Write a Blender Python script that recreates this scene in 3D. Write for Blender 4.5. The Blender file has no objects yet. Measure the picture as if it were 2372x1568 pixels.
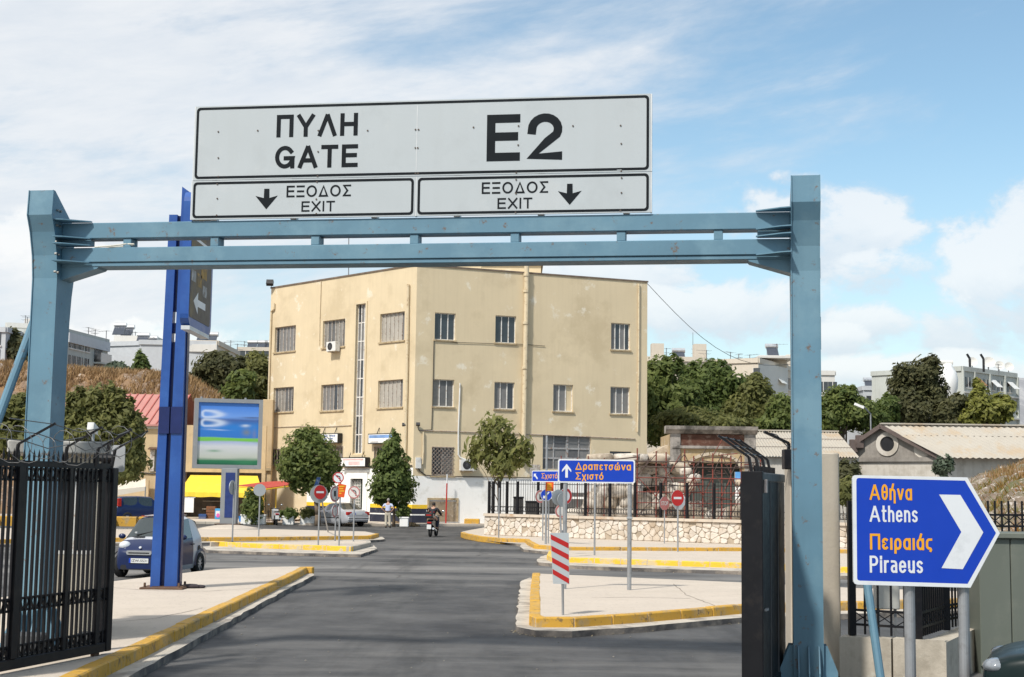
import bpy, math, random
import numpy as np
from mathutils import Vector, Matrix
R = math.radians
random.seed(7)
scn = bpy.context.scene
col = scn.collection

# ------------------------------------------------------------------ camera, sky, sun, exposure
F, CX, CY, CAMH, ROLL, TP = 3300., 1186., 784., 2.34, .0134, 351 / 3300.
_p = math.atan(TP)
_U = Vector((0, -math.sin(_p), math.cos(_p))); _FW = Vector((0, math.cos(_p), math.sin(_p)))
_XA = Vector((1, 0, 0)) * math.cos(ROLL) + _U * math.sin(ROLL)
_YA = _U * math.cos(ROLL) - Vector((1, 0, 0)) * math.sin(ROLL)
cam_d = bpy.data.cameras.new('camera'); cam = bpy.data.objects.new('camera', cam_d); col.objects.link(cam)
cam_d.sensor_width = 36; cam_d.lens = 36 * F / 2372; cam_d.clip_start = .1; cam_d.clip_end = 6000
m = Matrix((_XA, _YA, -_FW)).transposed().to_4x4(); m.translation = (0, 0, CAMH)
cam.matrix_world = m
scn.camera = cam

SUN_AZ, SUN_EL = R(36), R(49)          # behind the viewer, to the left
to_sun = Vector((-math.sin(SUN_AZ) * math.cos(SUN_EL), -math.cos(SUN_AZ) * math.cos(SUN_EL), math.sin(SUN_EL)))
sd = bpy.data.lights.new('sun', 'SUN'); sd.energy = 3.3; sd.angle = R(4.0); sd.color = (1, .955, .88)
so = bpy.data.objects.new('sun', sd); col.objects.link(so)
so.rotation_euler = to_sun.to_track_quat('Z', 'Y').to_euler()
scn.view_settings.view_transform = 'Standard'; scn.view_settings.look = 'None'
scn.view_settings.exposure = .35; scn.view_settings.gamma = 1; scn.view_settings.use_curve_mapping = False

def build_world():
    w = bpy.data.worlds.new('World'); scn.world = w; w.use_nodes = True
    nt = w.node_tree; N = nt.nodes; L = nt.links; N.clear()
    out = N.new('ShaderNodeOutputWorld'); bg = N.new('ShaderNodeBackground'); bg.inputs[1].default_value = .12
    L.new(bg.outputs[0], out.inputs[0])
    sky = N.new('ShaderNodeTexSky'); sky.sky_type = 'NISHITA'; sky.sun_disc = False
    sky.sun_elevation = SUN_EL; sky.sun_rotation = math.atan2(to_sun.x, to_sun.y)
    sky.altitude = 10; sky.air_density = 1.0; sky.dust_density = .7; sky.ozone_density = 1.6
    tc = N.new('ShaderNodeTexCoord'); D = tc.outputs['Generated']
    def val(op, a, b=None, c=None, clamp=False):
        n = N.new('ShaderNodeMath'); n.operation = op; n.use_clamp = clamp
        for i, s in enumerate((a, b, c)):
            if s is None: continue
            if isinstance(s, (int, float)): n.inputs[i].default_value = s
            else: L.new(s, n.inputs[i])
        return n.outputs[0]
    def vec(op, a, b):
        n = N.new('ShaderNodeVectorMath'); n.operation = op
        for i, s in enumerate((a, b)):
            if isinstance(s, (tuple, list)): n.inputs[i].default_value = s
            else: L.new(s, n.inputs[i])
        return n.outputs[0] if op != 'DOT_PRODUCT' else n.outputs['Value']
    def noise(v, scale, detail=6, rough=.55, dist=0):
        n = N.new('ShaderNodeTexNoise'); n.inputs['Scale'].default_value = scale
        n.inputs['Detail'].default_value = detail; n.inputs['Roughness'].default_value = rough
        n.inputs['Distortion'].default_value = dist; L.new(v, n.inputs['Vector']); return n.outputs['Fac']
    def smooth(x, a, b, lo=0., hi=1.):
        n = N.new('ShaderNodeMapRange'); n.interpolation_type = 'SMOOTHSTEP'
        n.inputs[1].default_value = a; n.inputs[2].default_value = b; n.inputs[3].default_value = lo; n.inputs[4].default_value = hi
        L.new(x, n.inputs[0]); return n.outputs[0]
    sep = N.new('ShaderNodeSeparateXYZ'); L.new(D, sep.inputs[0])
    X, Y, Z = sep.outputs
    # cirrus: stretched streaks, tilted a little, thicker to the left and overhead
    st = vec('MULTIPLY', vec('ADD', D, (3.1, .4, 1.7)), (2.2, 2.2, 9.0))
    sh = N.new('ShaderNodeCombineXYZ'); L.new(val('MULTIPLY', X, -1.6), sh.inputs[2])
    st = vec('ADD', st, sh.outputs[0])
    c1 = noise(st, 1.5, 9, .6, .35)
    c2 = noise(st, 4.2, 6, .65, .2)
    bias = val('ADD', val('MULTIPLY', X, -.62), val('MULTIPLY', Z, .55))
    c = val('ADD', val('ADD', c1, val('MULTIPLY', val('SUBTRACT', c2, .5), .22)), bias)
    cir = smooth(c, .48, .84, 0, .9)
    veil = smooth(X, .22, -.2, 0, .45)
    cir = val('MAXIMUM', cir, val('MULTIPLY', veil, smooth(c1, .2, .75)))
    # cumulus banks low over the horizon
    wv = vec('MULTIPLY', D, (1, 1, 1.5))
    wn = noise(wv, 11, 9, .62, .25); wn2 = noise(wv, 34, 6, .6, .2)
    wd = val('ADD', val('SUBTRACT', wn, .5), val('MULTIPLY', val('SUBTRACT', wn2, .5), .32))
    def puff(ax, el, rx, rz, flat=.6):          # one heap of cloud by its direction: x over y, and height
        dx = val('DIVIDE', val('SUBTRACT', val('DIVIDE', X, val('MAXIMUM', Y, .05)), ax), rx)
        dz0 = val('SUBTRACT', Z, el)
        dz = val('DIVIDE', dz0, rz)
        d = val('ADD', val('MULTIPLY', dx, dx), val('MULTIPLY', dz, dz))
        d = val('ADD', d, val('MULTIPLY', wd, 4.6))
        return smooth(d, 1.2, .35, 0, 1), val('SUBTRACT', dz, val('MULTIPLY', wd, 2.2))
    top = None; lit = None
    for a in ((.195, .183, .055, .032), (.238, .172, .05, .036), (.262, .15, .045, .02), (.255, .115, .045, .02), (.232, .105, .03, .016), (.285, .083, .10, .016),
              (.335, .135, .04, .05), (.37, .145, .05, .06), (.31, .115, .03, .03), (.165, .125, .09, .026), (.06, .150, .08, .022),
              (-.335, .155, .045, .03), (-.23, .09, .12, .02), (.13, .075, .06, .02), (.20, .215, .02, .008), (-.43, .16, .06, .05), (.46, .12, .08, .05)):
        mk, dz = puff(*a)
        lt = val('MULTIPLY', mk, smooth(dz, -.9, .55, .0, 1.))
        top = mk if top is None else val('MAXIMUM', top, mk)
        lit = lt if lit is None else val('MAXIMUM', lit, lt)
    gen = smooth(val('ADD', noise(vec('MULTIPLY', D, (1, 1, 2.6)), 3.0, 8, .6), smooth(Z, .02, .28, .10, -.35)), .52, .66, 0, .8)
    haze = smooth(Z, .26, -.01, .02, .56)
    mask = val('MAXIMUM', val('MAXIMUM', cir, gen), val('MULTIPLY', top, .76))
    mask = val('ADD', mask, val('MULTIPLY', val('SUBTRACT', 1., mask), haze), clamp=True)
    tone = N.new('ShaderNodeMix'); tone.data_type = 'RGBA'
    tone.inputs['A'].default_value = (4.5, 4.95, 5.5, 1); tone.inputs['B'].default_value = (6.6, 6.55, 6.5, 1)
    t = val('ADD', val('MULTIPLY', lit, .8), val('MULTIPLY', cir, smooth(c2, .3, .7, .35, .75)), clamp=True)
    L.new(t, tone.inputs['Factor'])
    tint = N.new('ShaderNodeMix'); tint.data_type = 'RGBA'; tint.blend_type = 'MULTIPLY'; tint.inputs['Factor'].default_value = 1
    tint.inputs['B'].default_value = (1.06, 1.16, 1.06, 1); L.new(sky.outputs[0], tint.inputs['A'])
    mx = N.new('ShaderNodeMix'); mx.data_type = 'RGBA'
    L.new(mask, mx.inputs['Factor']); L.new(tint.outputs['Result'], mx.inputs['A']); L.new(tone.outputs['Result'], mx.inputs['B'])
    L.new(mx.outputs['Result'], bg.inputs[0])
build_world()

# ------------------------------------------------------------------ survey: a bearing in the photograph to a point of the place
def ray(x, y):
    return _XA * ((x - CX) / F) + _YA * ((CY - y) / F) + _FW
def G(x, y, z=0.):                       # the point on the level plane z that lies on this bearing
    d = ray(x, y); t = (z - CAMH) / d.z; return Vector((d.x * t, d.y * t, z))
def P(x, y, Y):                          # the point at distance Y on this bearing
    d = ray(x, y); t = Y / d.y; return Vector((d.x * t, Y, CAMH + d.z * t))

# ------------------------------------------------------------------ materials
_mats = {}
def mat(name, c, rough=.75, metal=0., var=.12, scale=2.5, bump=0., bscale=None, stain=None, streak=None, coat=0., spec=.35, stain2=None, stretch=None):
    """stain = (colour, amount 0..1, scale); streak = (colour, amount) for vertical run-off marks"""
    if name in _mats: return _mats[name]
    m = bpy.data.materials.new(name); m.use_nodes = True; nt = m.node_tree; N = nt.nodes; L = nt.links
    b = N['Principled BSDF']; b.inputs['Roughness'].default_value = rough; b.inputs['Metallic'].default_value = metal
    b.inputs['Specular IOR Level'].default_value = spec; b.inputs['Coat Weight'].default_value = coat; b.inputs['Coat Roughness'].default_value = .08
    tc = N.new('ShaderNodeTexCoord'); mp = N.new('ShaderNodeMapping'); L.new(tc.outputs['Object'], mp.inputs[0])
    if stretch: mp.inputs['Scale'].default_value = stretch
    def noise(sc, det=5, rgh=.6, src=None):
        n = N.new('ShaderNodeTexNoise'); n.inputs['Scale'].default_value = sc; n.inputs['Detail'].default_value = det
        n.inputs['Roughness'].default_value = rgh; L.new(src or mp.outputs[0], n.inputs['Vector']); return n.outputs['Fac']
    def ramp(x, a, b2, lo, hi):
        n = N.new('ShaderNodeMapRange'); n.inputs[1].default_value = a; n.inputs[2].default_value = b2
        n.inputs[3].default_value = lo; n.inputs[4].default_value = hi; L.new(x, n.inputs[0]); return n.outputs[0]
    def mix(a, b2, f, mode='MIX'):
        n = N.new('ShaderNodeMix'); n.data_type = 'RGBA'; n.blend_type = mode
        for s, v in (('A', a), ('B', b2)):
            if isinstance(v, tuple): n.inputs[s].default_value = (*v, 1)
            else: L.new(v, n.inputs[s])
        if isinstance(f, float): n.inputs['Factor'].default_value = f
        else: L.new(f, n.inputs['Factor'])
        return n.outputs['Result']
    out = mix(tuple(x * (1 - var) for x in c), tuple(min(1, x * (1 + var)) for x in c), ramp(noise(scale), .3, .7, 0, 1))
    if stain: out = mix(out, stain[0], ramp(noise(stain[2], 6, .65), .62 - stain[1] * .3, .72 - stain[1] * .2, 0, .85))
    if stain2: out = mix(out, stain2[0], ramp(noise(stain2[2], 8, .7), .62 - stain2[1] * .3, .68 - stain2[1] * .2, 0, .9))
    if streak:
        m2 = N.new('ShaderNodeMapping'); m2.inputs['Scale'].default_value = (3.2, 3.2, .16); L.new(tc.outputs['Object'], m2.inputs[0])
        out = mix(out, streak[0], ramp(noise(1.6, 6, .6, m2.outputs[0]), .48, .75, 0, streak[1]))
    L.new(out, b.inputs['Base Color'])
    if rough > .3: L.new(ramp(noise(scale * 2.3), .3, .7, max(.05, rough - .08), min(1, rough + .08)), b.inputs['Roughness'])
    if bump:
        bp = N.new('ShaderNodeBump'); bp.inputs['Strength'].default_value = min(1, bump); bp.inputs['Distance'].default_value = .02
        L.new(noise(bscale or scale * 8, 8, .65), bp.inputs['Height']); L.new(bp.outputs[0], b.inputs['Normal'])
    _mats[name] = m; return m

def glass(name, c=(.03, .04, .05), rough=.06):
    return mat(name, c, rough, 0, .2, 1.2, spec=.7)

def leafmat(name, c, c2, trans=.35):
    if name in _mats: return _mats[name]
    m = bpy.data.materials.new(name); m.use_nodes = True; nt = m.node_tree; N = nt.nodes; L = nt.links
    b = N['Principled BSDF']; b.inputs['Roughness'].default_value = .55; b.inputs['Specular IOR Level'].default_value = .25
    g = N.new('ShaderNodeNewGeometry'); tc = N.new('ShaderNodeTexCoord')
    n = N.new('ShaderNodeTexNoise'); n.inputs['Scale'].default_value = .8; n.inputs['Detail'].default_value = 3; L.new(tc.outputs['Object'], n.inputs['Vector'])
    a = N.new('ShaderNodeMath'); a.operation = 'MULTIPLY_ADD'; L.new(g.outputs['Random Per Island'], a.inputs[0]); a.inputs[1].default_value = .65
    L.new(n.outputs['Fac'], a.inputs[2])
    r = N.new('ShaderNodeMapRange'); r.inputs[1].default_value = .35; r.inputs[2].default_value = 1.15; L.new(a.outputs[0], r.inputs[0])
    mx = N.new('ShaderNodeMix'); mx.data_type = 'RGBA'; mx.inputs['A'].default_value = (*c, 1); mx.inputs['B'].default_value = (*c2, 1)
    L.new(r.outputs[0], mx.inputs['Factor']); L.new(mx.outputs['Result'], b.inputs['Base Color'])
    t = N.new('ShaderNodeBsdfTranslucent'); L.new(mx.outputs['Result'], t.inputs[0])
    s = N.new('ShaderNodeMixShader'); s.inputs[0].default_value = trans
    L.new(b.outputs[0], s.inputs[1]); L.new(t.outputs[0], s.inputs[2]); L.new(s.outputs[0], N['Material Output'].inputs[0])
    _mats[name] = m; return m

# ------------------------------------------------------------------ mesh building
class MB:
    def __init__(s): s.v = []; s.f = []; s.mi = []; s.cur = 0
    def face(s, idx): s.f.append(tuple(idx)); s.mi.append(s.cur)
    def add(s, vs, fs):
        o = len(s.v); s.v.extend(tuple(x) for x in vs)
        for f in fs: s.face([i + o for i in f])
        return s
    def box(s, x0, x1, y0, y1, z0, z1):
        return s.add([(x0, y0, z0), (x1, y0, z0), (x1, y1, z0), (x0, y1, z0), (x0, y0, z1), (x1, y0, z1), (x1, y1, z1), (x0, y1, z1)],
                     [(0, 3, 2, 1), (4, 5, 6, 7), (0, 1, 5, 4), (1, 2, 6, 5), (2, 3, 7, 6), (3, 0, 4, 7)])
    def cbox(s, x0, x1, y0, y1, z0, z1, c=.02):      # box with chamfered edges
        X = (x0, x1); Y = (y0, y1); Z = (z0, z1); vs = []; key = {}
        for i in (0, 1):
            for j in (0, 1):
                for k in (0, 1):
                    sx, sy, sz = (1, -1)[i], (1, -1)[j], (1, -1)[k]
                    for a in range(3):
                        key[i, j, k, a] = len(vs)
                        vs.append((X[i] + sx * c * (a != 0), Y[j] + sy * c * (a != 1), Z[k] + sz * c * (a != 2)))
        fs = []
        for i in (0, 1):
            q = [key[i, 0, 0, 0], key[i, 1, 0, 0], key[i, 1, 1, 0], key[i, 0, 1, 0]]; fs.append(q if i else q[::-1])
            q = [key[0, i, 0, 1], key[0, i, 1, 1], key[1, i, 1, 1], key[1, i, 0, 1]]; fs.append(q if i else q[::-1])
            q = [key[0, 0, i, 2], key[1, 0, i, 2], key[1, 1, i, 2], key[0, 1, i, 2]]; fs.append(q if i else q[::-1])
        for i in (0, 1):
            for j in (0, 1):
                e = [key[i, j, 0, 0], key[i, j, 1, 0], key[i, j, 1, 1], key[i, j, 0, 1]]; fs.append(e if (i + j) % 2 else e[::-1])
                e = [key[i, 0, j, 0], key[i, 0, j, 2], key[i, 1, j, 2], key[i, 1, j, 0]]; fs.append(e if (i + j) % 2 else e[::-1])
                e = [key[0, i, j, 1], key[1, i, j, 1], key[1, i, j, 2], key[0, i, j, 2]]; fs.append(e if (i + j) % 2 else e[::-1])
                for k in (0, 1):
                    t = [key[i, j, k, 0], key[i, j, k, 1], key[i, j, k, 2]]; fs.append(t if (i + j + k) % 2 else t[::-1])
        return s.add(vs, fs)
    def obox(s, c, ax, ay, az):                       # centre and three half-axis vectors
        c, ax, ay, az = (Vector(q) for q in (c, ax, ay, az)); vs = []
        for k in (-1, 1):
            for (i, j) in ((-1, -1), (1, -1), (1, 1), (-1, 1)): vs.append(c + ax * i + ay * j + az * k)
        return s.add(vs, [(0, 3, 2, 1), (4, 5, 6, 7), (0, 1, 5, 4), (1, 2, 6, 5), (2, 3, 7, 6), (3, 0, 4, 7)])
    def bar(s, p, q, w, h=None, up=(0, 0, 1)):        # square bar from p to q
        p, q = Vector(p), Vector(q); d = (q - p).normalized(); h = h or w
        u = Vector(up)
        if abs(d.dot(u)) > .95: u = Vector((0, 1, 0))
        a = d.cross(u).normalized(); b = a.cross(d)
        return s.obox((p + q) / 2, (q - p) / 2, a * w / 2, b * h / 2)
    def tube(s, p, q, r, n=8, r2=None, caps=True):
        p, q = Vector(p), Vector(q); d = (q - p).normalized(); r2 = r if r2 is None else r2
        u = Vector((0, 0, 1)) if abs(d.z) < .9 else Vector((1, 0, 0))
        a = d.cross(u).normalized(); b = d.cross(a); vs = []
        for c, rr in ((p, r), (q, r2)):
            for i in range(n):
                t = 2 * math.pi * i / n; vs.append(c + (a * math.cos(t) + b * math.sin(t)) * rr)
        fs = [(i, (i + 1) % n, n + (i + 1) % n, n + i) for i in range(n)]
        if caps: fs += [tuple(range(n))[::-1], tuple(range(n, 2 * n))]
        return s.add(vs, fs)
    def path(s, pts, r, n=6):
        for a, b in zip(pts[:-1], pts[1:]): s.tube(a, b, r, n)
        return s
    def prism(s, poly, o, ax, ay, az):                # 2-D outline in the plane (ax, ay) at o, pushed along az
        o, ax, ay, az = (Vector(q) for q in (o, ax, ay, az)); n = len(poly)
        vs = [o + ax * a + ay * b for a, b in poly] + [o + ax * a + ay * b + az for a, b in poly]
        fs = [tuple(range(n))[::-1], tuple(range(n, 2 * n))] + [(i, (i + 1) % n, n + (i + 1) % n, n + i) for i in range(n)]
        return s.add(vs, fs)
    def slab(s, pts, z0, z1):                         # level outline, walls down
        n = len(pts); vs = [(p[0], p[1], z0) for p in pts] + [(p[0], p[1], z1) for p in pts]
        return s.add(vs, [tuple(range(n))[::-1], tuple(range(n, 2 * n))] + [(i, (i + 1) % n, n + (i + 1) % n, n + i) for i in range(n)])
    def disc(s, c, nrm, r, th, n=24, sx=1.):
        nrm = Vector(nrm).normalized(); a = nrm.cross(Vector((0, 0, 1))).normalized(); b = nrm.cross(a)
        return s.prism([(r * sx * math.cos(2 * math.pi * i / n), r * math.sin(2 * math.pi * i / n)) for i in range(n)], c, a, -b, nrm * th)
    def ball(s, c, rx, ry=None, rz=None, nu=10, nv=7):
        ry = ry or rx; rz = rz or rx; c = Vector(c); vs = [c + Vector((0, 0, -rz))]
        for j in range(1, nv):
            t = -math.pi / 2 + math.pi * j / nv
            for i in range(nu):
                a = 2 * math.pi * i / nu; vs.append(c + Vector((rx * math.cos(t) * math.cos(a), ry * math.cos(t) * math.sin(a), rz * math.sin(t))))
        vs.append(c + Vector((0, 0, rz))); fs = [(0, 1 + (i + 1) % nu, 1 + i) for i in range(nu)]
        for j in range(nv - 2):
            for i in range(nu):
                a = 1 + j * nu; fs.append((a + i, a + (i + 1) % nu, a + nu + (i + 1) % nu, a + nu + i))
        l = len(vs) - 1; a = 1 + (nv - 2) * nu
        return s.add(vs, fs + [(a + i, a + (i + 1) % nu, l) for i in range(nu)])
    def lathe(s, prof, c=(0, 0, 0), n=16):
        c = Vector(c); vs = []
        for r, z in prof:
            for i in range(n): vs.append(c + Vector((r * math.cos(2 * math.pi * i / n), r * math.sin(2 * math.pi * i / n), z)))
        fs = []
        for j in range(len(prof) - 1):
            for i in range(n): fs.append((j * n + i, j * n + (i + 1) % n, (j + 1) * n + (i + 1) % n, (j + 1) * n + i))
        fs += [tuple(range(n))[::-1], tuple(range((len(prof) - 1) * n, len(prof) * n))]
        return s.add(vs, fs)
    def mesh(s, name, mats, off=(0, 0, 0), smooth=False):
        me = bpy.data.meshes.new(name); o = Vector(off)
        me.from_pydata([(v[0] - o.x, v[1] - o.y, v[2] - o.z) for v in s.v], [], s.f)
        for q in (mats if isinstance(mats, (list, tuple)) else [mats]): me.materials.append(q)
        if max(s.mi, default=0) > 0: me.polygons.foreach_set('material_index', s.mi)
        if smooth: me.polygons.foreach_set('use_smooth', [True] * len(me.polygons))
        me.update(); return me

def thing(name, label, cat, loc=(0, 0, 0), rotz=0., group=None):
    o = bpy.data.objects.new(name, None); col.objects.link(o); o.empty_display_size = .3
    o.location = loc; o.rotation_euler = (0, 0, rotz); o['label'] = label; o['category'] = cat
    if group: o['group'] = group
    return o
def tag(o, label, cat, group=None):
    o['label'] = label; o['category'] = cat
    if group: o['group'] = group
    return o
def part(root, name, mb, mats=None, world=True, smooth=False, label=None, kind=None):
    """mb in world metres when world is True (the root is then not turned), else in the root's own frame"""
    off = (0, 0, 0)
    if world:
        p = root; off = Vector((0, 0, 0))
        while p is not None: off = off + Vector(p.location); p = p.parent
    me = mb.mesh(name, mats, off, smooth) if isinstance(mb, MB) else mb
    o = bpy.data.objects.new(name, me); col.objects.link(o); o.parent = root
    if label: o['label'] = label
    if kind: o['kind'] = kind
    return o
def single(name, mb, mats, label, cat, loc=(0, 0, 0), group=None, smooth=False):
    o = bpy.data.objects.new(name, mb.mesh(name, mats, loc, smooth)); col.objects.link(o); o.location = loc
    return tag(o, label, cat, group)
def struct(name, mb, mats, smooth=False, parent=None):
    me = mb.mesh(name, mats, (0, 0, 0), smooth) if isinstance(mb, MB) else mb
    o = bpy.data.objects.new(name, me); col.objects.link(o)
    o['kind'] = 'structure'
    return o
def dup(root, loc, rotz=0., label=None, scale=None):
    r = root.copy(); col.objects.link(r); r.location = loc; r.rotation_euler = (0, 0, rotz)
    if label: r['label'] = label
    if scale: r.scale = scale
    for ch in root.children:
        c = ch.copy(); col.objects.link(c); c.parent = r
        for g in ch.children:
            d = g.copy(); col.objects.link(d); d.parent = c
    return r

_tc = {}
def text_geo(s, bold=.0):
    """outline of a line of lettering from the built-in typeface: vertices (x, y) and faces, fitted to 0..1 both ways"""
    k = (s, bold)
    if k in _tc: return _tc[k]
    cu = bpy.data.curves.new('t', 'FONT'); cu.body = s; cu.offset = bold; cu.fill_mode = 'FRONT'; cu.resolution_u = 3
    ob = bpy.data.objects.new('t', cu); col.objects.link(ob)
    dg = bpy.context.evaluated_depsgraph_get(); me = bpy.data.meshes.new_from_object(ob.evaluated_get(dg))
    vs = [(v.co.x, v.co.y) for v in me.vertices]; fs = [tuple(p.vertices) for p in me.polygons]
    bpy.data.objects.remove(ob); bpy.data.curves.remove(cu); bpy.data.meshes.remove(me)
    x0 = min(v[0] for v in vs); x1 = max(v[0] for v in vs); y0 = min(v[1] for v in vs); y1 = max(v[1] for v in vs)
    _tc[k] = ([((x - x0) / (x1 - x0), (y - y0) / (y1 - y0)) for x, y in vs], fs); return _tc[k]
def write(mb, s, a0, a1, b0, b1, o, ax, ay, n, bold=.0, lift=.004):
    """lettering s filling a0..a1 by b0..b1 in the plane (ax, ay) through o, lifted along the normal n"""
    vs, fs = text_geo(s, bold); o, ax, ay, n = (Vector(q) for q in (o, ax, ay, n))
    return mb.add([o + ax * (a0 + (a1 - a0) * x) + ay * (b0 + (b1 - b0) * y) + n * lift for x, y in vs], fs)
def rrect(a0, a1, b0, b1, r, n=5):
    pts = []
    for cx, cy, t0 in ((a1 - r, b1 - r, 0), (a0 + r, b1 - r, 90), (a0 + r, b0 + r, 180), (a1 - r, b0 + r, 270)):
        for i in range(n): t = R(t0 + 90 * i / (n - 1)); pts.append((cx + r * math.cos(t), cy + r * math.sin(t)))
    return pts
def ring(mb, outer, inner, o, ax, ay, n, lift):
    o, ax, ay, n = (Vector(q) for q in (o, ax, ay, n)); k = len(outer)
    vs = [o + ax * a + ay * b + n * lift for a, b in outer] + [o + ax * a + ay * b + n * lift for a, b in inner]
    return mb.add(vs, [(i, (i + 1) % k, k + (i + 1) % k, k + i) for i in range(k)])
def flat(mb, poly, o, ax, ay, n, lift):
    o, ax, ay, n = (Vector(q) for q in (o, ax, ay, n))
    return mb.add([o + ax * a + ay * b + n * lift for a, b in poly], [tuple(range(len(poly)))])
# ------------------------------------------------------------------ sign lettering drawn with strokes (grotesque capitals and lower case)
def _arc(cx, cy, rx, ry, a0, a1, n=9): return [(cx + rx * math.cos(R(a0 + (a1 - a0) * i / (n - 1))), cy + ry * math.sin(R(a0 + (a1 - a0) * i / (n - 1)))) for i in range(n)]
def _oval(x0, x1, y0, y1, k=.34):          # squarish oval, closed
    w, h = x1 - x0, y1 - y0; rx = w * .5; ry = min(h * .5, h * k + .04)
    return _arc(x1 - rx, y1 - ry, rx, ry, 0, 90, 6) + _arc(x0 + rx, y1 - ry, rx, ry, 90, 180, 6) + _arc(x0 + rx, y0 + ry, rx, ry, 180, 270, 6) + _arc(x1 - rx, y0 + ry, rx, ry, 270, 360, 6) + [(x1, y1 - ry)]
_x = .70
_acc = [(.5, .84), (.66, 1.06)]
_arch = [(0, .42)] + _arc(.5, _x - .24, .5, .24, 180, 0, 9)
GL_ = {
 'Π': (.74, [[(0, 0), (0, 1), (1, 1), (1, 0)]]), 'Υ': (.76, [[(0, 1), (.5, .42), (1, 1)], [(.5, .45), (.5, 0)]]), 'Y': None, 'Λ': (.80, [[(0, 0), (.46, .97)], [(.54, .97), (1, 0)]]),
 'Η': (.76, [[(0, 0), (0, 1)], [(1, 0), (1, 1)], [(0, .52), (1, .52)]]), 'A': (.84, [[(0, 0), (.46, .97)], [(.54, .97), (1, 0)], [(.2, .3), (.8, .3)]]), 'T': (.74, [[(0, 1), (1, 1)], [(.5, 1), (.5, 0)]]),
 'E': (.70, [[(1, 1), (0, 1), (0, 0), (1, 0)], [(0, .53), (.92, .53)]]), 'X': (.78, [[(0, 1), (1, 0)], [(0, 0), (1, 1)]]), 'I': (.16, [[(.5, 0), (.5, 1)]]),
 'G': (.86, [_arc(.5, .5, .5, .5, 38, 335, 22) + [(1, .44), (.56, .44)], [(1, .40), (1, 0)]]),
 'Ξ': (.70, [[(0, 1), (1, 1)], [(.08, .5), (.92, .5)], [(0, 0), (1, 0)]]), 'Ο': (.90, [_arc(.5, .5, .5, .5, 0, 360, 26)]), 'Δ': (.82, [[(.5, .98), (.02, 0), (.98, 0), (.5, .98)]]),
 'Σ': (.72, [[(1, 1), (.06, 1), (.60, .5), (.06, 0), (1, 0)]]), '2': (.72, [[(0, .68)] + _arc(.5, .70, .5, .30, 165, -28, 12) + [(.60, .38), (.03, 0), (1, 0)]]),
 'θ': (.52, [_oval(0, 1, 0, 1), [(0, .5), (1, .5)]]), 'ή': (.50, [[(0, 0), (0, _x)], _arch + [(1, -.24)], _acc]), 'ν': (.54, [[(0, _x), (.46, .03)], [(.54, .03), (1, _x)]]),
 'α': (.54, [_oval(0, 1, 0, _x), [(1, _x), (1, 0)]]), 'ά': (.54, [_oval(0, 1, 0, _x), [(1, _x), (1, 0)], _acc]), 't': (.38, [[(.35, 1), (.35, .18)] + _arc(.65, .18, .3, .18, 180, 270, 5) + [(1, 0)], [(0, _x), (1, _x)]]),
 'h': (.50, [[(0, 0), (0, 1)], _arch + [(1, 0)]]), 'n': (.50, [[(0, 0), (0, _x)], _arch + [(1, 0)]]), 'e': (.52, [[(1, .36)] + _arc(.5, _x - .25, .5, .25, 0, 180, 9) + _arc(.5, .22, .5, .22, 180, 330, 9), [(.1, .36), (.9, .36)]]),
 's': (.46, [_arc(.5, _x - .17, .5, .17, 30, 180, 8) + [(.1, .42), (.9, .28)] + _arc(.5, .16, .5, .16, 0, -150, 8)]), 'ε': (.46, [_arc(.5, _x - .17, .5, .17, 40, 270, 9) + _arc(.5, .18, .5, .18, 90, 320, 9)]),
 'ι': (.16, [[(.5, _x), (.5, 0)]]), 'ρ': (.52, [[(0, -.28), (0, .36)], _oval(0, 1, 0, _x)]), 'ς': (.46, [[(1, _x)] + _arc(.5, _x - .25, .5, .25, 90, 180, 6) + _arc(.5, .25, .5, .2, 180, 265, 6) + _arc(.55, -.05, .4, .11, 90, -40, 6)]),
 'P': (.62, [[(0, 0), (0, 1)], [(.1, 1), (.55, 1)] + _arc(.55, .73, .45, .27, 90, -90, 9) + [(.1, .46)]]), 'i': (.16, [[(.5, 0), (.5, _x)], [(.5, .9), (.5, 1)]]), 'r': (.36, [[(0, 0), (0, _x)], [(0, .42)] + _arc(.75, _x - .26, .75, .26, 180, 90, 6) + [(1, _x)]]),
 'a': (.48, [[(.05, _x)] + _arc(.55, _x - .2, .45, .2, 90, 0, 6) + [(1, 0)], [(1, .40), (.4, .40)] + _arc(.4, .2, .4, .2, 90, 270, 8) + [(1, .05)]]), 'u': (.50, [[(0, _x), (0, .22)] + _arc(.5, .24, .5, .24, 180, 360, 9), [(1, _x), (1, 0)]]),
 'π': (.60, [[(0, _x), (1, _x)], [(.18, _x), (.18, 0)], [(.82, _x), (.82, 0)]]), 'τ': (.44, [[(0, _x), (1, _x)], [(.5, _x), (.5, 0)]]), 'σ': (.56, [_oval(0, .84, 0, _x), [(.42, _x), (1, _x)]]),
 'ώ': (.72, [[(.15, _x)] + _arc(.28, .26, .28, .26, 150, 360, 9) + [(.5, .5)], [(.5, .26)] + _arc(.72, .26, .28, .26, 180, 390, 9)[1:] + [(.85, _x)], _acc]), 'χ': (.54, [[(0, _x), (1, -.26)], [(0, -.26), (1, _x)]]), 'ό': (.54, [_oval(0, 1, 0, _x), _acc])}
GL_['Α'] = GL_['A']; GL_['Ε'] = GL_['E']; GL_['Η'] = GL_['Η']; GL_['ο'] = (.54, [_oval(0, 1, 0, _x)])
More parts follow.
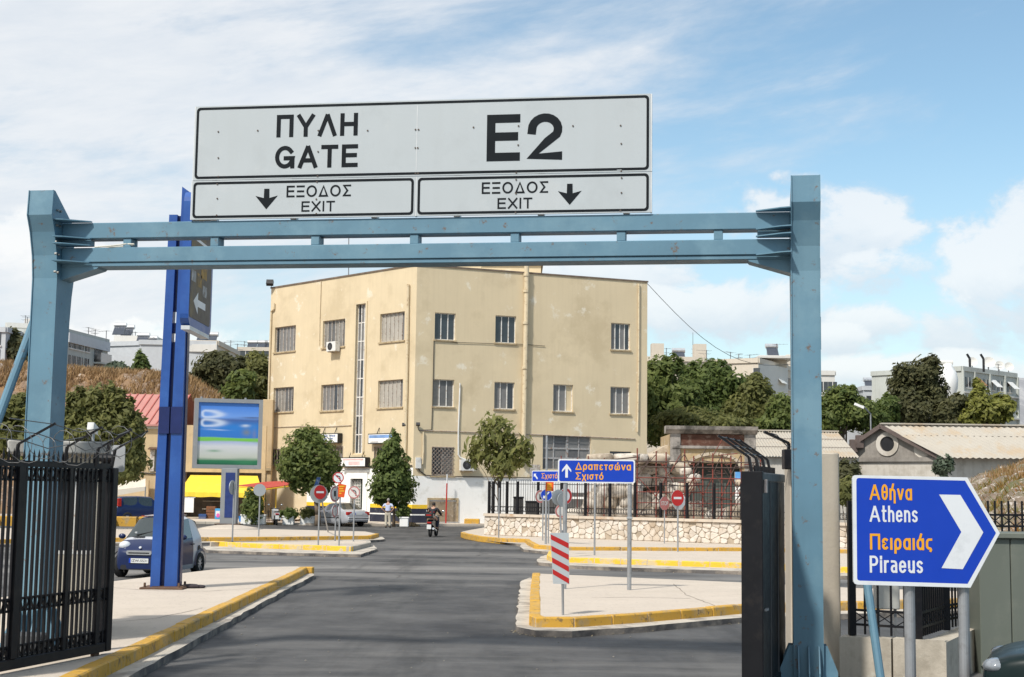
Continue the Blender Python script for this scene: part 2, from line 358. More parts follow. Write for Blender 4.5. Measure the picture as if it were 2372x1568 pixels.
def _band(mb, pts, t, o, ax, ay, n, lift, ext=True):
    """one stroke: a mitred band of width t along pts (metres in the plane)"""
    closed = (Vector(pts[0]) - Vector(pts[-1])).length < 1e-5
    p = [Vector(q) for q in pts]; q = [p[0]]
    for v in p[1:]:
        if (v - q[-1]).length > 1e-5: q.append(v)
    p = q
    if closed: p = p[:-1]
    k = len(p); L_ = []; R_ = []
    for i in range(k):
        a = p[i - 1] if (i or closed) else None; c = p[(i + 1) % k] if (i < k - 1 or closed) else None
        d1 = (p[i] - a).normalized() if a is not None else None; d2 = (c - p[i]).normalized() if c is not None else None
        if d1 is None: d1 = d2
        if d2 is None: d2 = d1
        n1 = Vector((-d1.y, d1.x)); n2 = Vector((-d2.y, d2.x)); m_ = n1 + n2
        m_ = m_ / max(.5, m_.dot(m_) / 2) if m_.length > 1e-4 else n1
        b = p[i]
        if ext and not closed and i == 0: b = b - d1 * t / 2
        if ext and not closed and i == k - 1: b = b + d1 * t / 2
        L_.append(b + m_ * t / 2); R_.append(b - m_ * t / 2)
    vs = [o + ax * v.x + ay * v.y + n * lift for v in L_ + R_]
    m_ = k if closed else k - 1
    mb.add(vs, [(k + i, k + (i + 1) % k, (i + 1) % k, i) for i in range(m_)])
def caps(mb, s, a0, a1, b0, b1, o, ax, ay, n, t=.16, lift=.003, gap=.16, top=1.0, bot=0.):
    """lettering s filling a0..a1 by b0..b1; t stroke and gap in cap heights; top/bot: extent of the word in cap heights (accents, tails)"""
    o, ax, ay, n = (Vector(q) for q in (o, ax, ay, n)); H_ = (b1 - b0) / (top - bot); base = b0 - bot * H_
    ws = [GL_[c][0] if c != ' ' else .3 for c in s]; tot = sum(max(w, t) for w in ws) + gap * (len(s) - 1); sx = (a1 - a0) / tot; x = a0; T = t * H_; j = 0
    for c, w in zip(s, ws):
        W_ = max(w, t) * sx
        if c != ' ':
            for k_, st in enumerate(GL_[c][1]):
                tt = min(T, sx * t * 1.1)
                pts = [(x + tt / 2 + q[0] * (W_ - tt), base + T / 2 + q[1] * (H_ - T)) for q in st]
                _band(mb, pts, tt, o, ax, ay, n, lift + .0003 * k_)
        x += W_ + gap * sx
    return mb
# ------------------------------------------------------------------ the setting: ground, road, pavements, hill
def road_material():
    m = bpy.data.materials.new('asphalt'); m.use_nodes = True; nt = m.node_tree; N = nt.nodes; L = nt.links; b = N['Principled BSDF']
    tc = N.new('ShaderNodeTexCoord')
    def noise(sc, det, stretch=None, rot=0.):
        v = tc.outputs['Object']
        if stretch:
            mp = N.new('ShaderNodeMapping'); mp.inputs['Scale'].default_value = stretch; mp.inputs['Rotation'].default_value = (0, 0, rot); L.new(v, mp.inputs[0]); v = mp.outputs[0]
        n = N.new('ShaderNodeTexNoise'); n.inputs['Scale'].default_value = sc; n.inputs['Detail'].default_value = det; n.inputs['Roughness'].default_value = .65
        L.new(v, n.inputs['Vector']); return n.outputs['Fac']
    def rng(x, a, c, lo, hi, sm=False):
        n = N.new('ShaderNodeMapRange'); n.inputs[1].default_value = a; n.inputs[2].default_value = c; n.inputs[3].default_value = lo; n.inputs[4].default_value = hi
        if sm: n.interpolation_type = 'SMOOTHSTEP'
        L.new(x, n.inputs[0]); return n.outputs[0]
    def mul(a, c):
        n = N.new('ShaderNodeMath'); n.operation = 'MULTIPLY'; L.new(a, n.inputs[0])
        if isinstance(c, float): n.inputs[1].default_value = c
        else: L.new(c, n.inputs[1])
        return n.outputs[0]
    def mix(a, c, f):
        n = N.new('ShaderNodeMix'); n.data_type = 'RGBA'
        for s, v in (('A', a), ('B', c)):
            if isinstance(v, tuple): n.inputs[s].default_value = (*v, 1)
            else: L.new(v, n.inputs[s])
        L.new(f, n.inputs['Factor']); return n.outputs['Result']
    c = mix((.040, .040, .042), (.105, .102, .099), rng(noise(.35, 8), .34, .66, 0, 1))
    c = mix(c, (.03, .03, .031), rng(noise(.55, 6, (1.6, .35, 1), .12), .50, .70, 0, .75)); c = mix(c, (.13, .127, .12), rng(noise(.8, 8), .56, .72, 0, .35))           # darker patches, oil
    sep = N.new('ShaderNodeSeparateXYZ'); L.new(tc.outputs['Object'], sep.inputs[0])
    # dust worn pale where the traffic crosses, in stretched tracks
    tr = rng(noise(.42, 8, (.11, .75, 1), .05), .42, .68, 0, 1)
    band = mul(rng(sep.outputs[1], 31, 38, 0, 1, True), rng(sep.outputs[1], 75, 45, 0, 1, True))
    c = mix(c, (.27, .255, .235), mul(mul(tr, band), .8))
    tr2 = rng(noise(.35, 7, (.3, 1.7, 1), -.25), .45, .72, 0, 1)
    c = mix(c, (.24, .23, .215), mul(mul(tr2, rng(sep.outputs[1], 27, 15, 0, 1, True)), .85))
    tr3 = rng(noise(.5, 7, (1.7, .12, 1), .1), .5, .75, 0, .45)                                     # tracks along the exit lane
    c = mix(c, (.135, .132, .125), tr3); c = mix(c, (.026, .026, .027), rng(noise(.45, 6, (1.4, .10, 1), .16), .56, .70, 0, .6))
    n = N.new('ShaderNodeTexVoronoi'); n.feature = 'DISTANCE_TO_EDGE'; n.inputs['Scale'].default_value = .23
    wob = N.new('ShaderNodeVectorMath'); wob.operation = 'ADD'; nn = N.new('ShaderNodeTexNoise'); nn.inputs['Scale'].default_value = .9; nn.inputs['Detail'].default_value = 5
    L.new(tc.outputs['Object'], nn.inputs['Vector']); L.new(tc.outputs['Object'], wob.inputs[0]); L.new(nn.outputs['Color'], wob.inputs[1]); L.new(wob.outputs[0], n.inputs['Vector'])
    c = mix(c, (.02, .02, .02), mul(rng(n.outputs['Distance'], .0, .012, .7, 0), rng(noise(.12, 2), .52, .6, 0, 1)))
    g = noise(55, 4); c = mix(c, (.16, .155, .15), rng(g, .62, .8, 0, .5))
    L.new(c, b.inputs['Base Color']); L.new(rng(noise(1.2, 5), .3, .7, .62, .92), b.inputs['Roughness']); b.inputs['Specular IOR Level'].default_value = .3
    bp = N.new('ShaderNodeBump'); bp.inputs['Strength'].default_value = .35; bp.inputs['Distance'].default_value = .01; L.new(noise(38, 8), bp.inputs['Height']); L.new(bp.outputs[0], b.inputs['Normal'])
    return m
M_road = road_material()
M_soil = mat('dry soil', (.22, .17, .12), .95, var=.25, scale=.05, stain=((.10, .10, .05), .5, .2))
M_pave = mat('pale paving', (.54, .465, .385), .9, var=.05, scale=.7, bump=.2, bscale=60, stain=((.50, .43, .35), .35, .9), stain2=((.36, .31, .26), .16, 14))
M_apron = mat('apron concrete', (.50, .45, .38), .9, var=.14, scale=1.2, bump=.4, bscale=18, stain=((.24, .21, .18), .45, 1.6))
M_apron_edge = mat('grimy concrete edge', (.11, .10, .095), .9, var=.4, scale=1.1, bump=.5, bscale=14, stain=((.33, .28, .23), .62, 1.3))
M_yel = mat('worn yellow kerb paint', (.56, .315, .045), .7, var=.10, scale=1.3, bump=.25, bscale=22, stain=((.40, .30, .17), .36, 3.2), stain2=((.16, .11, .06), .2, 7))
M_yel_b = mat('fresh yellow kerb paint', (.74, .46, .04), .65, var=.08, scale=.8, bump=.25, bscale=22, stain=((.55, .46, .30), .36, 1.7), stain2=((.45, .42, .36), .3, 4))
M_kerb = mat('bare kerb stone', (.42, .38, .32), .9, var=.15, scale=1.4, bump=.4)

struct('ground', MB().add([(-1500, -200, -.012), (1500, -200, -.012), (1500, 2600, -.012), (-1500, 2600, -.012)], [(0, 1, 2, 3)]), M_soil)
struct('road', MB().add([(-70, -30, 0), (75, -30, 0), (75, 118, 0), (-70, 118, 0)], [(0, 1, 2, 3)]), M_road)

def g_all(pts):
    return [G(*p) if len(p) == 3 else Vector((p[0], p[1], 0)) for p in pts]
def densify(pts, step, jit):
    out = []
    rr = random.Random(len(pts))
    for a, b in zip(pts[:-1], pts[1:]):
        n = max(1, int((b - a).length / step))
        for i in range(n):
            p = a.lerp(b, i / n)
            if i: p = p + Vector((rr.uniform(-jit, jit), rr.uniform(-jit, jit), 0))
            out.append(p)
    return out + [pts[-1]]
kerb_seen = 0
def pavement(front, back, apron, z=.25, mats=None, top=M_pave, kerb_w=.2, seg=1.0, close=(), bare=()):
    """front: kerb line at its foot, back: rest of the outline, apron: low concrete lip in front (outline at .1)"""
    fr = g_all(front); bk = g_all(back) + [Vector(c) for c in close]
    poly = fr + bk
    area = sum(a.x * b.y - b.x * a.y for a, b in zip(poly, poly[1:] + poly[:1]))
    o = struct('pavement', MB().slab(poly if area > 0 else poly[::-1], .0, z), top)
    sgn = 1 if area > 0 else -1
    loop = fr + bk[:0]
    k = 0
    for i, (a, b) in enumerate(zip(loop[:-1], loop[1:])):
        a = Vector((a.x, a.y, 0)); b = Vector((b.x, b.y, 0)); d = b - a; ln = d.length
        if ln < .05: continue
        d /= ln; nin = Vector((-d.y, d.x, 0)) * sgn
        n = max(1, round(ln / seg))
        for j in range(n):
            p = a + d * (ln * j / n + .006); q = a + d * (ln * (j + 1) / n - .006); k += 1
            h = random.uniform(-.006, .008); w = random.uniform(-.006, .006)
            c = (p + q) / 2 + nin * (kerb_w / 2 - .015 + w)
            mb = MB(); L = (q - p).length / 2
            mb.cbox(-L, L, -kerb_w / 2, kerb_w / 2, -z, .012 + h, .018)
            rot = math.atan2(d.y, d.x)
            cs, sn = math.cos(rot), math.sin(rot)
            mb.v = [(c.x + x * cs - y * sn, c.y + x * sn + y * cs, z + zz) for x, y, zz in mb.v]
            part(o, 'kerb_stone', mb, M_kerb if i in bare else mats, True)
    if apron:
        ap = densify(g_all(apron), .5, .025)
        inner = [Vector((p.x, p.y, 0)) for p in fr]
        ctr = sum(inner, Vector()) / len(inner)
        pts = ap + [p + ((bk[0] - p).normalized() * .0) for p in fr[::-1]]
        ar = sum(a.x * b.y - b.x * a.y for a, b in zip(pts, pts[1:] + pts[:1]))
        if ar < 0: pts = pts[::-1]
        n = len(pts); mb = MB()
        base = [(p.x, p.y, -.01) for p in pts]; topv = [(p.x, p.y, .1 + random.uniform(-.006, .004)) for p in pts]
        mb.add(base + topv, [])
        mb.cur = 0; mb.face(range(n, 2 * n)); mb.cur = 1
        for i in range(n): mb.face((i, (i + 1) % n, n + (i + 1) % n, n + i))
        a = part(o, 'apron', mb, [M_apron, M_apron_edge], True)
    return o
k = .1; t = .25
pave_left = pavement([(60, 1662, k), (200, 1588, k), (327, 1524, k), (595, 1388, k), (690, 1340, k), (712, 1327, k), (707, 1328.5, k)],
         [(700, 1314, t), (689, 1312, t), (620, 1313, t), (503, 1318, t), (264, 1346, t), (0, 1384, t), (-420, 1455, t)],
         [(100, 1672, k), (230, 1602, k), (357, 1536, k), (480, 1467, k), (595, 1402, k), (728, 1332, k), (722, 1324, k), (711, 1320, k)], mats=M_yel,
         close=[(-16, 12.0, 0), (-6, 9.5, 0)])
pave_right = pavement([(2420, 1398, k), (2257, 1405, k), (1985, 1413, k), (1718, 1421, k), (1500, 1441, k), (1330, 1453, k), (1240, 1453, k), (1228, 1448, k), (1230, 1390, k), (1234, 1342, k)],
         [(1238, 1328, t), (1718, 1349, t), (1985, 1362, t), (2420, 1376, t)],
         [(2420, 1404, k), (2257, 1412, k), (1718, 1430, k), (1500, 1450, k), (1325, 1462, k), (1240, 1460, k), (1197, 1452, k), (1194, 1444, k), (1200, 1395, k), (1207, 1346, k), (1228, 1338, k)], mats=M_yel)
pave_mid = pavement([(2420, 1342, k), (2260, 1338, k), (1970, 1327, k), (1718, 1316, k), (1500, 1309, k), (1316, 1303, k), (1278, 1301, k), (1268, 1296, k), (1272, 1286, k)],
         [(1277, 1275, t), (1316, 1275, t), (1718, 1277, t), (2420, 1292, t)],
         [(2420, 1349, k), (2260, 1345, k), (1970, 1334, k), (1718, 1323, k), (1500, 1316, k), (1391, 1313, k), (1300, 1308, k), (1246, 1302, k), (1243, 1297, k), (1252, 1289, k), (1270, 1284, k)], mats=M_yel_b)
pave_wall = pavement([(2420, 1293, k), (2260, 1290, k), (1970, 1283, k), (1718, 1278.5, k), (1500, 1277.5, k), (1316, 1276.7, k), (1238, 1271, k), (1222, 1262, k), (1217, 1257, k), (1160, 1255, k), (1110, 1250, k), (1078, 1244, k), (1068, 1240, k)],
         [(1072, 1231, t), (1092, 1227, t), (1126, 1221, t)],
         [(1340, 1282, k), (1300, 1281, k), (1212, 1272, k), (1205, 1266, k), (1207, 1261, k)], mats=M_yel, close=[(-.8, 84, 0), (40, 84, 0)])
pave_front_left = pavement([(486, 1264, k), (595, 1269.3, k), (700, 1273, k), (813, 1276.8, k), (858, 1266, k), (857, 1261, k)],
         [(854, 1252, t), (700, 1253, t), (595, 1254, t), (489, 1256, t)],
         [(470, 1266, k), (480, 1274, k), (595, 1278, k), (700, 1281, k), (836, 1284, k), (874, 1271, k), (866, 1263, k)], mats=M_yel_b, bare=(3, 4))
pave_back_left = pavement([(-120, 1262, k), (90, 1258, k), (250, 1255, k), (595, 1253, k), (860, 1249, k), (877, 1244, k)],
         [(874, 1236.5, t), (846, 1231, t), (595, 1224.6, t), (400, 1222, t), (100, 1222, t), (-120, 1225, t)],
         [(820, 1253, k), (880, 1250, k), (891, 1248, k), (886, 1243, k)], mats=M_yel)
M_crack = mat('dark paving joint', (.20, .16, .13), .95, var=.3)
def joint(o, pts, w=.022):
    rr = random.Random(len(pts) * 7); p = densify([G(x, y, .254) for x, y in pts], .25, .02); mb = MB()
    for a, b in zip(p[:-1], p[1:]):
        d = (b - a).normalized(); n_ = Vector((-d.y, d.x, 0)) * w * rr.uniform(.3, .8); mb.add([a - n_, b - n_, b + n_, a + n_], [(0, 1, 2, 3)])
    part(o, 'paving_joint', mb, M_crack)
joint(pave_left, [(262, 1361), (345, 1367), (470, 1370), (668, 1357)]); joint(pave_left, [(262, 1441), (360, 1432), (470, 1408)], .015); joint(pave_right, [(1370, 1384), (1470, 1383), (1600, 1386)]); joint(pave_right, [(1560, 1352), (1590, 1378), (1660, 1404)], .014)
# pavement before the shops and round the corner building
pv = struct('pavement', MB().slab([(-45, 89), (-14, 89), (-8.6, 88.6), (-4.6, 90.6), (2, 93.6), (14, 98), (20, 118), (-45, 118)], 0, .14), M_pave)
for i in range(28):
    x = -44 + i * 1.05
    if x > -15: break
    part(pv, 'kerb_stone', MB().cbox(x, x + 1.03, 88.97, 89.2, -.05, .152, .02), M_kerb if i % 9 else M_yel, True)

# a dry bank on the left with the housing plateau behind it, and the mound on the right
def smooth01(x, a, b):
    t_ = min(1, max(0, (x - a) / (b - a))); return t_ * t_ * (3 - 2 * t_)
def left_h(x, y):
    top = 12.3 - .6 * smooth01(x, -46, -30) - 2 * smooth01(x, -29, -24.5) - 7 * smooth01(x, -24.5, -19)
    h = top * smooth01(y, 103, 121 + .15 * (x + 30))
    return h * (1 - smooth01(x, -22, -17))
def grid(name, fx0, fx1, fy0, fy1, nx, ny, hf, mats, rough=.35, seed=3, attr=None):
    rs = np.random.RandomState(seed); mb = MB(); vs = []
    nz = rs.rand(ny + 1, nx + 1)
    for j in range(ny + 1):
        for i in range(nx + 1):
            x = fx0 + (fx1 - fx0) * i / nx; y = fy0 + (fy1 - fy0) * j / ny; h = hf(x, y)
            vs.append((x, y, h - .04 + (nz[j, i] - .5) * rough * min(1, h)))
    mb.add(vs, [(j * (nx + 1) + i, j * (nx + 1) + i + 1, (j + 1) * (nx + 1) + i + 1, (j + 1) * (nx + 1) + i) for j in range(ny) for i in range(nx)])
    return struct(name, mb, mats, True)
M_bank = mat('dry bank', (.21, .145, .10), .95, var=.3, scale=.5, bump=.5, bscale=2.2, stain=((.30, .17, .07), .45, .35), stain2=((.42, .36, .30), .2, 2.2))
grid('hill', -75, -16, 102, 160, 90, 60, left_h, M_bank, .9)
def plateau(x, y): return 0
def tufts(name, n, hf, xr, yr, size, c, c2, seed, lean=.5):
    """dry grass: one object of blades nobody could count"""
    rs = np.random.RandomState(seed); v = np.zeros((n, 3, 3)); 
    x = rs.uniform(*xr, n); y = rs.uniform(*yr, n); keep = []
    for i in range(n):
        h = hf(x[i], y[i])
        if h < .5: continue
        s = size * rs.uniform(.5, 1.5); a = rs.uniform(0, 6.28); w = s * .16
        dx, dy = math.cos(a) * w, math.sin(a) * w
        v[i] = ((x[i] - dx, y[i] - dy, h - .15), (x[i] + dx, y[i] + dy, h - .15), (x[i] + rs.uniform(-lean, lean) * s, y[i] + rs.uniform(-lean, lean) * s, h + s)); keep.append(i)
    v = v[keep]; k_ = len(keep)
    me = bpy.data.meshes.new(name); me.from_pydata(v.reshape(-1, 3).tolist(), [], np.arange(k_ * 3).reshape(-1, 3).tolist())
    me.materials.append(leafmat(name + ' blades', c, c2, .3)); me.update()
    o = bpy.data.objects.new(name, me); col.objects.link(o); o['kind'] = 'stuff'
    return o
tufts('dry_grass', 26000, left_h, (-62, -17), (115, 128), .42, (.26, .165, .08), (.44, .29, .145), 5, .8)
tufts('scrub', 9000, left_h, (-62, -17), (103, 118), .26, (.12, .075, .05), (.26, .17, .10), 6)
def right_h(x, y):
    return 4.0 * smooth01(x - .05 * (y - 55), 13.2, 24.5) * smooth01(y, 47, 55) * (1 - smooth01(y, 66, 80))
M_mound = mat('rubble mound', (.20, .155, .115), .95, var=.35, scale=1.4, bump=.8, bscale=4, stain=((.10, .11, .04), .45, .9), stain2=((.55, .5, .45), .28, 3))
grid('mound', 12, 44, 46, 82, 64, 60, right_h, M_mound, .5, 4)
tufts('ground_cover', 26000, right_h, (13, 34), (48, 70), .15, (.36, .13, .035), (.17, .19, .05), 8, 1.6)
tufts('dry_grass', 9000, lambda x, y: right_h(x, y) if right_h(x, y) > 3.1 and y > 55 else 0, (15, 36), (55, 66), .26, (.42, .25, .10), (.60, .40, .20), 9)
# far ridge
mb = MB(); vs = []
for i in range(61):
    x = -900 + i * 30
    h = 70 + 26 * math.sin(i * .37) + 14 * math.sin(i * .9 + 1) + (38 if x > 180 else 0) * smooth01(x, 120, 420) - 28 * smooth01(-x, -150, 300)
    for j, (yy, q) in enumerate(((1150, 0), (1230, .45), (1320, .85), (1400, 1))): vs.append((x * (1 + .1 * j), yy, max(-1, h * q + 5 * math.sin(i * 2.1 + j * 2) * (q > 0))))
mb.add(vs, [(i * 4 + j, i * 4 + 4 + j, i * 4 + 5 + j, i * 4 + 1 + j) for i in range(60) for j in range(3)])
struct('far_hill', mb, mat('far hillside', (.30, .30, .31), .95, var=.2, scale=.01, stain=((.42, .41, .40), .5, .04)), True)
# ------------------------------------------------------------------ the corner building
M_wallL = mat('cream stucco', (.665, .55, .37), .9, var=.05, scale=.35, bump=.15, bscale=20, streak=((.47, .37, .24), .17),
              stain=((.56, .455, .295), .38, .30), stain2=((.76, .69, .56), .09, .8))
M_white = mat('white limewash', (.86, .85, .82), .85, var=.04, scale=.8, stain=((.70, .68, .63), .3, 1.2), streak=((.6, .57, .5), .1))
M_ypaint = mat('yellow wall paint', (.80, .52, .03), .7, var=.06, stain=((.6, .45, .2), .25, 2))
M_navy = mat('navy wall paint', (.022, .026, .045), .6, var=.2, stain=((.10, .10, .11), .25, 2))
M_frame = mat('weathered steel frame', (.50, .46, .41), .6, var=.2, scale=6, stain=((.22, .13, .08), .4, 9))
M_framew = mat('white window frame', (.74, .72, .68), .6, var=.1, stain=((.35, .22, .14), .25, 8))
M_glass = glass('dark window glass', (.035, .042, .05))
M_blind = mat('grey blind behind glass', (.19, .185, .18), .35, var=.12, scale=2, spec=.5)
M_blind2 = mat('pale blind behind glass', (.40, .37, .32), .35, var=.12, scale=2, spec=.5)
M_blind3 = mat('darker blind behind glass', (.13, .13, .13), .3, var=.15, scale=3); M_blind4 = mat('dusty blind behind glass', (.25, .235, .21), .4, var=.15, scale=3)
M_rust = mat('rusty grille', (.34, .29, .25), .7, var=.25, scale=5, stain=((.2, .1, .06), .4, 7))
M_sill = mat('stained sill', (.46, .36, .22), .85, var=.2, stain=((.25, .18, .11), .4, 4))
M_pipe = mat('cream pipe', (.64, .53, .36), .6, var=.08, stain=((.4, .28, .15), .25, 4))
M_cable = mat('dark cable', (.05, .045, .04), .6)
M_ac = mat('white appliance', (.72, .71, .68), .45, var=.05, stain=((.5, .47, .42), .25, 3))
M_black = mat('black plastic', (.02, .02, .022), .45, var=.2)
M_roofedge = mat('roof edge', (.17, .13, .10), .9, var=.3, scale=2)

BC = Vector((-6.32, 93., 0)); BL = Vector((-17.95, 105., 0)); BR = Vector((9.48, 99.3, 0)); BH = 17.0
bld = thing('corner_building', 'cream three-storey stucco building with two facades meeting at a corner, blue gantry in front', 'building', BC)
class Fac:
    def __init__(s, a, b):
        s.a = a; s.u = (b - a); s.len = s.u.length; s.u /= s.len; s.n = Vector((s.u.y, -s.u.x, 0))
    def uz(s, x, y):                      # where a bearing meets the facade: along it, and height
        d = ray(x, y); t_ = (s.a - Vector((0, 0, CAMH))).dot(s.n) / d.dot(s.n); p = Vector((0, 0, CAMH)) + d * t_
        return (p - s.a).dot(s.u), p.z
    def rect(s, cx0, cx1, cy0, cy1):      # from the enlarged view of the facade
        c = lambda x, y: ((700 + x / 2.1564) / 1.1758, (680 + y / 2.1564) / 1.1758)
        my = (cy0 + cy1) / 2; mx = (cx0 + cx1) / 2
        return s.uz(*c(cx0, my))[0], s.uz(*c(cx1, my))[0], s.uz(*c(mx, cy1))[1], s.uz(*c(mx, cy0))[1]
    def pt(s, u, z, d=0.): return s.a + s.u * u + s.n * d + Vector((0, 0, z))
    def box(s, mb, u0, u1, z0, z1, d0, d1):
        vs = [s.pt(u, z, d) for z in (z0, z1) for (u, d) in ((u0, d1), (u1, d1), (u1, d0), (u0, d0))]
        return mb.add(vs, [(0, 3, 2, 1), (4, 5, 6, 7), (0, 1, 5, 4), (1, 2, 6, 5), (2, 3, 7, 6), (3, 0, 4, 7)])
    def wall(s, mb, z0, z1, holes, u0=0, u1=None, depth=.3, th=.0):
        u1 = s.len if u1 is None else u1
        us = sorted({u0, u1} | {h[i] for h in holes for i in (0, 1)}); zs = sorted({z0, z1} | {min(z1, max(z0, h[i])) for h in holes for i in (2, 3)})
        us = [u for u in us if u0 <= u <= u1]
        for a, b in zip(us[:-1], us[1:]):
            for c, d in zip(zs[:-1], zs[1:]):
                mu, mz = (a + b) / 2, (c + d) / 2
                if any(h[0] < mu < h[1] and h[2] < mz < h[3] for h in holes): continue
                mb.add([s.pt(a, c, th), s.pt(b, c, th), s.pt(b, d, th), s.pt(a, d, th)], [(0, 1, 2, 3)])
        for h in holes:                   # reveals
            a, b, c, d = h[:4]
            for (p, q) in (((a, c), (b, c)), ((b, c), (b, d)), ((b, d), (a, d)), ((a, d), (a, c))):
                mb.add([s.pt(*p, th), s.pt(*q, th), s.pt(*q, -depth), s.pt(*p, -depth)], [(3, 2, 1, 0)])
FL = Fac(BL, BC); FR = Fac(BC, BR)
# (rectangle in the enlarged view, number of lights across, kind of glass)
WL = [((104, 226, 450, 598), 6, 'b'), ((386, 516, 412, 572), 6, 'b'), ((722, 866, 370, 538), 6, 'p'),
      ((96, 214, 808, 952), 6, 'b'), ((376, 508, 790, 944), 6, 'b'), ((710, 856, 765, 926), 6, 'p')]
WR = [((1044, 1166, 372, 530), 3, 'd'), ((1400, 1522, 388, 548), 3, 'd'), ((2080, 2192, 432, 588), 4, 'm'),
      ((1034, 1158, 762, 922), 3, 'b'), ((1394, 1512, 778, 936), 3, 'b'), ((1740, 1856, 792, 950), 3, 'x'), ((2076, 2190, 806, 964), 3, 'b')]
GL = [((76, 225, 1170, 1268), 'v'), ((365, 504, 1157, 1270), 'v'), ((690, 838, 1158, 1266), 'v')]
GR = [((1026, 1156, 1160, 1325), 'x'), ((1388, 1510, 1172, 1326), 'x')]
BIGW = (1678, 1962, 1092, 1292); SMALLW = (2072, 2200, 1185, 1225); STRIP = (576, 632, 320, 1196)
SLOT = (1600, 1660, 1262, 1330)
hl = [FL.rect(*w[0]) for w in WL] + [FL.rect(*w[0]) for w in GL] + [FL.rect(*STRIP)]
hr = [FR.rect(*w[0]) for w in WR] + [FR.rect(*w[0]) for w in GR] + [FR.rect(*BIGW), FR.rect(*SMALLW)]
c1 = lambda x, y: ((700 + x / 3.3887) / 1.1758, (1100 + y / 3.3887) / 1.1758)
door = (FL.uz(*c1(866, 900))[0], FL.uz(*c1(980, 900))[0], .14, FL.uz(*c1(920, 690))[1])
hl.append(door)
ZW = 3.95                                  # top of the limewashed base on the left front, lower on the right front
zR = FR.uz(*c1(1700, 668))[1]; zL = FL.uz(*c1(1000, 590))[1]
uw = FL.uz(*c1(800, 700))[0] - 4.2         # limewash starts here on the left front
mb = MB()
FL.wall(mb, zL, BH, hl); FL.wall(mb, 0, zL, [h for h in hl if h[2] < zL], 0, uw)
FR.wall(mb, zR, BH, hr)
bk = [BL + Vector((9, 14, 0)), BR + Vector((-5, 14, 0))]
for a, b in ((BR, bk[1]), (bk[1], bk[0]), (bk[0], BL)): mb.add([(a.x, a.y, 0), (b.x, b.y, 0), (b.x, b.y, BH), (a.x, a.y, BH)], [(0, 1, 2, 3)])
mb.add([(p.x, p.y, BH - .25) for p in (BL, BC, BR, bk[1], bk[0])], [(0, 1, 2, 3, 4)])
part(bld, 'wall', mb, M_wallL)
mb = MB(); FL.wall(mb, 0, zL, [h for h in hl if h[2] < zL], uw); FR.wall(mb, 0, zR, [])
part(bld, 'limewashed_base', mb, M_white, label='white limewashed lower wall of the corner building')
mb = MB()
for f in (FL, FR): f.box(mb, -.05, f.len + .05, BH, BH + .10, -.35, .06)
part(bld, 'roof_edge', mb, M_roofedge)
# painted bands run round the corner of the base
ye = FL.uz(*c1(1050, 920))[1], FL.uz(*c1(1050, 955))[1], FL.uz(*c1(1050, 1003))[1]
ur = FR.uz(*c1(1578, 950))[0]
def bandset(name, m_, z0, z1, d, ranges):
    for f, a, b in ranges:
        mb = MB(); f.box(mb, a, b, z0, z1, -.02, d); part(bld, name, mb, m_)
rng_ = [(FL, door[1] + .75, FL.len + .02), (FR, -.02, ur), (FL, uw, door[0] - .5)]
bandset('yellow_band', M_ypaint, ye[1], ye[0], .012, rng_)
bandset('navy_band', M_navy, ye[2], ye[1], .012, rng_)
bandset('navy_plinth', M_navy, .1, .62, .03, rng_)
# bricked-up rough patch, ledge cables, door
pa = FR.uz(*c1(1588, 898)), FR.uz(*c1(1838, 1085))
mb = MB(); FR.box(mb, pa[0][0], pa[1][0], pa[1][1], pa[0][1], -.02, .05)
part(bld, 'plaster_patch', mb, mat('bare brown plaster', (.33, .26, .18), .95, var=.3, scale=1.2, bump=.6, stain=((.16, .12, .09), .5, 1.5), stain2=((.55, .48, .38), .3, 2)))
mb = MB()
for (u0, u1, z0, z1) in ((pa[0][0] - .12, pa[0][0], pa[1][1], pa[0][1] + .1), (pa[1][0], pa[1][0] + .12, pa[1][1], pa[0][1] + .1), (pa[0][0] - .12, pa[1][0] + .12, pa[0][1] + .1, pa[0][1] + .22)): FR.box(mb, u0, u1, z0, z1, -.02, .08)
part(bld, 'patch_surround', mb, M_sill)
mb = MB(); dz = door[3]
FL.box(mb, door[0] - .45, door[0], .1, dz + .45, -.02, .09); FL.box(mb, door[1], door[1] + .45, .1, dz + .45, -.02, .09); FL.box(mb, door[0], door[1], dz, dz + .45, -.02, .09)
FL.box(mb, door[0] - .55, door[1] + .55, dz + .45, dz + .58, -.02, .14)
part(bld, 'door_surround', mb, M_white)
mb = MB(); dd = (door[1] - door[0])
FL.box(mb, door[0] + .05, door[0] + dd * .62, .14, dz - .05, -.28, -.22)
dr = part(bld, 'door', mb, mat('green door glass', (.10, .13, .11), .3, var=.2))
mb = MB()
for i in range(5): u = door[0] + .08 + i * dd * .52 / 4; FL.box(mb, u - .02, u + .02, .2, dz - .1, -.22, -.18)
for i in range(12): z = .35 + i * (dz - .6) / 11; FL.box(mb, door[0] + .06, door[0] + dd * .6, z - .015, z + .015, -.22, -.17)
part(dr, 'door_grille', mb, M_framew)
mb = MB(); FL.box(mb, door[0] + dd * .64, door[1], .14, dz, -.32, -.3); part(bld, 'door_leaf', mb, M_black)

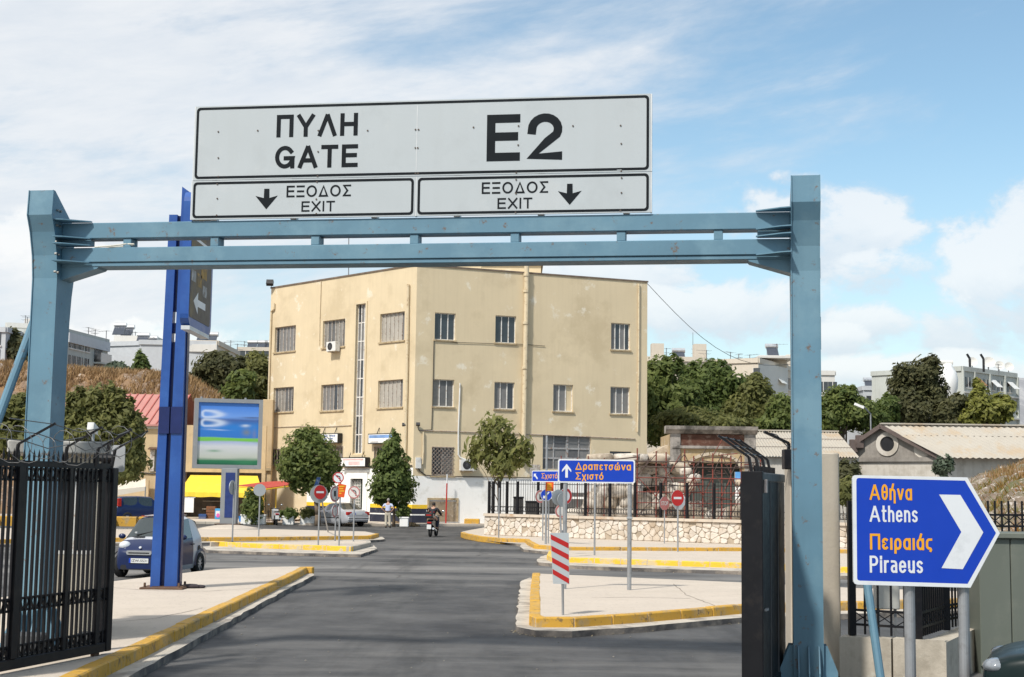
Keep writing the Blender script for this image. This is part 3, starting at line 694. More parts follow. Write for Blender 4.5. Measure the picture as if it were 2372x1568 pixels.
_panes = {}
def pane_obj(parent, f, u0, u1, z0, z1, d, m_, name='pane'):
    mb = MB(); f.box(mb, u0, u1, z0, z1, d - .012, d); part(parent, name, mb, m_)
def window(f, r, n, kind, idx):
    u0, u1, z0, z1 = r; d = -.2
    fm = M_framew if f is FR else M_frame
    mb = MB(); w = .055
    f.box(mb, u0, u0 + w, z0, z1, d - .05, d + .04); f.box(mb, u1 - w, u1, z0, z1, d - .05, d + .04)
    f.box(mb, u0 + w, u1 - w, z0, z0 + w, d - .05, d + .04); f.box(mb, u0 + w, u1 - w, z1 - w, z1, d - .05, d + .04)
    st = (u1 - u0) / n
    for i in range(1, n):
        u = u0 + st * i; f.box(mb, u - .028, u + .028, z0 + w, z1 - w, d - .05, d + .045)
    o = part(bld, 'window', mb, fm)
    for i in range(n):
        a = u0 + st * i + (w if i == 0 else .028); b = u0 + st * (i + 1) - (w if i == n - 1 else .028)
        mm = {'d': M_glass, 'b': M_blind, 'p': M_blind2, 'm': (M_blind, M_glass)[i % 2], 'x': M_blind}[kind]
        if kind == 'b': mm = (M_blind, M_blind3, M_blind, M_blind4)[(i * 5 + idx * 3 + i * i) % 4]
        if kind == 'b' and (i * 7 + idx * 3) % 11 == 0: mm = M_glass
        if kind == 'p' and i == n - 1: mm = M_blind
        if kind == 'x' and i == n - 1: mm = M_wallL
        pane_obj(o, f, a, b, z0 + w, z1 - w, d + random.uniform(-.01, .01), mm)
    sb = MB(); f.box(sb, u0 - .08, u1 + .08, z0 - .10, z0 - .002, -.18, .09); part(o, 'sill', sb, M_sill)
    return o
for i, (w, n, kd) in enumerate(WL): window(FL, FL.rect(*w), n, kd, i)
for i, (w, n, kd) in enumerate(WR): window(FR, FR.rect(*w), n, kd, i + 6)
def grille(f, r, kind):
    u0, u1, z0, z1 = r; d = -.2; mb = MB(); w = .06
    f.box(mb, u0, u0 + w, z0, z1, d - .05, d + .03); f.box(mb, u1 - w, u1, z0, z1, d - .05, d + .03)
    f.box(mb, u0 + w, u1 - w, z0, z0 + w, d - .05, d + .03); f.box(mb, u0 + w, u1 - w, z1 - w, z1, d - .05, d + .03)
    um = (u0 + u1) / 2; f.box(mb, um - .03, um + .03, z0 + w, z1 - w, d - .05, d + .03)
    o = part(bld, 'window', mb, M_frame)
    pane_obj(o, f, u0 + w, um - .03, z0 + w, z1 - w, d, M_glass); pane_obj(o, f, um + .03, u1 - w, z0 + w, z1 - w, d, M_blind)
    gb = MB(); W = u1 - u0; Hh = z1 - z0; r_ = .014
    if kind == 'x':
        s = .26; n = int((W + Hh) / s) + 1
        for i in range(-1, n + 1):
            for sg in (1, -1):
                # diagonals clipped to the opening
                a = i * s; pts = []
                x0 = max(0, a - Hh); x1 = min(W, a)
                if x1 - x0 < .05: continue
                p = (x0, a - x0); q = (x1, a - x1)
                if sg < 0: p = (W - p[0], p[1]); q = (W - q[0], q[1])
                gb.bar(f.pt(u0 + p[0], z0 + p[1], .03 + .016 * sg), f.pt(u0 + q[0], z0 + q[1], .03 + .016 * sg), .028, .028, f.n)
    else:
        n = int(W / .17)
        for i in range(n + 1):
            a = u0 + W * i / n; b = a + (.16 if i % 2 else -.16)
            b = min(u1, max(u0, b))
            gb.bar(f.pt(a, z0, .03), f.pt(b, z1, .03), .03, .03, f.n)
    for z in (z0, z1): gb.bar(f.pt(u0, z, .03), f.pt(u1, z, .03), .045, .045, f.n)
    part(o, 'grille', gb, M_rust)
    sb = MB(); f.box(sb, u0 - .1, u1 + .1, z0 - .12, z0 - .03, -.1, .1); part(o, 'sill', sb, M_sill)
for r, kd in GL: grille(FL, FL.rect(*r), kd)
for r, kd in GR: grille(FR, FR.rect(*r), kd)
# tall staircase strip
u0, u1, z0, z1 = FL.rect(*STRIP); mb = MB(); d = -.2; nrow = 8
for i in range(4):
    u = u0 + (u1 - u0) * i / 3; FL.box(mb, max(u0, u - .04), min(u1, u + .04), z0, z1, d - .05, d + .04)
for j in range(nrow + 1):
    z = z0 + (z1 - z0) * j / nrow
    FL.box(mb, u0 + .04, u1 - .04, max(z0, z - .035), min(z1, z + .035), d - .04, d + .035)
o = part(bld, 'window', mb, M_framew, label='tall narrow staircase window')
for i in range(3):
    for j in range(nrow):
        a = u0 + (u1 - u0) * i / 3 + .04; b = u0 + (u1 - u0) * (i + 1) / 3 - .04; c = z0 + (z1 - z0) * j / nrow + .035; e = z0 + (z1 - z0) * (j + 1) / nrow - .035
        pane_obj(o, FL, a, b, c, e, d, M_glass if (i * 5 + j * 3) % 7 in (0, 3) else M_blind)
mb = MB(); FL.box(mb, u0 - .16, u0, z0 - .1, z1 + .16, -.05, .07); FL.box(mb, u1, u1 + .16, z0 - .1, z1 + .16, -.05, .07); FL.box(mb, u0, u1, z1, z1 + .16, -.05, .07); FL.box(mb, u0 - .3, u1 + .3, z0 - .25, z0 - .1, -.05, .14)
part(o, 'window_surround', mb, M_wallL)
# workshop window on the right front
u0, u1, z0, z1 = FR.rect(*BIGW); mb = MB()
us = [u0 + (u1 - u0) * q for q in (0, .24, .52, .76, 1)]; zs = [z0 + (z1 - z0) * q for q in (0, .33, .62, 1)]
for i, u in enumerate(us): FR.box(mb, max(u0, u - (.09 if i in (0, 2, 4) else .04)), min(u1, u + (.09 if i in (0, 2, 4) else .04)), z0, z1, d - .05, d + .05)
for z in zs: FR.box(mb, u0, u1, max(z0, z - .06), min(z1, z + .06), d - .052, d + .052)
o = part(bld, 'window', mb, mat('grey steel frame', (.34, .34, .34), .6, var=.15, stain=((.22, .12, .07), .35, 6)), label='wide workshop window in the ground floor')
for i in range(4):
    for j in range(3): pane_obj(o, FR, us[i] + .05, us[i + 1] - .05, zs[j] + .065, zs[j + 1] - .065, d, M_blind if (i + j) % 3 else mat('dull glass', (.12, .12, .125), .3))
u0, u1, z0, z1 = FR.rect(*SMALLW); mb = MB(); FR.box(mb, u0, u1, z0, z1, d - .04, d); part(bld, 'window', mb, M_glass)
mb = MB(); u0, u1, z0, z1 = FR.rect(*SLOT); FR.box(mb, u0, u1, z0, z1, -.02, .03); part(bld, 'hatch', mb, M_frame)
# corner pilaster line, pipes, cables
c3 = lambda x, y: ((700 + x / 2.1564) / 1.1758, (680 + y / 2.1564) / 1.1758)
def pipe(f, pts, r, m_, name, d=None, n=8):
    mb = MB(); q = [f.pt(*f.uz(*c3(x, y)), (d or r + .03)) for x, y in pts]
    mb.path(q, r, n); return part(bld, name, mb, m_)
pp = pipe(FR, [(1577, 62), (1577, 240), (1568, 690), (1560, 1090), (1558, 1250)], .17, M_pipe, 'drain_pipe', .2, 10)
mb = MB()
for y in (150, 245, 432, 695): u, z = FR.uz(*c3(1577 - (y - 62) * .017, y)); mb.tube(FR.pt(u, z - .09, .2), FR.pt(u, z + .09, .2), .21, 10)
part(pp, 'pipe_collar', mb, M_pipe)
pipe(FR, [(1190, 785), (1186, 900), (1180, 1060), (1180, 1205), (1192, 1222), (1225, 1234)], .05, M_ac, 'condenser_duct')
pipe(FL, [(107, 315), (106, 350), (90, 362), (76, 800), (66, 1290), (62, 1400)], .07, M_pipe, 'drain_pipe')
pipe(FL, [(380, 185), (372, 420), (370, 560)], .03, M_pipe, 'conduit')
pipe(FL, [(897, 205), (890, 700), (878, 1240)], .10, M_pipe, 'drain_pipe')
pipe(FR, [(2240, 200), (2238, 700), (2232, 1070)], .06, M_pipe, 'drain_pipe')
pipe(FR, [(1038, 535), (1030, 900), (1024, 1058), (950, 1060), (942, 1040)], .025, M_cable, 'cable', .05, 5)
pipe(FR, [(1040, 532), (1170, 545), (1400, 552), (1560, 556), (1690, 566)], .018, M_cable, 'cable', .05, 5)
pipe(FR, [(955, 1062), (1160, 1068), (1400, 1078), (1640, 1086), (1960, 1100), (2220, 1112)], .03, M_rust, 'cable', .05, 5)
pipe(FL, [(70, 1045), (250, 1038), (410, 1040), (560, 1032)], .022, M_rust, 'cable', .05, 5)
pipe(FR, [(935, 1265), (955, 1300), (990, 1325), (1100, 1332), (1300, 1334), (1520, 1338), (1700, 1342)], .035, M_cable, 'cable', .07, 5)
pipe(FL, [(520, 1272), (700, 1276), (850, 1270), (915, 1268)], .04, M_cable, 'cable', .07, 5)
pipe(FR, [(975, 1070), (975, 1180), (970, 1260)], .06, M_pipe, 'conduit')
mb = MB(); u, z = FR.uz(*c3(945, 1252)); FR.box(mb, u - .18, u + .18, z - .35, z + .35, -.01, .16); part(bld, 'meter_box', mb, M_ac)
# roof-top stair house
a = P(1100, 640, 101); b = P(1253, 640, 101)
mb = MB().box(a.x, b.x, 101, 106, BH - .3, P(1180, 614, 101).z); part(bld, 'stair_house', mb, M_wallL)
mb = MB().box(a.x - .15, b.x + .15, 100.85, 106.15, P(1180, 614, 101).z, P(1180, 614, 101).z + .12); part(bld, 'stair_house_roof', mb, M_roofedge)
a = P(1018, 640, 98.5); mb = MB().box(a.x, a.x + 2.9, 98.5, 101, BH - .3, P(1050, 612, 98.5).z); part(bld, 'parapet_block', mb, M_wallL)

def ac_unit(f, r, label):
    u0, u1, z0, z1 = r; loc = f.pt((u0 + u1) / 2, z0, 0)
    t_ = thing('air_conditioner', label, 'air conditioner', loc)
    mb = MB(); f.box(mb, u0, u1, z0, z1, .12, .5); part(t_, 'casing', mb, M_ac)
    c = f.pt(u0 + (u1 - u0) * .4, (z0 + z1) / 2, .505); rr = (z1 - z0) * .40
    part(t_, 'fan_guard', MB().disc(c, f.n, rr, .012, 20), M_black)
    mb = MB()
    for q in range(6): a_ = math.pi * q / 6; v = (f.u * math.cos(a_) + Vector((0, 0, 1)) * math.sin(a_)) * rr * .8; mb.bar(c - v + f.n * .016, c + v + f.n * .016, .02, .006, f.n)
    part(t_, 'fan', mb, mat('dark grey plastic', (.09, .09, .095), .5))
    mb = MB(); f.box(mb, u0 + .1, u0 + .16, z0 - .06, z0, 0, .5); f.box(mb, u1 - .16, u1 - .1, z0 - .06, z0, 0, .5); part(t_, 'bracket', mb, M_frame)
ac_unit(FR, FR.rect(1184, 1268, 1233, 1297), 'white air conditioner low on the right front beside the diamond grille')
ac_unit(FL, FL.rect(441, 494, 543, 598), 'small white air conditioner under a top-floor window')
def flood(p, lab, s=.4):
    t_ = thing('floodlight', lab, 'floodlight', p)
    mb = MB().obox(p + Vector((-.1, -.3, .35)) * s, (.32 * s, 0, 0), (0, .16 * s, -.1 * s), (0, .12 * s, .2 * s)); part(t_, 'lamp_head', mb, M_black)
    part(t_, 'bracket', MB().bar(p, p + Vector((-.05, -.2, .35)) * s, .04), M_black)
flood(FL.pt(.15, BH + .1, .1), 'black floodlight on the left end of the roof edge', .8)
flood(FR.pt(.3, FR.uz(*c3(945, 1038))[1], .1), 'small black lamp low on the right front near the corner')
flood(FL.pt(FL.len - .8, FL.uz(*c3(897, 1040))[1], .1), 'tiny black lamp on the left front near the corner')
def lightbox(f, r, label, draw):
    u0, u1, z0, z1 = r; t_ = thing('shop_sign', label, 'sign', f.pt((u0 + u1) / 2, z0, 0))
    mb = MB(); f.box(mb, u0, u1, z0, z1, .05, .42); part(t_, 'case', mb, M_black)
    mb = MB(); f.box(mb, u0 + .06, u1 - .06, z0 + .06, z1 - .06, .42, .426); part(t_, 'face', mb, M_white)
    for q in (.25, .75): u = u0 + (u1 - u0) * q; part(t_, 'hanger', MB().bar(f.pt(u, z1, .2), f.pt(u, z1 + .4, .02), .04), M_cable)
    draw(t_, u0, u1, z0, z1)
M_ink = mat('blue sign print', (.08, .16, .38), .5); M_inkd = mat('dark sign print', (.03, .03, .05), .5)
def draw1(t_, u0, u1, z0, z1):
    h = z1 - z0; w = u1 - u0
    for row, (zz, hh, ws) in enumerate(((.64, .2, (.10, .34, .38, .58, .64, .90)), (.38, .17, (.16, .36, .42, .55, .62, .80)))):
        mb = MB()
        for a, b in zip(ws[::2], ws[1::2]):          # worn lines of print, past reading
            k_ = int((b - a) * 40)
            for q in range(k_): x0 = u0 + w * (a + (b - a) * q / k_); FL.box(mb, x0, x0 + w * (b - a) / k_ * (.55 + .3 * ((q * 7) % 3) / 2), z0 + h * zz, z0 + h * (zz + hh * (1 - .2 * ((q * 5) % 2))), .42, .43)
        part(t_, 'print_line', mb, M_ink, kind='stuff')
    mb = MB(); FL.box(mb, u0 + w * .45, u1 - w * .22, z0 + h * .12, z0 + h * .2, .42, .43); part(t_, 'small_print', mb, M_inkd)
def stripes(rows):
    def dr_(t_, u0, u1, z0, z1):
        h = z1 - z0; w = u1 - u0
        for a, b, c, d_, m_ in rows:
            mb = MB(); FL.box(mb, u0 + w * a, u0 + w * b, z0 + h * c, z0 + h * d_, .42, .43); part(t_, 'print', mb, m_)
    return dr_
lightbox(FL, FL.rect(365, 504, 1080, 1138), 'white shop sign with blue lettering partly behind the round tree', draw1)
lightbox(FL, FL.rect(680, 836, 1080, 1140), 'white shop sign with a blurred blue band above the narrow tree',
         stripes([(.05, .93, .55, .85, mat('blurred blue print', (.20, .34, .62), .5, var=.3, scale=1)), (.1, .4, .14, .2, M_inkd)]))
lightbox(FL, FL.rect(518, 666, 1220, 1277), 'white shop sign with faded pink print over the door',
         stripes([(.1, .92, .68, .84, mat('pink print', (.66, .45, .43), .5, var=.2)), (.33, .78, .2, .58, mat('pale pink print', (.72, .52, .50), .5, var=.2))]))
# ------------------------------------------------------------------ the blue gantry and its sign
M_teal = mat('blue-grey steel paint', (.115, .225, .300), .5, var=.10, scale=.9, bump=.06, bscale=12, stain=((.16, .28, .35), .45, 1.1), streak=((.09, .18, .25), .35), stain2=((.15, .10, .07), .045, 7), spec=.4)
M_weld = mat('rusty steel', (.12, .07, .045), .85, var=.3, scale=4)
M_bolt = mat('bolt', (.25, .25, .24), .5, .6, var=.3)
GA, GB = Vector((-6.17, 18.9, 0)), Vector((3.60, 17.4, 0))
gmid = (GA + GB) / 2; gang = math.atan2((GB - GA).y, (GB - GA).x); glen = (GB - GA).length / 2
gan = thing('gantry', 'blue-grey steel gantry spanning the exit lane on two bent posts', 'gantry', gmid, gang)
def post(x, z0):
    prof = [(-.2, z0), (-.2, 5.05), (-.24, 5.35), (-.33, 5.65), (-.43, 5.86), (-.41, 6.19), (-.36, 6.19), (.2, 5.82), (.3, 5.25), (.29, 5.1), (.245, 4.85), (.215, 4.5), (.2, 4.1), (.2, z0)]
    mb = MB().prism(prof, (x - .17, 0, 0), (0, 1, 0), (0, 0, 1), (.34, 0, 0))
    o = part(gan, 'post', mb, M_teal, False)
    e = MB()
    for sx in (-.17, .17):
        for (a, b), (c, d) in zip(prof[:5], prof[1:6]): e.bar((x + sx, a - .006, b), (x + sx, c - .006, d), .012, .018)
    part(o, 'flange_edge', e, M_teal, False)
    return o
for x, z0 in ((-glen, .27), (glen, .1)):
    o = post(x, z0); b = MB().cbox(x - .34, x + .34, -.38, .38, z0 - .04, z0 + .025, .01); part(o, 'base_plate', b, M_teal, False)
    for fx in (-.12, 0, .12):
        part(o, 'base_fin', MB().prism([(0, 0), (-.17, 0), (-.17, .12), (-.05, .42), (0, .42)], (x + fx - .008, -.203, z0 + .025), (0, 1, 0), (0, 0, 1), (.016, 0, 0)), M_teal, False)
    for sg in (-1, 1):
        part(o, 'base_fin', MB().prism([(0, 0), (.17, 0), (.17, .12), (.05, .42), (0, .42)], (x + sg * .173, -.16, z0 + .025), (sg, 0, 0), (0, 0, 1), (0, .02, 0)), M_teal, False)
        part(o, 'base_fin', MB().prism([(0, 0), (.17, 0), (.17, .12), (.05, .42), (0, .42)], (x + sg * .173, .10, z0 + .025), (sg, 0, 0), (0, 0, 1), (0, .02, 0)), M_teal, False)
ex = glen - .172
part(gan, 'upper_beam', MB().cbox(-ex, ex, -.12, .14, 5.59, 5.80, .008), M_teal, False)
lb = part(gan, 'lower_beam', MB().cbox(-ex, ex, -.12, .20, 5.27, 5.465, .008), M_teal, False)
part(lb, 'bottom_flange', MB().cbox(-ex, ex, -.10, .24, 5.215, 5.266, .006), M_teal, False)
gfac = Fac(gmid - Vector((math.cos(gang), math.sin(gang), 0)) * glen, gmid + Vector((math.cos(gang), math.sin(gang), 0)) * glen)
for px in (302, 503, 735, 963, 1195, 1440, 1664):
    x = gfac.uz(px, 555)[0] - glen
    part(gan, 'strut', MB().cbox(x - .055, x + .055, -.10, .04, 5.467, 5.588, .006), M_teal, False)
    part(gan, 'strut', MB().cbox(x - .055, x + .055, .045, .12, 5.467, 5.588, .006), M_teal, False)
for sg in (-1, 1):
    for zi, z in enumerate((5.802, 5.575, 5.485, 5.255)):
        poly = [(0, -.12), (0, -.40), (.12, -.36), (.42, -.17), (.42, -.12)]
        part(gan, 'gusset_plate', MB().prism(poly, (sg * ex, 0, z), (-sg, 0, 0), (0, 1, 0), (0, 0, .014)), M_teal, False)
    part(gan, 'web_plate', MB().box(*sorted((sg * ex, sg * (ex - .40))), -.10, .02, 5.50, 5.574), M_teal, False)
    part(gan, 'haunch', MB().prism([(0, 5.213), (.52, 5.213), (.50, 5.19), (0, 5.04)], (sg * ex, -.09, 0), (-sg, 0, 0), (0, 0, 1), (0, .28, 0)), M_teal, False)
bm_ = MB()
for z in (5.94, 5.74, 5.52, 5.36, 5.12):
    for y in (-.30, -.22): bm_.tube((-ex, y, z), (-ex + .03, y, z), .016, 6)
part(gan, 'bolts', bm_, M_bolt, False, kind='stuff')
rp = gfac.uz(310, 562)[0] - glen
part(gan, 'knotted_rope', MB().path([(rp - .5, -.1, 5.475), (rp - .25, -.13, 5.485), (rp - .05, -.09, 5.515), (rp + .06, -.12, 5.505), (rp - .06, -.05, 5.49), (rp - .3, -.06, 5.48), (rp - .42, -.11, 5.44)], .011), mat('pale rope', (.6, .58, .5), .9), False)
part(gan, 'brace', MB().tube((-glen - .17, .05, 4.75), (-glen - 1.05, -1.1, .26), .06, 10), M_teal, False)
mb = MB()
for z, h in ((4.98, .25), (4.1, .4), (3.55, .2)): mb.box(glen + .172, glen + .19, -.05, .12, z, z + h)
part(gan, 'side_plates', mb, M_teal, False, kind='stuff')

M_sgn = mat('reflective grey sign sheet', (.45, .485, .50), .5, var=.03, scale=.8, stain=((.42, .452, .466), .3, 1.3), streak=((.41, .435, .44), .2), stain2=((.48, .508, .518), .18, .9))
M_blk = mat('black sign film', (.010, .013, .016), .6, var=.15, spec=.12)
M_alu = mat('aluminium edge', (.62, .63, .63), .45, .3, var=.1)
sfac = Fac(gfac.pt(0, 0, .15), gfac.pt(gfac.len, 0, .15))      # the plane of the boards, just in front of the beam
cs = lambda x, y: ((500 + x / 1.8246) / 1.1758, (240 + y / 1.8246) / 1.1758)
def suz(x, y): return sfac.uz(*cs(x, y))
def srect(x0, x1, y0, y1):
    mx, my = (x0 + x1) / 2, (y0 + y1) / 2
    return suz(x0, my)[0], suz(x1, my)[0], suz(mx, y1)[1], suz(mx, y0)[1]
xL, xM, xR = suz(46, 400)[0], suz(1158, 300)[0], suz(2320, 300)[0]
zT, zS, zB = 7.335, 6.335, 5.815
gs = thing('overhead_sign', 'long grey board reading GATE E2 with EXIT arrows, standing on the gantry beam', 'sign', sfac.pt((xL + xR) / 2, zB))
def board(u0, u1, z0, z1, joint=None):
    mb = MB(); sfac.box(mb, u0, u1, z0, z1, -.03, 0); o = part(gs, 'panel', mb, [M_sgn])
    mb = MB(); mid = Vector(((u0 + u1) / 2, 0, 0)); r = .05
    g = .018; w = .032
    ring(mb, rrect(u0 + g, u1 - g, z0 + g, z1 - g, r), rrect(u0 + g + w, u1 - g - w, z0 + g + w, z1 - g - w, r * .6), sfac.a, sfac.u, (0, 0, 1), sfac.n, .003)
    part(o, 'border', mb, M_blk)
    e = MB(); sfac.box(e, u0 - .012, u0, z0, z1, -.05, -.002); part(o, 'edge_channel', e, M_alu)
    e = MB(); sfac.box(e, u1, u1 + .02, z0, z1, -.07, -.004); part(o, 'edge_channel', e, M_alu)
    return o
top = board(xL + .01, xR, zS + .004, zT); pl = board(xL, xM - .008, zB, zS - .004); pr = board(xM + .008, xR, zB, zS - .004)
def letters(o, s, r, bold=.16):
    mb = MB(); u0, u1, z0, z1 = srect(*r); caps(mb, s, u0, u1, z0, z1, sfac.a, sfac.u, (0, 0, 1), sfac.n, bold, .003); part(o, 'lettering', mb, M_blk)
letters(top, 'ΠΥΛΗ', (463, 866, 128, 240), .185); letters(top, 'GATE', (455, 866, 283, 396), .185); letters(top, 'E2', (1507, 1882, 128, 360), .18)
letters(pl, 'ΕΞΟΔΟΣ', (512, 832, 482, 540), .155); letters(pl, 'EXIT', (586, 752, 561, 613), .155)
letters(pr, 'ΕΞΟΔΟΣ', (1482, 1812, 465, 523), .155); letters(pr, 'EXIT', (1560, 1733, 545, 599), .155)
for o, r in ((pl, (357, 468, 500, 602)), (pr, (1860, 1978, 475, 580))):
    u0, u1, z0, z1 = srect(*r); w = u1 - u0; h = z1 - z0; um = (u0 + u1) / 2
    pts = [(um - w * .115, z1), (um + w * .115, z1), (um + w * .125, z0 + h * .55), (u1, z0 + h * .66), (um, z0), (u0, z0 + h * .66), (um - w * .125, z0 + h * .55)]
    part(o, 'down_arrow', flat(MB(), pts, sfac.a, sfac.u, (0, 0, 1), sfac.n, .003), M_blk)
e = MB(); sfac.box(e, xM - .004, xM + .004, zS + .08, zT - .07, .0015, .002); part(top, 'joint_line', e, M_alu)
sc = MB()
for x, y in ((173, 217), (173, 347), (173, 440), (369, 211), (915, 211), (670, 211), (669, 316), (666, 437), (1153, 206), (1168, 206), (1152, 297), (1164, 297), (1153, 423), (1166, 423), (1441, 195), (1665, 188), (1663, 283), (1653, 420), (1935, 188), (2172, 186), (2175, 276), (2175, 412),
             (168, 477), (168, 549), (165, 632), (663, 466), (660, 552), (660, 624), (1653, 455), (1652, 524), (1650, 618), (2177, 446), (2176, 520), (2171, 608)):
    u, z = suz(x, y); sc.disc(sfac.pt(u, z, .003), sfac.n, .011, .006, 8)
part(gs, 'screws', sc, mat('brown screw head', (.10, .075, .06), .6), kind='stuff')
mb = MB()
for i in range(6):
    u = xL + .3 + (xR - xL - .6) * i / 5
    m2 = MB(); sfac.box(m2, u - .04, u + .04, 5.60 + .205, zT - .05, -.13, -.032); part(gs, 'support', m2, M_alu)
for z in (6.05, 6.6, 7.05):
    m2 = MB(); sfac.box(m2, xL + .02, xR - .02, z, z + .05, -.165, -.132); part(gs, 'back_rail', m2, M_alu)
part(gs, 'maker_tag', (lambda q: (sfac.box(q, xR - .42, xR - .36, zS + .02, zS + .03, 0, .005), q)[1])(MB()), M_sgn)

# ------------------------------------------------------------------ black sliding gate leaf on the left
M_iron = mat('black gate paint', (.008, .008, .010), .45, var=.25, scale=2, stain=((.022, .019, .018), .3, 3), spec=.25)
M_wire = mat('galvanised wire', (.16, .16, .16), .5, .5)
M_galv = mat('galvanised tube', (.36, .37, .38), .45, .5, var=.12, scale=3, stain=((.27, .27, .27), .4, 6), spec=.4)
M_conc = mat('raw concrete', (.47, .42, .345), .92, var=.12, scale=1.2, bump=.35, bscale=16, stain=((.34, .30, .24), .4, 1.7), streak=((.28, .24, .19), .35), stain2=((.5, .47, .4), .15, 4))
ga_a, ga_b = Vector((-4.99, 18.02, 0)), Vector((-5.59, 15.84, 0))
gang2 = math.atan2((ga_b - ga_a).y, (ga_b - ga_a).x)
lg = thing('sliding_gate', 'black iron gate leaf with spikes and lattice bands, left of the lane', 'gate', ga_a, gang2)
GLEN = 3.3; zb = .29
part(lg, 'end_stile', MB().cbox(-.02, .10, -.06, .06, zb, 2.55, .008), M_iron, False)
part(lg, 'bottom_beam', MB().cbox(.102, GLEN, -.05, .05, zb, zb + .115, .008), M_iron, False)
for z in (.415, .525, .915, 1.045, 2.37, 2.495): part(lg, 'rail', MB().cbox(.102, GLEN, -.022, .022, z, z + .026, .004), M_iron, False)
part(lg, 'top_sheet', MB().box(.102, GLEN, -.012, .012, 2.53, 2.60), M_iron, False)
nb = 30
bar_me = MB().box(-.014, .014, -.014, .014, .40, 2.53).mesh('bar', M_iron)
spk_me = MB().add([(-.012, -.006, 2.6), (.012, -.006, 2.6), (.012, .006, 2.6), (-.012, .006, 2.6), (-.016, -.007, 2.66), (.016, -.007, 2.66), (.016, .007, 2.66), (-.016, .007, 2.66), (0, 0, 2.74)],
    [(0, 1, 5, 4), (1, 2, 6, 5), (2, 3, 7, 6), (3, 0, 4, 7), (4, 5, 8), (5, 6, 8), (6, 7, 8), (7, 4, 8)]).mesh('spike', M_iron)
for i in range(nb):
    x = .15 + i * .0965
    o = part(lg, 'bar', bar_me); o.location = (x, .018, 0)
    s_ = part(lg, 'spike', spk_me); s_.location = (x + .03, 0, 0)
for z0, z1 in ((.441, .525), (.941, 1.045), (2.396, 2.495)):
    mb = MB(); n = 46
    for i in range(n):
        x = .12 + i * (GLEN - .2) / n; w = (GLEN - .2) / n
        mb.bar((x, -.006, z0), (x + w / 2, -.006, z1), .012, .012, (0, 1, 0)); mb.bar((x + w / 2, .006, z1), (x + w, .006, z0), .012, .012, (0, 1, 0))
    part(lg, 'lattice', mb, M_iron, False, kind='stuff')
for i, (a0, w) in enumerate(((.30, .06), (1.0, .06), (1.95, .12))): part(lg, 'leaf_stile', MB().box(a0, a0 + w, .034, .06, .41, 2.53), M_iron, False)
arms = []
for i, x in enumerate((.06, .45, 1.13, 2.1)):
    t0 = Vector((x, 0, 2.53)); t1 = Vector((x - .02, .03, 2.78)); t2 = Vector((x - .16, .40, 3.02)); arms.append((t1, t2))
    part(lg, 'spike_arm', MB().bar(t0, t1, .045, .02).bar(t1, t2, .045, .022), M_iron, False)
rw = random.Random(4)
for q in (.15, .5, .95):
    pts = []
    for j, (a, b) in enumerate(arms):
        pts.append(a.lerp(b, q))
        if j < len(arms) - 1:
            n2 = arms[j + 1]; m_ = a.lerp(b, q).lerp(n2[0].lerp(n2[1], q), .5); pts.append(m_ + Vector((0, rw.uniform(-.05, .05), -.07)))
    pts.append(pts[-1] + Vector((.9, .05, .02)))
    part(lg, 'wire', MB().path(pts, .006, 5), M_wire, False)
pts = []
for i in range(110):
    a = i * .5; x = 2.7 - i * .0242; rr = .17 + .05 * math.sin(i * .13)
    pts.append((x + .05 * math.sin(a), .2 + rr * math.cos(a), 2.80 + rr * math.sin(a) - .06 * math.sin(i * .045)))
part(lg, 'razor_coil', MB().path(pts, .0042, 4), M_wire, False)
part(lg, 'guide_wheel', MB().disc((.25, -.03, zb - .02), (0, 1, 0), .06, .05, 14), M_weld, False)
# guide post with the last barbed arm, behind the leaf
p0 = Vector((-5.19, 18.4, .25))
t_ = thing('gate_guide_post', 'black guide post with upturned barbed arm at the end of the left gate', 'post', p0)
part(t_, 'shaft', MB().cbox(p0.x - .06, p0.x + .06, p0.y - .05, p0.y + .05, .25, 2.72, .006), M_iron)
part(t_, 'spike_arm', MB().bar((p0.x, p0.y, 2.72), (p0.x + .02, p0.y, 2.86), .04, .03).bar((p0.x + .02, p0.y, 2.86), (p0.x + .30, p0.y - .05, 3.06), .045, .025), M_iron)
part(t_, 'roller', MB().tube((p0.x - .12, p0.y - .12, 2.68), (p0.x + .1, p0.y - .12, 2.68), .05, 10), M_iron)

# guard booth behind the post
zf = .25; ba, bb_ = P(62, 1250, 19.4), P(228, 1250, 20.0); ba.z = bb_.z = 0; ztop = 2.93
M_booth = mat('beige booth wall', (.52, .465, .375), .8, var=.06, stain=((.42, .37, .29), .3, 1.5), streak=((.37, .32, .25), .25))
brot = R(15.6); BW = (bb_ - ba).length; bt = thing('guard_booth', 'beige flat-roofed guard booth behind the left gantry post', 'booth', (bb_.x, bb_.y, zf), brot)
mb = MB().box(-BW, -.62, 0, .1, 0, 2.5).box(-.62, -.06, 0, .1, 0, 1.15).box(-.62, -.06, 0, .1, 2.3, 2.5).box(-.06, 0, 0, .1, 0, 2.5).box(-BW, -BW + .1, .1, 1.6, 0, 2.5).box(-.1, 0, .1, 1.6, 0, 2.5).box(-BW, 0, 1.6, 1.7, 0, 2.5)
part(bt, 'wall', mb, M_booth, False)
part(bt, 'roof', MB().cbox(-BW - .25, .12, -.25, 1.85, 2.502, 2.68, .02), mat('grey roof slab', (.40, .385, .355), .85, var=.1, stain=((.28, .27, .25), .4, 2)), False)
fo = part(bt, 'window', MB().box(-.62, -.06, .05, .065, 1.15, 2.3), M_glass, False)
part(fo, 'frame', MB().bar((-.62, .02, 1.15), (-.06, .02, 1.15), .05).bar((-.34, .02, 1.15), (-.34, .02, 2.3), .04), M_framew, False)
cp = P(215, 1030, 20.0)
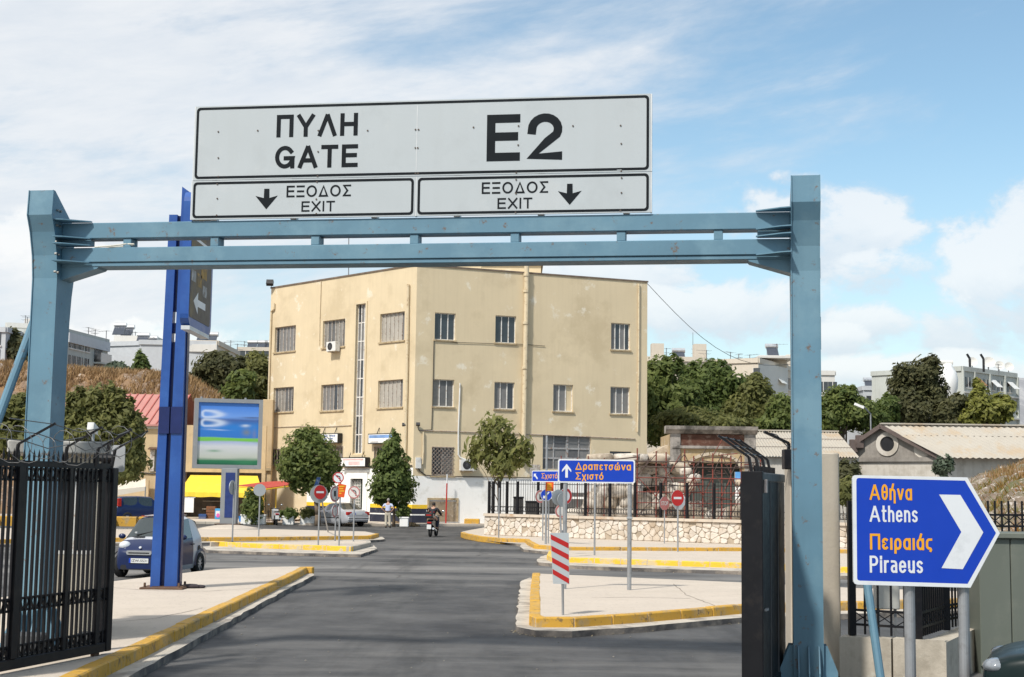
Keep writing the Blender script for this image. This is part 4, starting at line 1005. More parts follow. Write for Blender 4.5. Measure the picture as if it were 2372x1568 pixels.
t_ = thing('security_camera', 'white security camera standing on the booth roof edge', 'camera', (cp.x, cp.y, ztop))
part(t_, 'mast', MB().tube((cp.x, cp.y, ztop), (cp.x, cp.y, ztop + .14), .02), M_galv)
part(t_, 'housing', MB().obox((cp.x, cp.y - .04, ztop + .19), (.045, 0, 0), (0, .11, -.03), (0, .015, .05)), M_ac)
for i, (px, y0, y1, w) in enumerate(((30, 1470, 1520, .3), (58, 1472, 1530, .35), (198, 1468, 1492, .28))):
    q = G(px, y1, .25); hh = (y1 - y0) / 3300 * q.y
    single('bollard_block', MB().cbox(q.x - w / 2, q.x + w / 2, q.y, q.y + .3, .25, .25 + hh, .02), mat('dark stone block', (.07, .075, .08), .8, var=.2),
           ('dark block on the paving at the far left of the gate', 'dark block on the paving before the booth corner', 'dark block behind the gate near its end stile')[i], 'block', (q.x, q.y, .25), 'dark blocks behind the left gate')
q = P(274, 1093, 22.)
t_ = thing('road_sign', 'grey back of a round-cornered sign behind the end of the left gate', 'sign', (q.x, 22., .25))
part(t_, 'pole', MB().tube((q.x - .08, 22.03, .25), (q.x - .08, 22.03, 2.9), .03), M_galv)
part(t_, 'plate', MB().prism(rrect(-.12, .09, 0, .41, .04), (q.x, 22, q.z), (1, 0, 0), (0, 0, 1), (0, .02, 0)), mat('grey sign back', (.42, .43, .44), .5, .2, var=.05))

# ------------------------------------------------------------------ blue twin-column direction pylon
M_blue = mat('glossy blue paint', (.016, .075, .30), .36, var=.14, scale=1.0, stain=((.03, .11, .37), .4, .9), streak=((.010, .045, .19), .35), spec=.5)
M_blued = mat('navy collar paint', (.012, .022, .10), .35, var=.2)
bp = G(380, 1364, .25)
py = thing('direction_pylon', 'tall blue twin-column pylon carrying a sideways direction panel, on the left pavement', 'sign pylon', (bp.x, bp.y, .25))
def column(quad, Y, depth, m_, name='column', parent=py, **kw):
    f = [P(x, y, Y) for x, y in quad]; mb = MB(); d = Vector((0, depth, 0))
    mb.add(f + [p + d for p in f], [(0, 1, 2, 3), (7, 6, 5, 4), (0, 4, 5, 1), (1, 5, 6, 2), (2, 6, 7, 3), (3, 7, 4, 0)])
    return part(parent, name, mb, m_, **kw)
Yp = bp.y
column(((347, 1364), (369, 1364), (411, 497), (392, 497)), Yp, .25, M_blue)
cb = column(((380, 1364), (409, 1364), (440, 445), (422, 432)), Yp - .05, .3, M_blue)
xl_, xr_ = (lambda y: 368.5 + (1364 - y) * .0484), (lambda y: 380.5 + (1364 - y) * .0451)
for y0_, y1_ in ((1364, 792), (772, 748), (722, 500)): column(((xl_(y0_), y0_), (xr_(y0_), y0_), (xr_(y1_), y1_), (xl_(y1_), y1_)), Yp + .1, .06, M_blued, 'web_plate')
column(((409.6, 1364), (416, 1364), (444.5, 470), (440.5, 470)), Yp + .08, .2, M_blued, 'edge_flange')
column(((366.5, 1004), (391, 1004), (393, 942), (368.5, 942)), Yp - .03, .3, M_blued, 'collar')
column(((394, 1004), (420, 1004), (422, 942), (396, 942)), Yp - .08, .36, M_blued, 'collar')
column(((352, 1366), (424, 1366), (424, 1358), (352, 1358)), Yp - .06, .5, M_weld, 'base_shoe')
mb = MB().cbox(bp.x - .45, bp.x + .42, bp.y - .22, bp.y + .5, .25, .29, .01); o = part(py, 'base_plate', mb, M_weld)
mb = MB()
for dx in (-.36, .33):
    for dy in (-.14, .4): mb.tube((bp.x + dx, bp.y + dy, .29), (bp.x + dx, bp.y + dy, .38), .025, 6)
part(o, 'bolts', mb, M_weld, kind='stuff')
y0, y1 = 27.6, 29.7; xp = P(441, 700, y0).x; z0, z1 = P(441, 738, y0).z, P(441, 440, y0).z
mb = MB().prism(rrect(y0, y1, z0 - .12, z1, .22), (xp - .2, 0, 0), (0, 1, 0), (0, 0, 1), (.17, 0, 0))
pn = part(py, 'panel_case', mb, M_blue)
part(pn, 'panel_face', MB().prism(rrect(y0 + .05, y1 - .16, z0 + .05, z1 - .1, .1), (xp - .028, 0, 0), (0, 1, 0), (0, 0, 1), (.006, 0, 0)), mat('brown-grey panel face', (.15, .12, .09), .65, var=.12, stain=((.24, .17, .07), .45, .8)))
part(pn, 'panel_foot', MB().box(xp - .19, xp - .02, y0 + .1, y1 - .2, z0 - .2, z0 - .121), M_alu)
mb = MB(); ax = Vector((0, 1, 0)); n_ = Vector((1, 0, 0)); o_ = Vector((xp - .022, 0, 0))
H_ = z1 - z0
flat(mb, [(y0 + .35, z0 + .40), (y0 + .75, z0 + .62), (y0 + .75, z0 + .47), (y0 + 1.45, z0 + .47), (y0 + 1.45, z0 + .33), (y0 + .75, z0 + .33), (y0 + .75, z0 + .18)], o_, ax, (0, 0, 1), n_, .003)
part(pn, 'arrow', mb, M_white)
part(pn, 'divider', flat(MB(), [(y0 + .1, z0 + 1.62), (y1 - .25, z0 + 1.62), (y1 - .25, z0 + 1.68), (y0 + .1, z0 + 1.68)], o_, ax, (0, 0, 1), n_, .003), M_white)
M_or = mat('orange sign letters', (.80, .36, .015), .5, var=.05)
for a, b, c, d_, mm in ((.18, .75, 1.10, 1.42, M_or), (.95, 1.5, .95, 1.38, M_or), (.62, 1.05, .74, 1.0, M_or), (.10, .5, .78, 1.0, M_white), (1.15, 1.55, .60, .82, M_white)):
    part(pn, 'print', flat(MB(), [(y0 + a, z0 + c), (y0 + b, z0 + c), (y0 + b, z0 + d_), (y0 + a, z0 + d_)], o_, ax, (0, 0, 1), n_, .003), mat('worn orange print', (.40, .24, .06), .7, var=.3, scale=5, stain=((.16, .13, .09), .55, 6)) if mm is M_or else mat('worn white print', (.42, .41, .39), .7, var=.3, scale=5, stain=((.16, .13, .09), .5, 6)))
cc = G(428, 1362, .25)
t_ = single('rag', MB().ball((cc.x + .12, cc.y, .29), .22, .12, .05, 10, 5).ball((cc.x + .3, cc.y + .05, .28), .12, .1, .04, 8, 5), mat('dark rag', (.05, .04, .045), .9, var=.3), 'dark scrap of cloth at the foot of the blue pylon', 'rag', (cc.x, cc.y, .25))

# ------------------------------------------------------------------ right-hand gate leaf, pillar, wall and fence
ra, rb = Vector((2.70, 16.0, 0)), Vector((3.30, 17.75, 0)); rang = math.atan2((rb - ra).y, (rb - ra).x)
rg = thing('sliding_gate', 'black sheeted gate leaf seen end-on beside the right gantry post', 'gate', ra, rang)
RL = (rb - ra).length; ztp = 2.585
M_satin = mat('satin black panel', (.008, .008, .009), .5, var=.2)
part(rg, 'end_stile', MB().cbox(0, .10, -.12, .12, .12, ztp, .008), M_iron, False)
part(rg, 'top_rail', MB().cbox(.101, RL, -.11, .11, ztp - .11, ztp - .01, .01), mat('grey gate rail', (.075, .075, .075), .5, var=.2), False)
part(rg, 'bottom_rail', MB().cbox(.101, RL, -.11, .11, .12, .24, .01), M_iron, False)
for i in range(3):
    a0 = .101 + (RL - .11) * i / 3; a1 = .101 + (RL - .11) * (i + 1) / 3
    part(rg, 'sheet_panel', MB().box(a0 + .02, a1 - .001, -.10, -.085, .242, ztp - .112), M_satin, False)
    part(rg, 'cover_strip', MB().box(a0, a0 + .019, -.108, -.08, .242, ztp - .112), mat('worn strip edge', (.11, .11, .115), .45, .3), False)
part(rg, 'latch', MB().cbox(.09, .2, -.15, -.121, ztp - .24, ztp - .09, .005), mat('rust-white latch', (.45, .38, .34), .6, var=.3), False)
part(rg, 'handle', MB().bar((.1, -.13, 1.05), (.28, -.13, 1.05), .025), M_galv, False)
arm2 = []
for x in (.12, .62, 1.1, 1.5):
    a0, a1, a2 = Vector((x, .02, ztp)), Vector((x, .05, ztp + .16)), Vector((x - .1, .38, ztp + .40)); arm2.append((a1, a2))
    part(rg, 'spike_arm', MB().bar(a0, a1, .045, .03).bar(a1, a2, .05, .025), M_iron, False)
for q in (.2, .55, .95): part(rg, 'wire', MB().path([a.lerp(b, q) for a, b in arm2], .007, 5), M_wire, False)
sp = MB()
for i in range(16): x = .2 + i * .1; sp.bar((x, 0, ztp - .01), (x, 0, ztp + .07), .018)
part(rg, 'spikes', sp, M_iron, False, kind='stuff')
# concrete pillar
a = P(1830, 1060, 18.8); b = P(1944, 1060, 18.8); zt = P(1930, 1049, 18.8).z
t_ = thing('concrete_pillar', 'tall rough concrete pillar behind the right gantry post', 'pillar', ((a.x + b.x) / 2, 18.8, 0))
part(t_, 'shaft', MB().cbox(a.x, b.x, 18.8, 19.2, -.02, zt, .015), mat('pale pillar concrete', (.47, .41, .33), .92, var=.1, scale=1.2, bump=.3, bscale=16, stain=((.46, .40, .31), .4, 1.7), streak=((.36, .31, .24), .3)))
q = P(1828, 1062, 18.65)
part(t_, 'guide_bracket', MB().cbox(q.x - .07, q.x + .07, 18.6, 18.798, q.z - .14, q.z + .12, .01), M_iron)
part(t_, 'spike_arm', MB().bar((q.x, 18.67, q.z + .12), (q.x, 18.67, q.z + .2), .04).bar((q.x, 18.67, q.z + .2), P(1770, 1000, 18.6), .05, .03), M_iron)
part(t_, 'wire', MB().path([P(1785, 1003, 18.6), P(1800, 1008, 18.65), P(1812, 1022, 18.65), P(1825, 1035, 18.65)], .008, 5), M_wire)
# low concrete wall, broken at its corner
wz = .56
wp = [Vector((4.2, 18.35, 0)), Vector((5.37, 17.75, 0)), Vector((6.55, 20.0, 0)), Vector((9.6, 21.3, 0))]
t_ = thing('low_wall', 'low concrete wall under the black railing behind the right gantry post', 'wall', wp[0])
for i, (p, q) in enumerate(zip(wp[:-1], wp[1:])):
    d = (q - p).normalized(); n_ = Vector((-d.y, d.x, 0)); mb = MB()
    nseg = 1 if i != 0 else 2
    for s in range(nseg):
        aa = p.lerp(q, s / nseg) + d * (.0 if s == 0 else .012); bb = p.lerp(q, (s + 1) / nseg) - d * .012
        mb = MB(); mb.add([aa, bb, bb + n_ * .26, aa + n_ * .26] + [v + Vector((0, 0, wz + random.uniform(-.015, .015))) for v in (aa, bb, bb + n_ * .26, aa + n_ * .26)],
               [(0, 3, 2, 1), (4, 5, 6, 7), (0, 1, 5, 4), (1, 2, 6, 5), (2, 3, 7, 6), (3, 0, 4, 7)])
        part(t_, 'wall_block', mb, M_conc)
fn = thing('railing', 'black iron railing standing on the low concrete wall at the right', 'fence', wp[0] + Vector((0, .1, wz)))
post_at = [P(1974, 1458, 18.45), P(2127, 1478, 18.0), P(2192, 1452, 19.3), P(2262, 1440, 20.3), Vector((8.6, 21.1, 0)), Vector((10.6, 21.9, 0))]
bar2 = MB().box(-.012, .012, -.012, .012, .02, 1.72).mesh('bar', M_iron)
ft = 1.72
for i, p in enumerate(post_at):
    part(fn, 'post', MB().cbox(p.x - .045, p.x + .045, p.y - .045, p.y + .045, wz, wz + ft - .02, .005), M_iron)
    if i == len(post_at) - 1: continue
    q = post_at[i + 1]; d = Vector((q.x - p.x, q.y - p.y, 0)); ln = d.length; d /= ln
    for z in (.14, .32, 1.36, 1.52): part(fn, 'rail', MB().bar((p.x, p.y, wz + z), (q.x, q.y, wz + z), .03, .03), M_iron)
    mb = MB(); k_ = max(2, int(ln / .22))
    for j in range(k_):
        a = Vector((p.x, p.y, 0)) + d * ln * j / k_; b = Vector((p.x, p.y, 0)) + d * ln * (j + 1) / k_
        for za, zb_ in ((.14, .32), (1.36, 1.52)):
            mb.bar(a + Vector((0, 0, wz + za)), b + Vector((0, 0, wz + zb_)), .012); mb.bar(a + Vector((0, 0, wz + zb_)), b + Vector((0, 0, wz + za)), .012)
    part(fn, 'lattice', mb, M_iron, kind='stuff')
    if i == 0: nn = 5
    else: nn = int(ln / .115)
    for j in range(1, nn):
        v = Vector((p.x, p.y, 0)) + d * ln * j / nn
        o = part(fn, 'bar', bar2); o.location = (v.x - fn.location.x, v.y - fn.location.y, 0)
a, b = P(2031, 1355, 18.9), P(2085, 1412, 18.9)
t_ = thing('meter_box', 'pale grey utility box on legs behind the black railing', 'utility box', ((a.x + b.x) / 2, 18.9, 0))
part(t_, 'cabinet', MB().cbox(a.x, b.x, 18.9, 19.1, b.z, a.z + .15, .012), mat('pale grey cabinet', (.58, .57, .52), .6, var=.05, streak=((.45, .43, .38), .25)))
for x in (a.x + .04, b.x - .04): part(t_, 'leg', MB().bar((x, 19, 0), (x, 19, b.z), .035), M_galv)
a = P(2268, 1300, 19.2); zt = P(2300, 1247, 19.2).z
t_ = thing('switch_cabinet', 'large grey-green metal cabinet at the right edge beside the low wall', 'cabinet', (a.x, 19.2, 0))
M_cab = mat('grey-green cabinet paint', (.135, .15, .125), .55, var=.06, scale=.8, stain=((.17, .18, .15), .3, 1.4))
xa = P(2341, 1300, 19.2).x
part(t_, 'door', MB().cbox(a.x, xa - .006, 19.2, 19.24, .1, zt, .008), M_cab); part(t_, 'door', MB().cbox(xa + .006, a.x + 1.4, 19.2, 19.24, .1, zt, .008), M_cab)
part(t_, 'body', MB().box(a.x + .01, a.x + 1.39, 19.241, 20.0, .0, zt - .005), M_cab)
part(t_, 'roof', MB().cbox(a.x - .04, a.x + 1.44, 19.14, 20.06, zt + .002, zt + .075, .01), M_cab)
# leaning blue pipe
single('leaning_pipe', MB().tube(P(2000, 1290, 16.6), P(2041, 1580, 16.3), .048, 10), M_teal, 'thin blue pipe leaning behind the Athens sign', 'pipe', P(2041, 1580, 16.3))

# ------------------------------------------------------------------ Athens / Piraeus arrow sign
M_sblue = mat('road sign blue', (.004, .045, .42), .4, var=.04, spec=.4); M_swhite = mat('road sign white', (.68, .70, .72), .45, var=.03, stain=((.58, .6, .62), .25, 3))
YA = 14.0
ca = lambda x, y: P((2200 + x / 2.596) / 1.1758, (1240 + y / 2.596) / 1.1758, YA)
q0 = ca(760, 1560)
t_ = thing('arrow_sign', 'blue arrow-shaped sign reading Athens and Piraeus on two galvanised tubes', 'sign', (q0.x, YA, 0))
ay_ = (ca(322, 140) - ca(335, 910)).normalized(); ax_ = (ca(1125, 155) - ca(345, 140)).normalized(); oA = ca(335, 910); nA = Vector((0, -1, 0))
def auv(x, y): v = ca(x, y) - oA; return v.x * 1.0, v.z * 1.0
X_, Z_ = Vector((1, 0, 0)), Vector((0, 0, 1))
outer = [(352, 140), (1128, 156), (1358, 550), (1150, 936), (352, 914), (333, 908), (324, 893), (316, 165), (322, 148), (335, 141)]
inner = [(360, 160), (1112, 179), (1331, 550), (1130, 909), (367, 886), (355, 882), (349, 872), (343, 182), (346, 168), (352, 162)]
pl = part(t_, 'plate', MB().prism([auv(*p) for p in outer], oA, X_, Z_, (0, .03, 0)), M_alu)
part(pl, 'border', ring(MB(), [auv(*p) for p in outer], [auv(*p) for p in inner], oA, X_, Z_, nA, .002), M_swhite)
part(pl, 'field', flat(MB(), [auv(*p) for p in inner][::-1], oA, X_, Z_, nA, .002), M_sblue)
part(pl, 'chevron', flat(MB(), [auv(*p) for p in ((928, 277), (1078, 280), (1240, 545), (1095, 805), (945, 797), (1085, 542))][::-1], oA, X_, Z_, nA, .005), M_swhite)
for s, (x0, x1, y0_, y1_), mm, tp, bt_ in (('Αθήνα', (437, 735, 200, 316), M_or, 1.05, 0.), ('Athens', (437, 775, 357, 471), M_swhite, 1., 0.), ('Πειραιάς', (440, 878, 553, 698), M_or, 1.05, -.28), ('Piraeus', (438, 812, 713, 830), M_swhite, 1., 0.)):
    a = auv(x0, y1_); b = auv(x1, y0_); mb = MB(); caps(mb, s, a[0], b[0], a[1], b[1], oA, X_, Z_, nA, .15, .005, .13, tp, bt_); part(pl, 'lettering', mb, mm)
for px in (2110, 2236):
    b = P(px, 1640, YA + .09); part(t_, 'tube', MB().tube((b.x, YA + .085, -.02), (P(px, 1240, YA).x, YA + .085, P(px, 1112, YA).z), .053, 16), M_galv)
for y in (330, 780):
    a, b = ca(360, y), ca(1120, y); part(t_, 'back_rail', MB().bar((a.x, YA + .032 + .0, a.z), (b.x, YA + .032, b.z), .004, .06), M_alu)
# ------------------------------------------------------------------ road signs on the islands
M_sred = mat('road sign red', (.46, .022, .02), .4, var=.06, stain=((.36, .05, .05), .2, 4)); M_fred = mat('faded sign red', (.42, .15, .14), .6, var=.15, scale=4)
M_fwhite = mat('faded sign white', (.60, .58, .55), .6, var=.08, stain=((.45, .38, .35), .35, 6)); M_sback = mat('bare sign back', (.36, .38, .39), .45, .35, var=.06, scale=2)
M_ored = mat('orange-red notice', (.75, .10, .015), .5, var=.08); M_ylet = mat('yellow lettering', (.85, .55, .03), .5)
M_cone = mat('black sign symbol', (.02, .02, .022), .5)
def sign_root(label, px, py_, z=.25, top=None, lean=0., group='road signs on the islands', r=.03):
    b = G(px, py_, z); t_ = thing('road_sign', label, 'sign', b, 0, group)
    return t_, b
def pole(t_, b, ztop, r=.03, dx=0., z0=None, m_=None):
    part(t_, 'pole', MB().tube((b.x, b.y, b.z - .02), (b.x + dx, b.y, ztop), r, 10), m_ or M_galv)
class Face:                                # a flat sign face: centre, normal turned by ang from facing the viewer
    def __init__(s, c, ang): s.c = Vector(c); a = R(ang); s.ax = Vector((math.cos(a), math.sin(a), 0)); s.n = Vector((math.sin(a), -math.cos(a), 0)); s.az = Vector((0, 0, 1))
    def plate(s, t_, r, m_front, m_back=None):
        mb = MB().prism([(r * math.cos(2 * math.pi * i / 28), r * math.sin(2 * math.pi * i / 28)) for i in range(28)], s.c, s.ax, s.az, -s.n * .02); o = part(t_, 'plate', mb, m_back or M_sback)
        s.o = o; part(o, 'face', flat(MB(), [(r * math.cos(2 * math.pi * i / 28), r * math.sin(2 * math.pi * i / 28)) for i in range(28)], s.c, s.ax, s.az, s.n, .002), m_front); return o
    def poly(s, name, pts, m_, lift=.004): part(s.o, name, flat(MB(), pts, s.c, s.ax, s.az, s.n, lift), m_)
    def annulus(s, name, r0, r1, m_, lift=.004):
        f = lambda r: [(r * math.cos(2 * math.pi * i / 28), r * math.sin(2 * math.pi * i / 28)) for i in range(28)]
        part(s.o, name, ring(MB(), f(r1), f(r0), s.c, s.ax, s.az, s.n, lift), m_)
def at_face(px, py_, Y, ang): return Face(P(px, py_, Y), ang)
def no_left(f, t_, r, red, white, sym):
    f.plate(t_, r, white); f.annulus('red_ring', r * .82, r * .99, red)
    pts = [(.22, -.55), (.40, -.55), (.40, .05), (.30, .26), (.08, .36), (-.12, .36), (-.12, .52), (-.48, .27), (-.12, .02), (-.12, .18), (.05, .18), (.18, .10), (.22, -.02)]
    f.poly('turn_arrow', [(x * r, y * r) for x, y in pts], sym)
    f.poly('red_slash', [(-.62 * r, .50 * r), (-.50 * r, .62 * r), (.62 * r, -.50 * r), (.50 * r, -.62 * r)][::-1], red, .006)
def no_entry(f, t_, r, red=None, white=None):
    f.plate(t_, r, red or M_sred); f.poly('white_bar', [(-.62 * r, -.14 * r), (.62 * r, -.14 * r), (.62 * r, .14 * r), (-.62 * r, .14 * r)], white or M_swhite)
# left islands
t_, b = sign_root('thin pole with a narrow disc seen edge-on, leftmost on the left islands', 538, 1254); pole(t_, b, P(539, 1118, b.y).z); f = at_face(539, 1129, b.y - .05, 74); f.plate(t_, .27, M_sback)
t_, b = sign_root('bare grey back of a round sign in front of the planters', 599, 1242.6); pole(t_, b, P(601, 1122, b.y).z); f = at_face(601.5, 1135, b.y - .04, 8); f.plate(t_, .26, M_sback)
t_, b = sign_root('red no-entry disc with a larger grey disc behind it, nearest the round tree', 737, 1263); pole(t_, b, P(741, 1128, b.y).z)
f = at_face(741.5, 1140, b.y - .05, 38); no_entry(f, t_, .255); f = at_face(739, 1144, b.y + .06, 20); f.plate(t_, .33, M_sback)
q = P(735, 1117, b.y + .12); o = part(t_, 'blue_plate', MB().prism(rrect(-.12, .12, -.2, .2, .04), q, (.55, .6, 0), (.28, 0, .95), (0, .015, 0)), M_sback); part(o, 'blue_face', flat(MB(), rrect(-.11, .11, -.19, .19, .04), q, (.55, .6, 0), (.28, 0, .95), (.4, -.9, 0), .006), mat('scuffed sign blue', (.05, .12, .30), .5, var=.3, stain=((.5, .5, .5), .3, 8)))
t_, b = sign_root('clean red-ringed no-left-turn sign on the tallest pole by the sedan', 785, 1263.5); pole(t_, b, P(784, 1094, b.y).z)
f = at_face(783.5, 1106.5, b.y - .05, 4); no_left(f, t_, .205, M_sred, M_swhite, M_cone)
q = P(791, 1136, b.y - .04); o = part(t_, 'notice_plate', MB().prism([(-.12, -.23), (.10, -.26), (.17, .20), (-.12, .26)], q, (1, .25, 0), (0, 0, 1), (0, .012, 0)), M_ored)
mb = MB()
for i, w in enumerate((.9, .7, .9, .4)): z = .13 - i * .085; flat(mb, [(-.08, z), (-.08 + .2 * w, z + .005), (-.08 + .2 * w, z + .04), (-.08, z + .035)], q, (1, .25, 0), (0, 0, 1), (.24, -.97, 0), .004)
part(o, 'lettering', mb, M_ylet, kind='stuff')
t_, b = sign_root('pole with two faded red-ringed discs turned sideways, behind the tallest sign pole', 776, 1252); pole(t_, b, P(778, 1125, b.y).z)
f = at_face(776.5, 1144, b.y - .05, 60); f.plate(t_, .32, M_fwhite); f.annulus('red_ring', .25, .315, M_fred); f.poly('symbol', [(-.08, -.1), (.08, -.1), (.1, .12), (-.1, .12)], M_cone); f = at_face(776, 1184, b.y - .05, 68); f.plate(t_, .25, M_fwhite); f.annulus('red_ring', .18, .245, M_fred)
t_, b = sign_root('sun-faded no-left-turn sign with a pink ring, right of the others', 818.5, 1254); pole(t_, b, P(820, 1130, b.y).z); f = at_face(820, 1140.5, b.y - .05, -6); no_left(f, t_, .245, M_fred, M_fwhite, mat('faded sign symbol', (.06, .06, .065), .6))
a, b = P(746, 1161, 58), G(760, 1232, .25)
single('bent_pole', MB().tube(a, b, .03, 8), M_galv, 'bare pole leaning to the left in front of the silver sedan', 'pole', b)
# right islands
t_, b = sign_root('tall pole carrying a small blue direction sign, left of the large blue sign', 1264, 1260); pole(t_, b, P(1266, 1009, b.y).z, .045)
pa_ = [P(1232, 1116, b.y - .1), P(1294, 1113, b.y - 1.2), P(1294, 1087, b.y - 1.2), P(1232, 1090, b.y - .1)]
axx = (pa_[1] - pa_[0]); w_ = Vector((axx.x, axx.y, 0)).length; axx = Vector((axx.x, axx.y, 0)).normalized(); nn = Vector((axx.y, -axx.x, 0)); h_ = pa_[3].z - pa_[0].z
o = part(t_, 'plate', MB().prism(rrect(0, w_, 0, h_, .05), pa_[0], axx, (0, 0, 1), -nn * .02), M_sback)
part(o, 'border', flat(MB(), rrect(0, w_, 0, h_, .05), pa_[0], axx, (0, 0, 1), nn, .002), M_swhite); part(o, 'field', flat(MB(), rrect(.03, w_ - .03, .03, h_ - .03, .04), pa_[0], axx, (0, 0, 1), nn, .004), M_sblue)
mb = MB(); caps(mb, 'Σχιστό', w_ * .36, w_ * .96, h_ * .22, h_ * .80, pa_[0], axx, (0, 0, 1), nn, .14, .007, .12, 1.06, -.2); part(o, 'lettering', mb, M_or)
part(o, 'arrow', flat(MB(), [(x * h_ + .03, y * h_) for x, y in ((.18, .72), (.52, .72), (.42, .62), (.72, .32), (.62, .22), (.32, .52), (.20, .42))][::-1], pa_[0], axx, (0, 0, 1), nn, .007), M_swhite)
q = P(1273, 1127, b.y - .12); o = part(t_, 'notice_plate', MB().prism([(-.16, -.18), (.15, -.18), (.16, .18), (-.15, .18)], q, (1, 0, 0), (0, 0, 1), (0, .012, 0)), M_ored)
mb = MB()
for i in range(4): flat(mb, [(-.10, .08 - i * .08), (.08, .08 - i * .08), (.08, .12 - i * .08), (-.10, .12 - i * .08)], q, (1, 0, 0), (0, 0, 1), (0, -1, 0), .004)
part(o, 'lettering', mb, M_ylet, kind='stuff')
t_, b = sign_root('round blue keep-left sign with a white arrow pointing down left', 1270, 1258.5); pole(t_, b, P(1266, 1135, b.y).z); f = at_face(1265.5, 1146.5, b.y - .05, 6); f.plate(t_, .235, M_sblue); f.annulus('rim', .222, .234, M_swhite)
f.poly('arrow', [(x * .235, y * .235) for x, y in ((.42, .58), (.56, .44), (-.22, -.36), (-.05, -.53), (-.60, -.60), (-.52, -.05), (-.36, -.22))], M_swhite)
t_, b = sign_root('faded ringed disc half hidden behind the blue keep-left sign', 1257, 1252); pole(t_, b, P(1255, 1140, b.y).z); f = at_face(1252, 1150, b.y - .05, 35); f.plate(t_, .27, M_fwhite); f.annulus('red_ring', .2, .265, M_fred); f.poly('symbol', [(-.06, -.12), (.08, -.12), (.08, .1), (-.06, .1)], M_cone)
t_, b = sign_root('grey backs of two signs on a bent post behind the striped panel', 1302, 1290, .25); pole(t_, b, P(1294, 1150, b.y).z, .032, -.1)
for px, py_, r, an in ((1294, 1152, .25, 30), (1302, 1158, .22, 50)): f = at_face(px, py_, b.y - .06, an); f.plate(t_, r, M_sback)
t_, b = sign_root('red and white discs on a pole seen between the large blue sign legs', 1310, 1284, .25); pole(t_, b, P(1310, 1130, b.y).z)
f = at_face(1311, 1149, b.y - .05, 40); f.plate(t_, .27, M_swhite); f.annulus('red_ring', .17, .26, M_sred); f = at_face(1300, 1184, b.y - .05, 20); f.plate(t_, .22, M_fwhite); f.annulus('red_ring', .16, .215, M_fred)
t_, b = sign_root('plain grey sign pole standing right behind the large blue sign', 1377, 1286); pole(t_, b, P(1377, 1095, b.y).z, .032); q = P(1377, 1100, b.y - .05)
part(t_, 'plate', MB().prism(rrect(-.2, .2, -.15, .15, .03), q, (1, 0, 0), (0, 0, 1), (0, .015, 0)), M_sback)
t_, b = sign_root('faded octagonal stop sign on a thin pole before the scaffold', 1539, 1258.6, .25); pole(t_, b, P(1539, 1152, b.y).z, .025); c = P(1539.5, 1166, b.y - .05)
oc = [(.29 * math.cos(R(22.5 + 45 * i)), .29 * math.sin(R(22.5 + 45 * i))) for i in range(8)]; axx = Vector((.62, .5, 0)).normalized(); nn = Vector((axx.y, -axx.x, 0))
o = part(t_, 'plate', MB().prism(oc, c, axx, (0, 0, 1), -nn * .02), M_sback); part(o, 'face', flat(MB(), oc, c, axx, (0, 0, 1), nn, .002), M_fred)
mb = MB(); write(mb, 'STOP', -.2, .2, -.08, .09, c, axx, (0, 0, 1), nn, .02, .005); part(o, 'lettering', mb, M_fwhite)
t_, b = sign_root('red no-entry sign with a pale octagonal back behind it, before the scaffold', 1570, 1278); pole(t_, b, P(1569, 1140, b.y).z); f = at_face(1569.5, 1153.5, b.y - .06, 32); no_entry(f, t_, .28)
c = P(1572, 1160, b.y + .06); part(t_, 'plate', MB().prism([(x * 1.15, y * 1.15) for x, y in oc], c, (.8, .5, 0), (0, 0, 1), (0, .015, 0)), M_swhite)
t_, b = sign_root('bare thin pole at the left end of the stone wall', 1155, 1246, .25); pole(t_, b, P(1155, 1130, b.y).z, .03)
# large blue sign
ga_, gb_ = G(1307, 1364, .25), G(1457.5, 1366.5, .25)
t_ = thing('direction_sign', 'large blue rectangular sign with orange Greek place names and an upward arrow, on two poles', 'sign', (ga_ + gb_) / 2)
for g_ in (ga_, gb_): pole(t_, g_, P(1307, 1072, 30.3).z, .048)
fs = Fac(Vector((ga_.x, ga_.y - .06, 0)), Vector((gb_.x, gb_.y - .06, 0)))
c2 = lambda x, y: ((1280 + x / 3.0158) / 1.1758, (1120 + y / 3.0158) / 1.1758)
def b2(x0, x1, y0, y1): mx, my = (x0 + x1) / 2, (y0 + y1) / 2; return fs.uz(*c2(x0, my))[0], fs.uz(*c2(x1, my))[0], fs.uz(*c2(mx, y1))[1], fs.uz(*c2(mx, y0))[1]
u0, u1, z0, z1 = b2(722, 1356, 395, 590); O_ = fs.a
o = part(t_, 'plate', MB().prism(rrect(u0, u1, z0, z1, .05), O_, fs.u, (0, 0, 1), -fs.n * .025), M_sback)
part(o, 'border', flat(MB(), rrect(u0, u1, z0, z1, .05), O_, fs.u, (0, 0, 1), fs.n, .002), M_swhite); part(o, 'field', flat(MB(), rrect(u0 + .03, u1 - .03, z0 + .03, z1 - .03, .035), O_, fs.u, (0, 0, 1), fs.n, .004), M_sblue)
for s, r, tp, bt_ in (('Δραπετσώνα', (866, 1322, 418, 500), 1.05, -.26), ('Σχιστό', (866, 1096, 500, 577), 1.05, -.26)):
    a0, a1, c0, c1_ = b2(*r); mb = MB(); caps(mb, s, a0, a1, c0, c1_, O_, fs.u, (0, 0, 1), fs.n, .15, .007, .14, tp, bt_); part(o, 'lettering', mb, M_or)
a0, a1, c0, c1_ = b2(756, 832, 432, 545); w_ = a1 - a0; h_ = c1_ - c0
part(o, 'up_arrow', flat(MB(), [(a0 + w_ * x, c0 + h_ * y) for x, y in ((.36, 0), (.64, 0), (.64, .66), (1, .40), (1, .56), (.5, 1), (0, .56), (0, .40), (.36, .66))], O_, fs.u, (0, 0, 1), fs.n, .007), M_swhite)
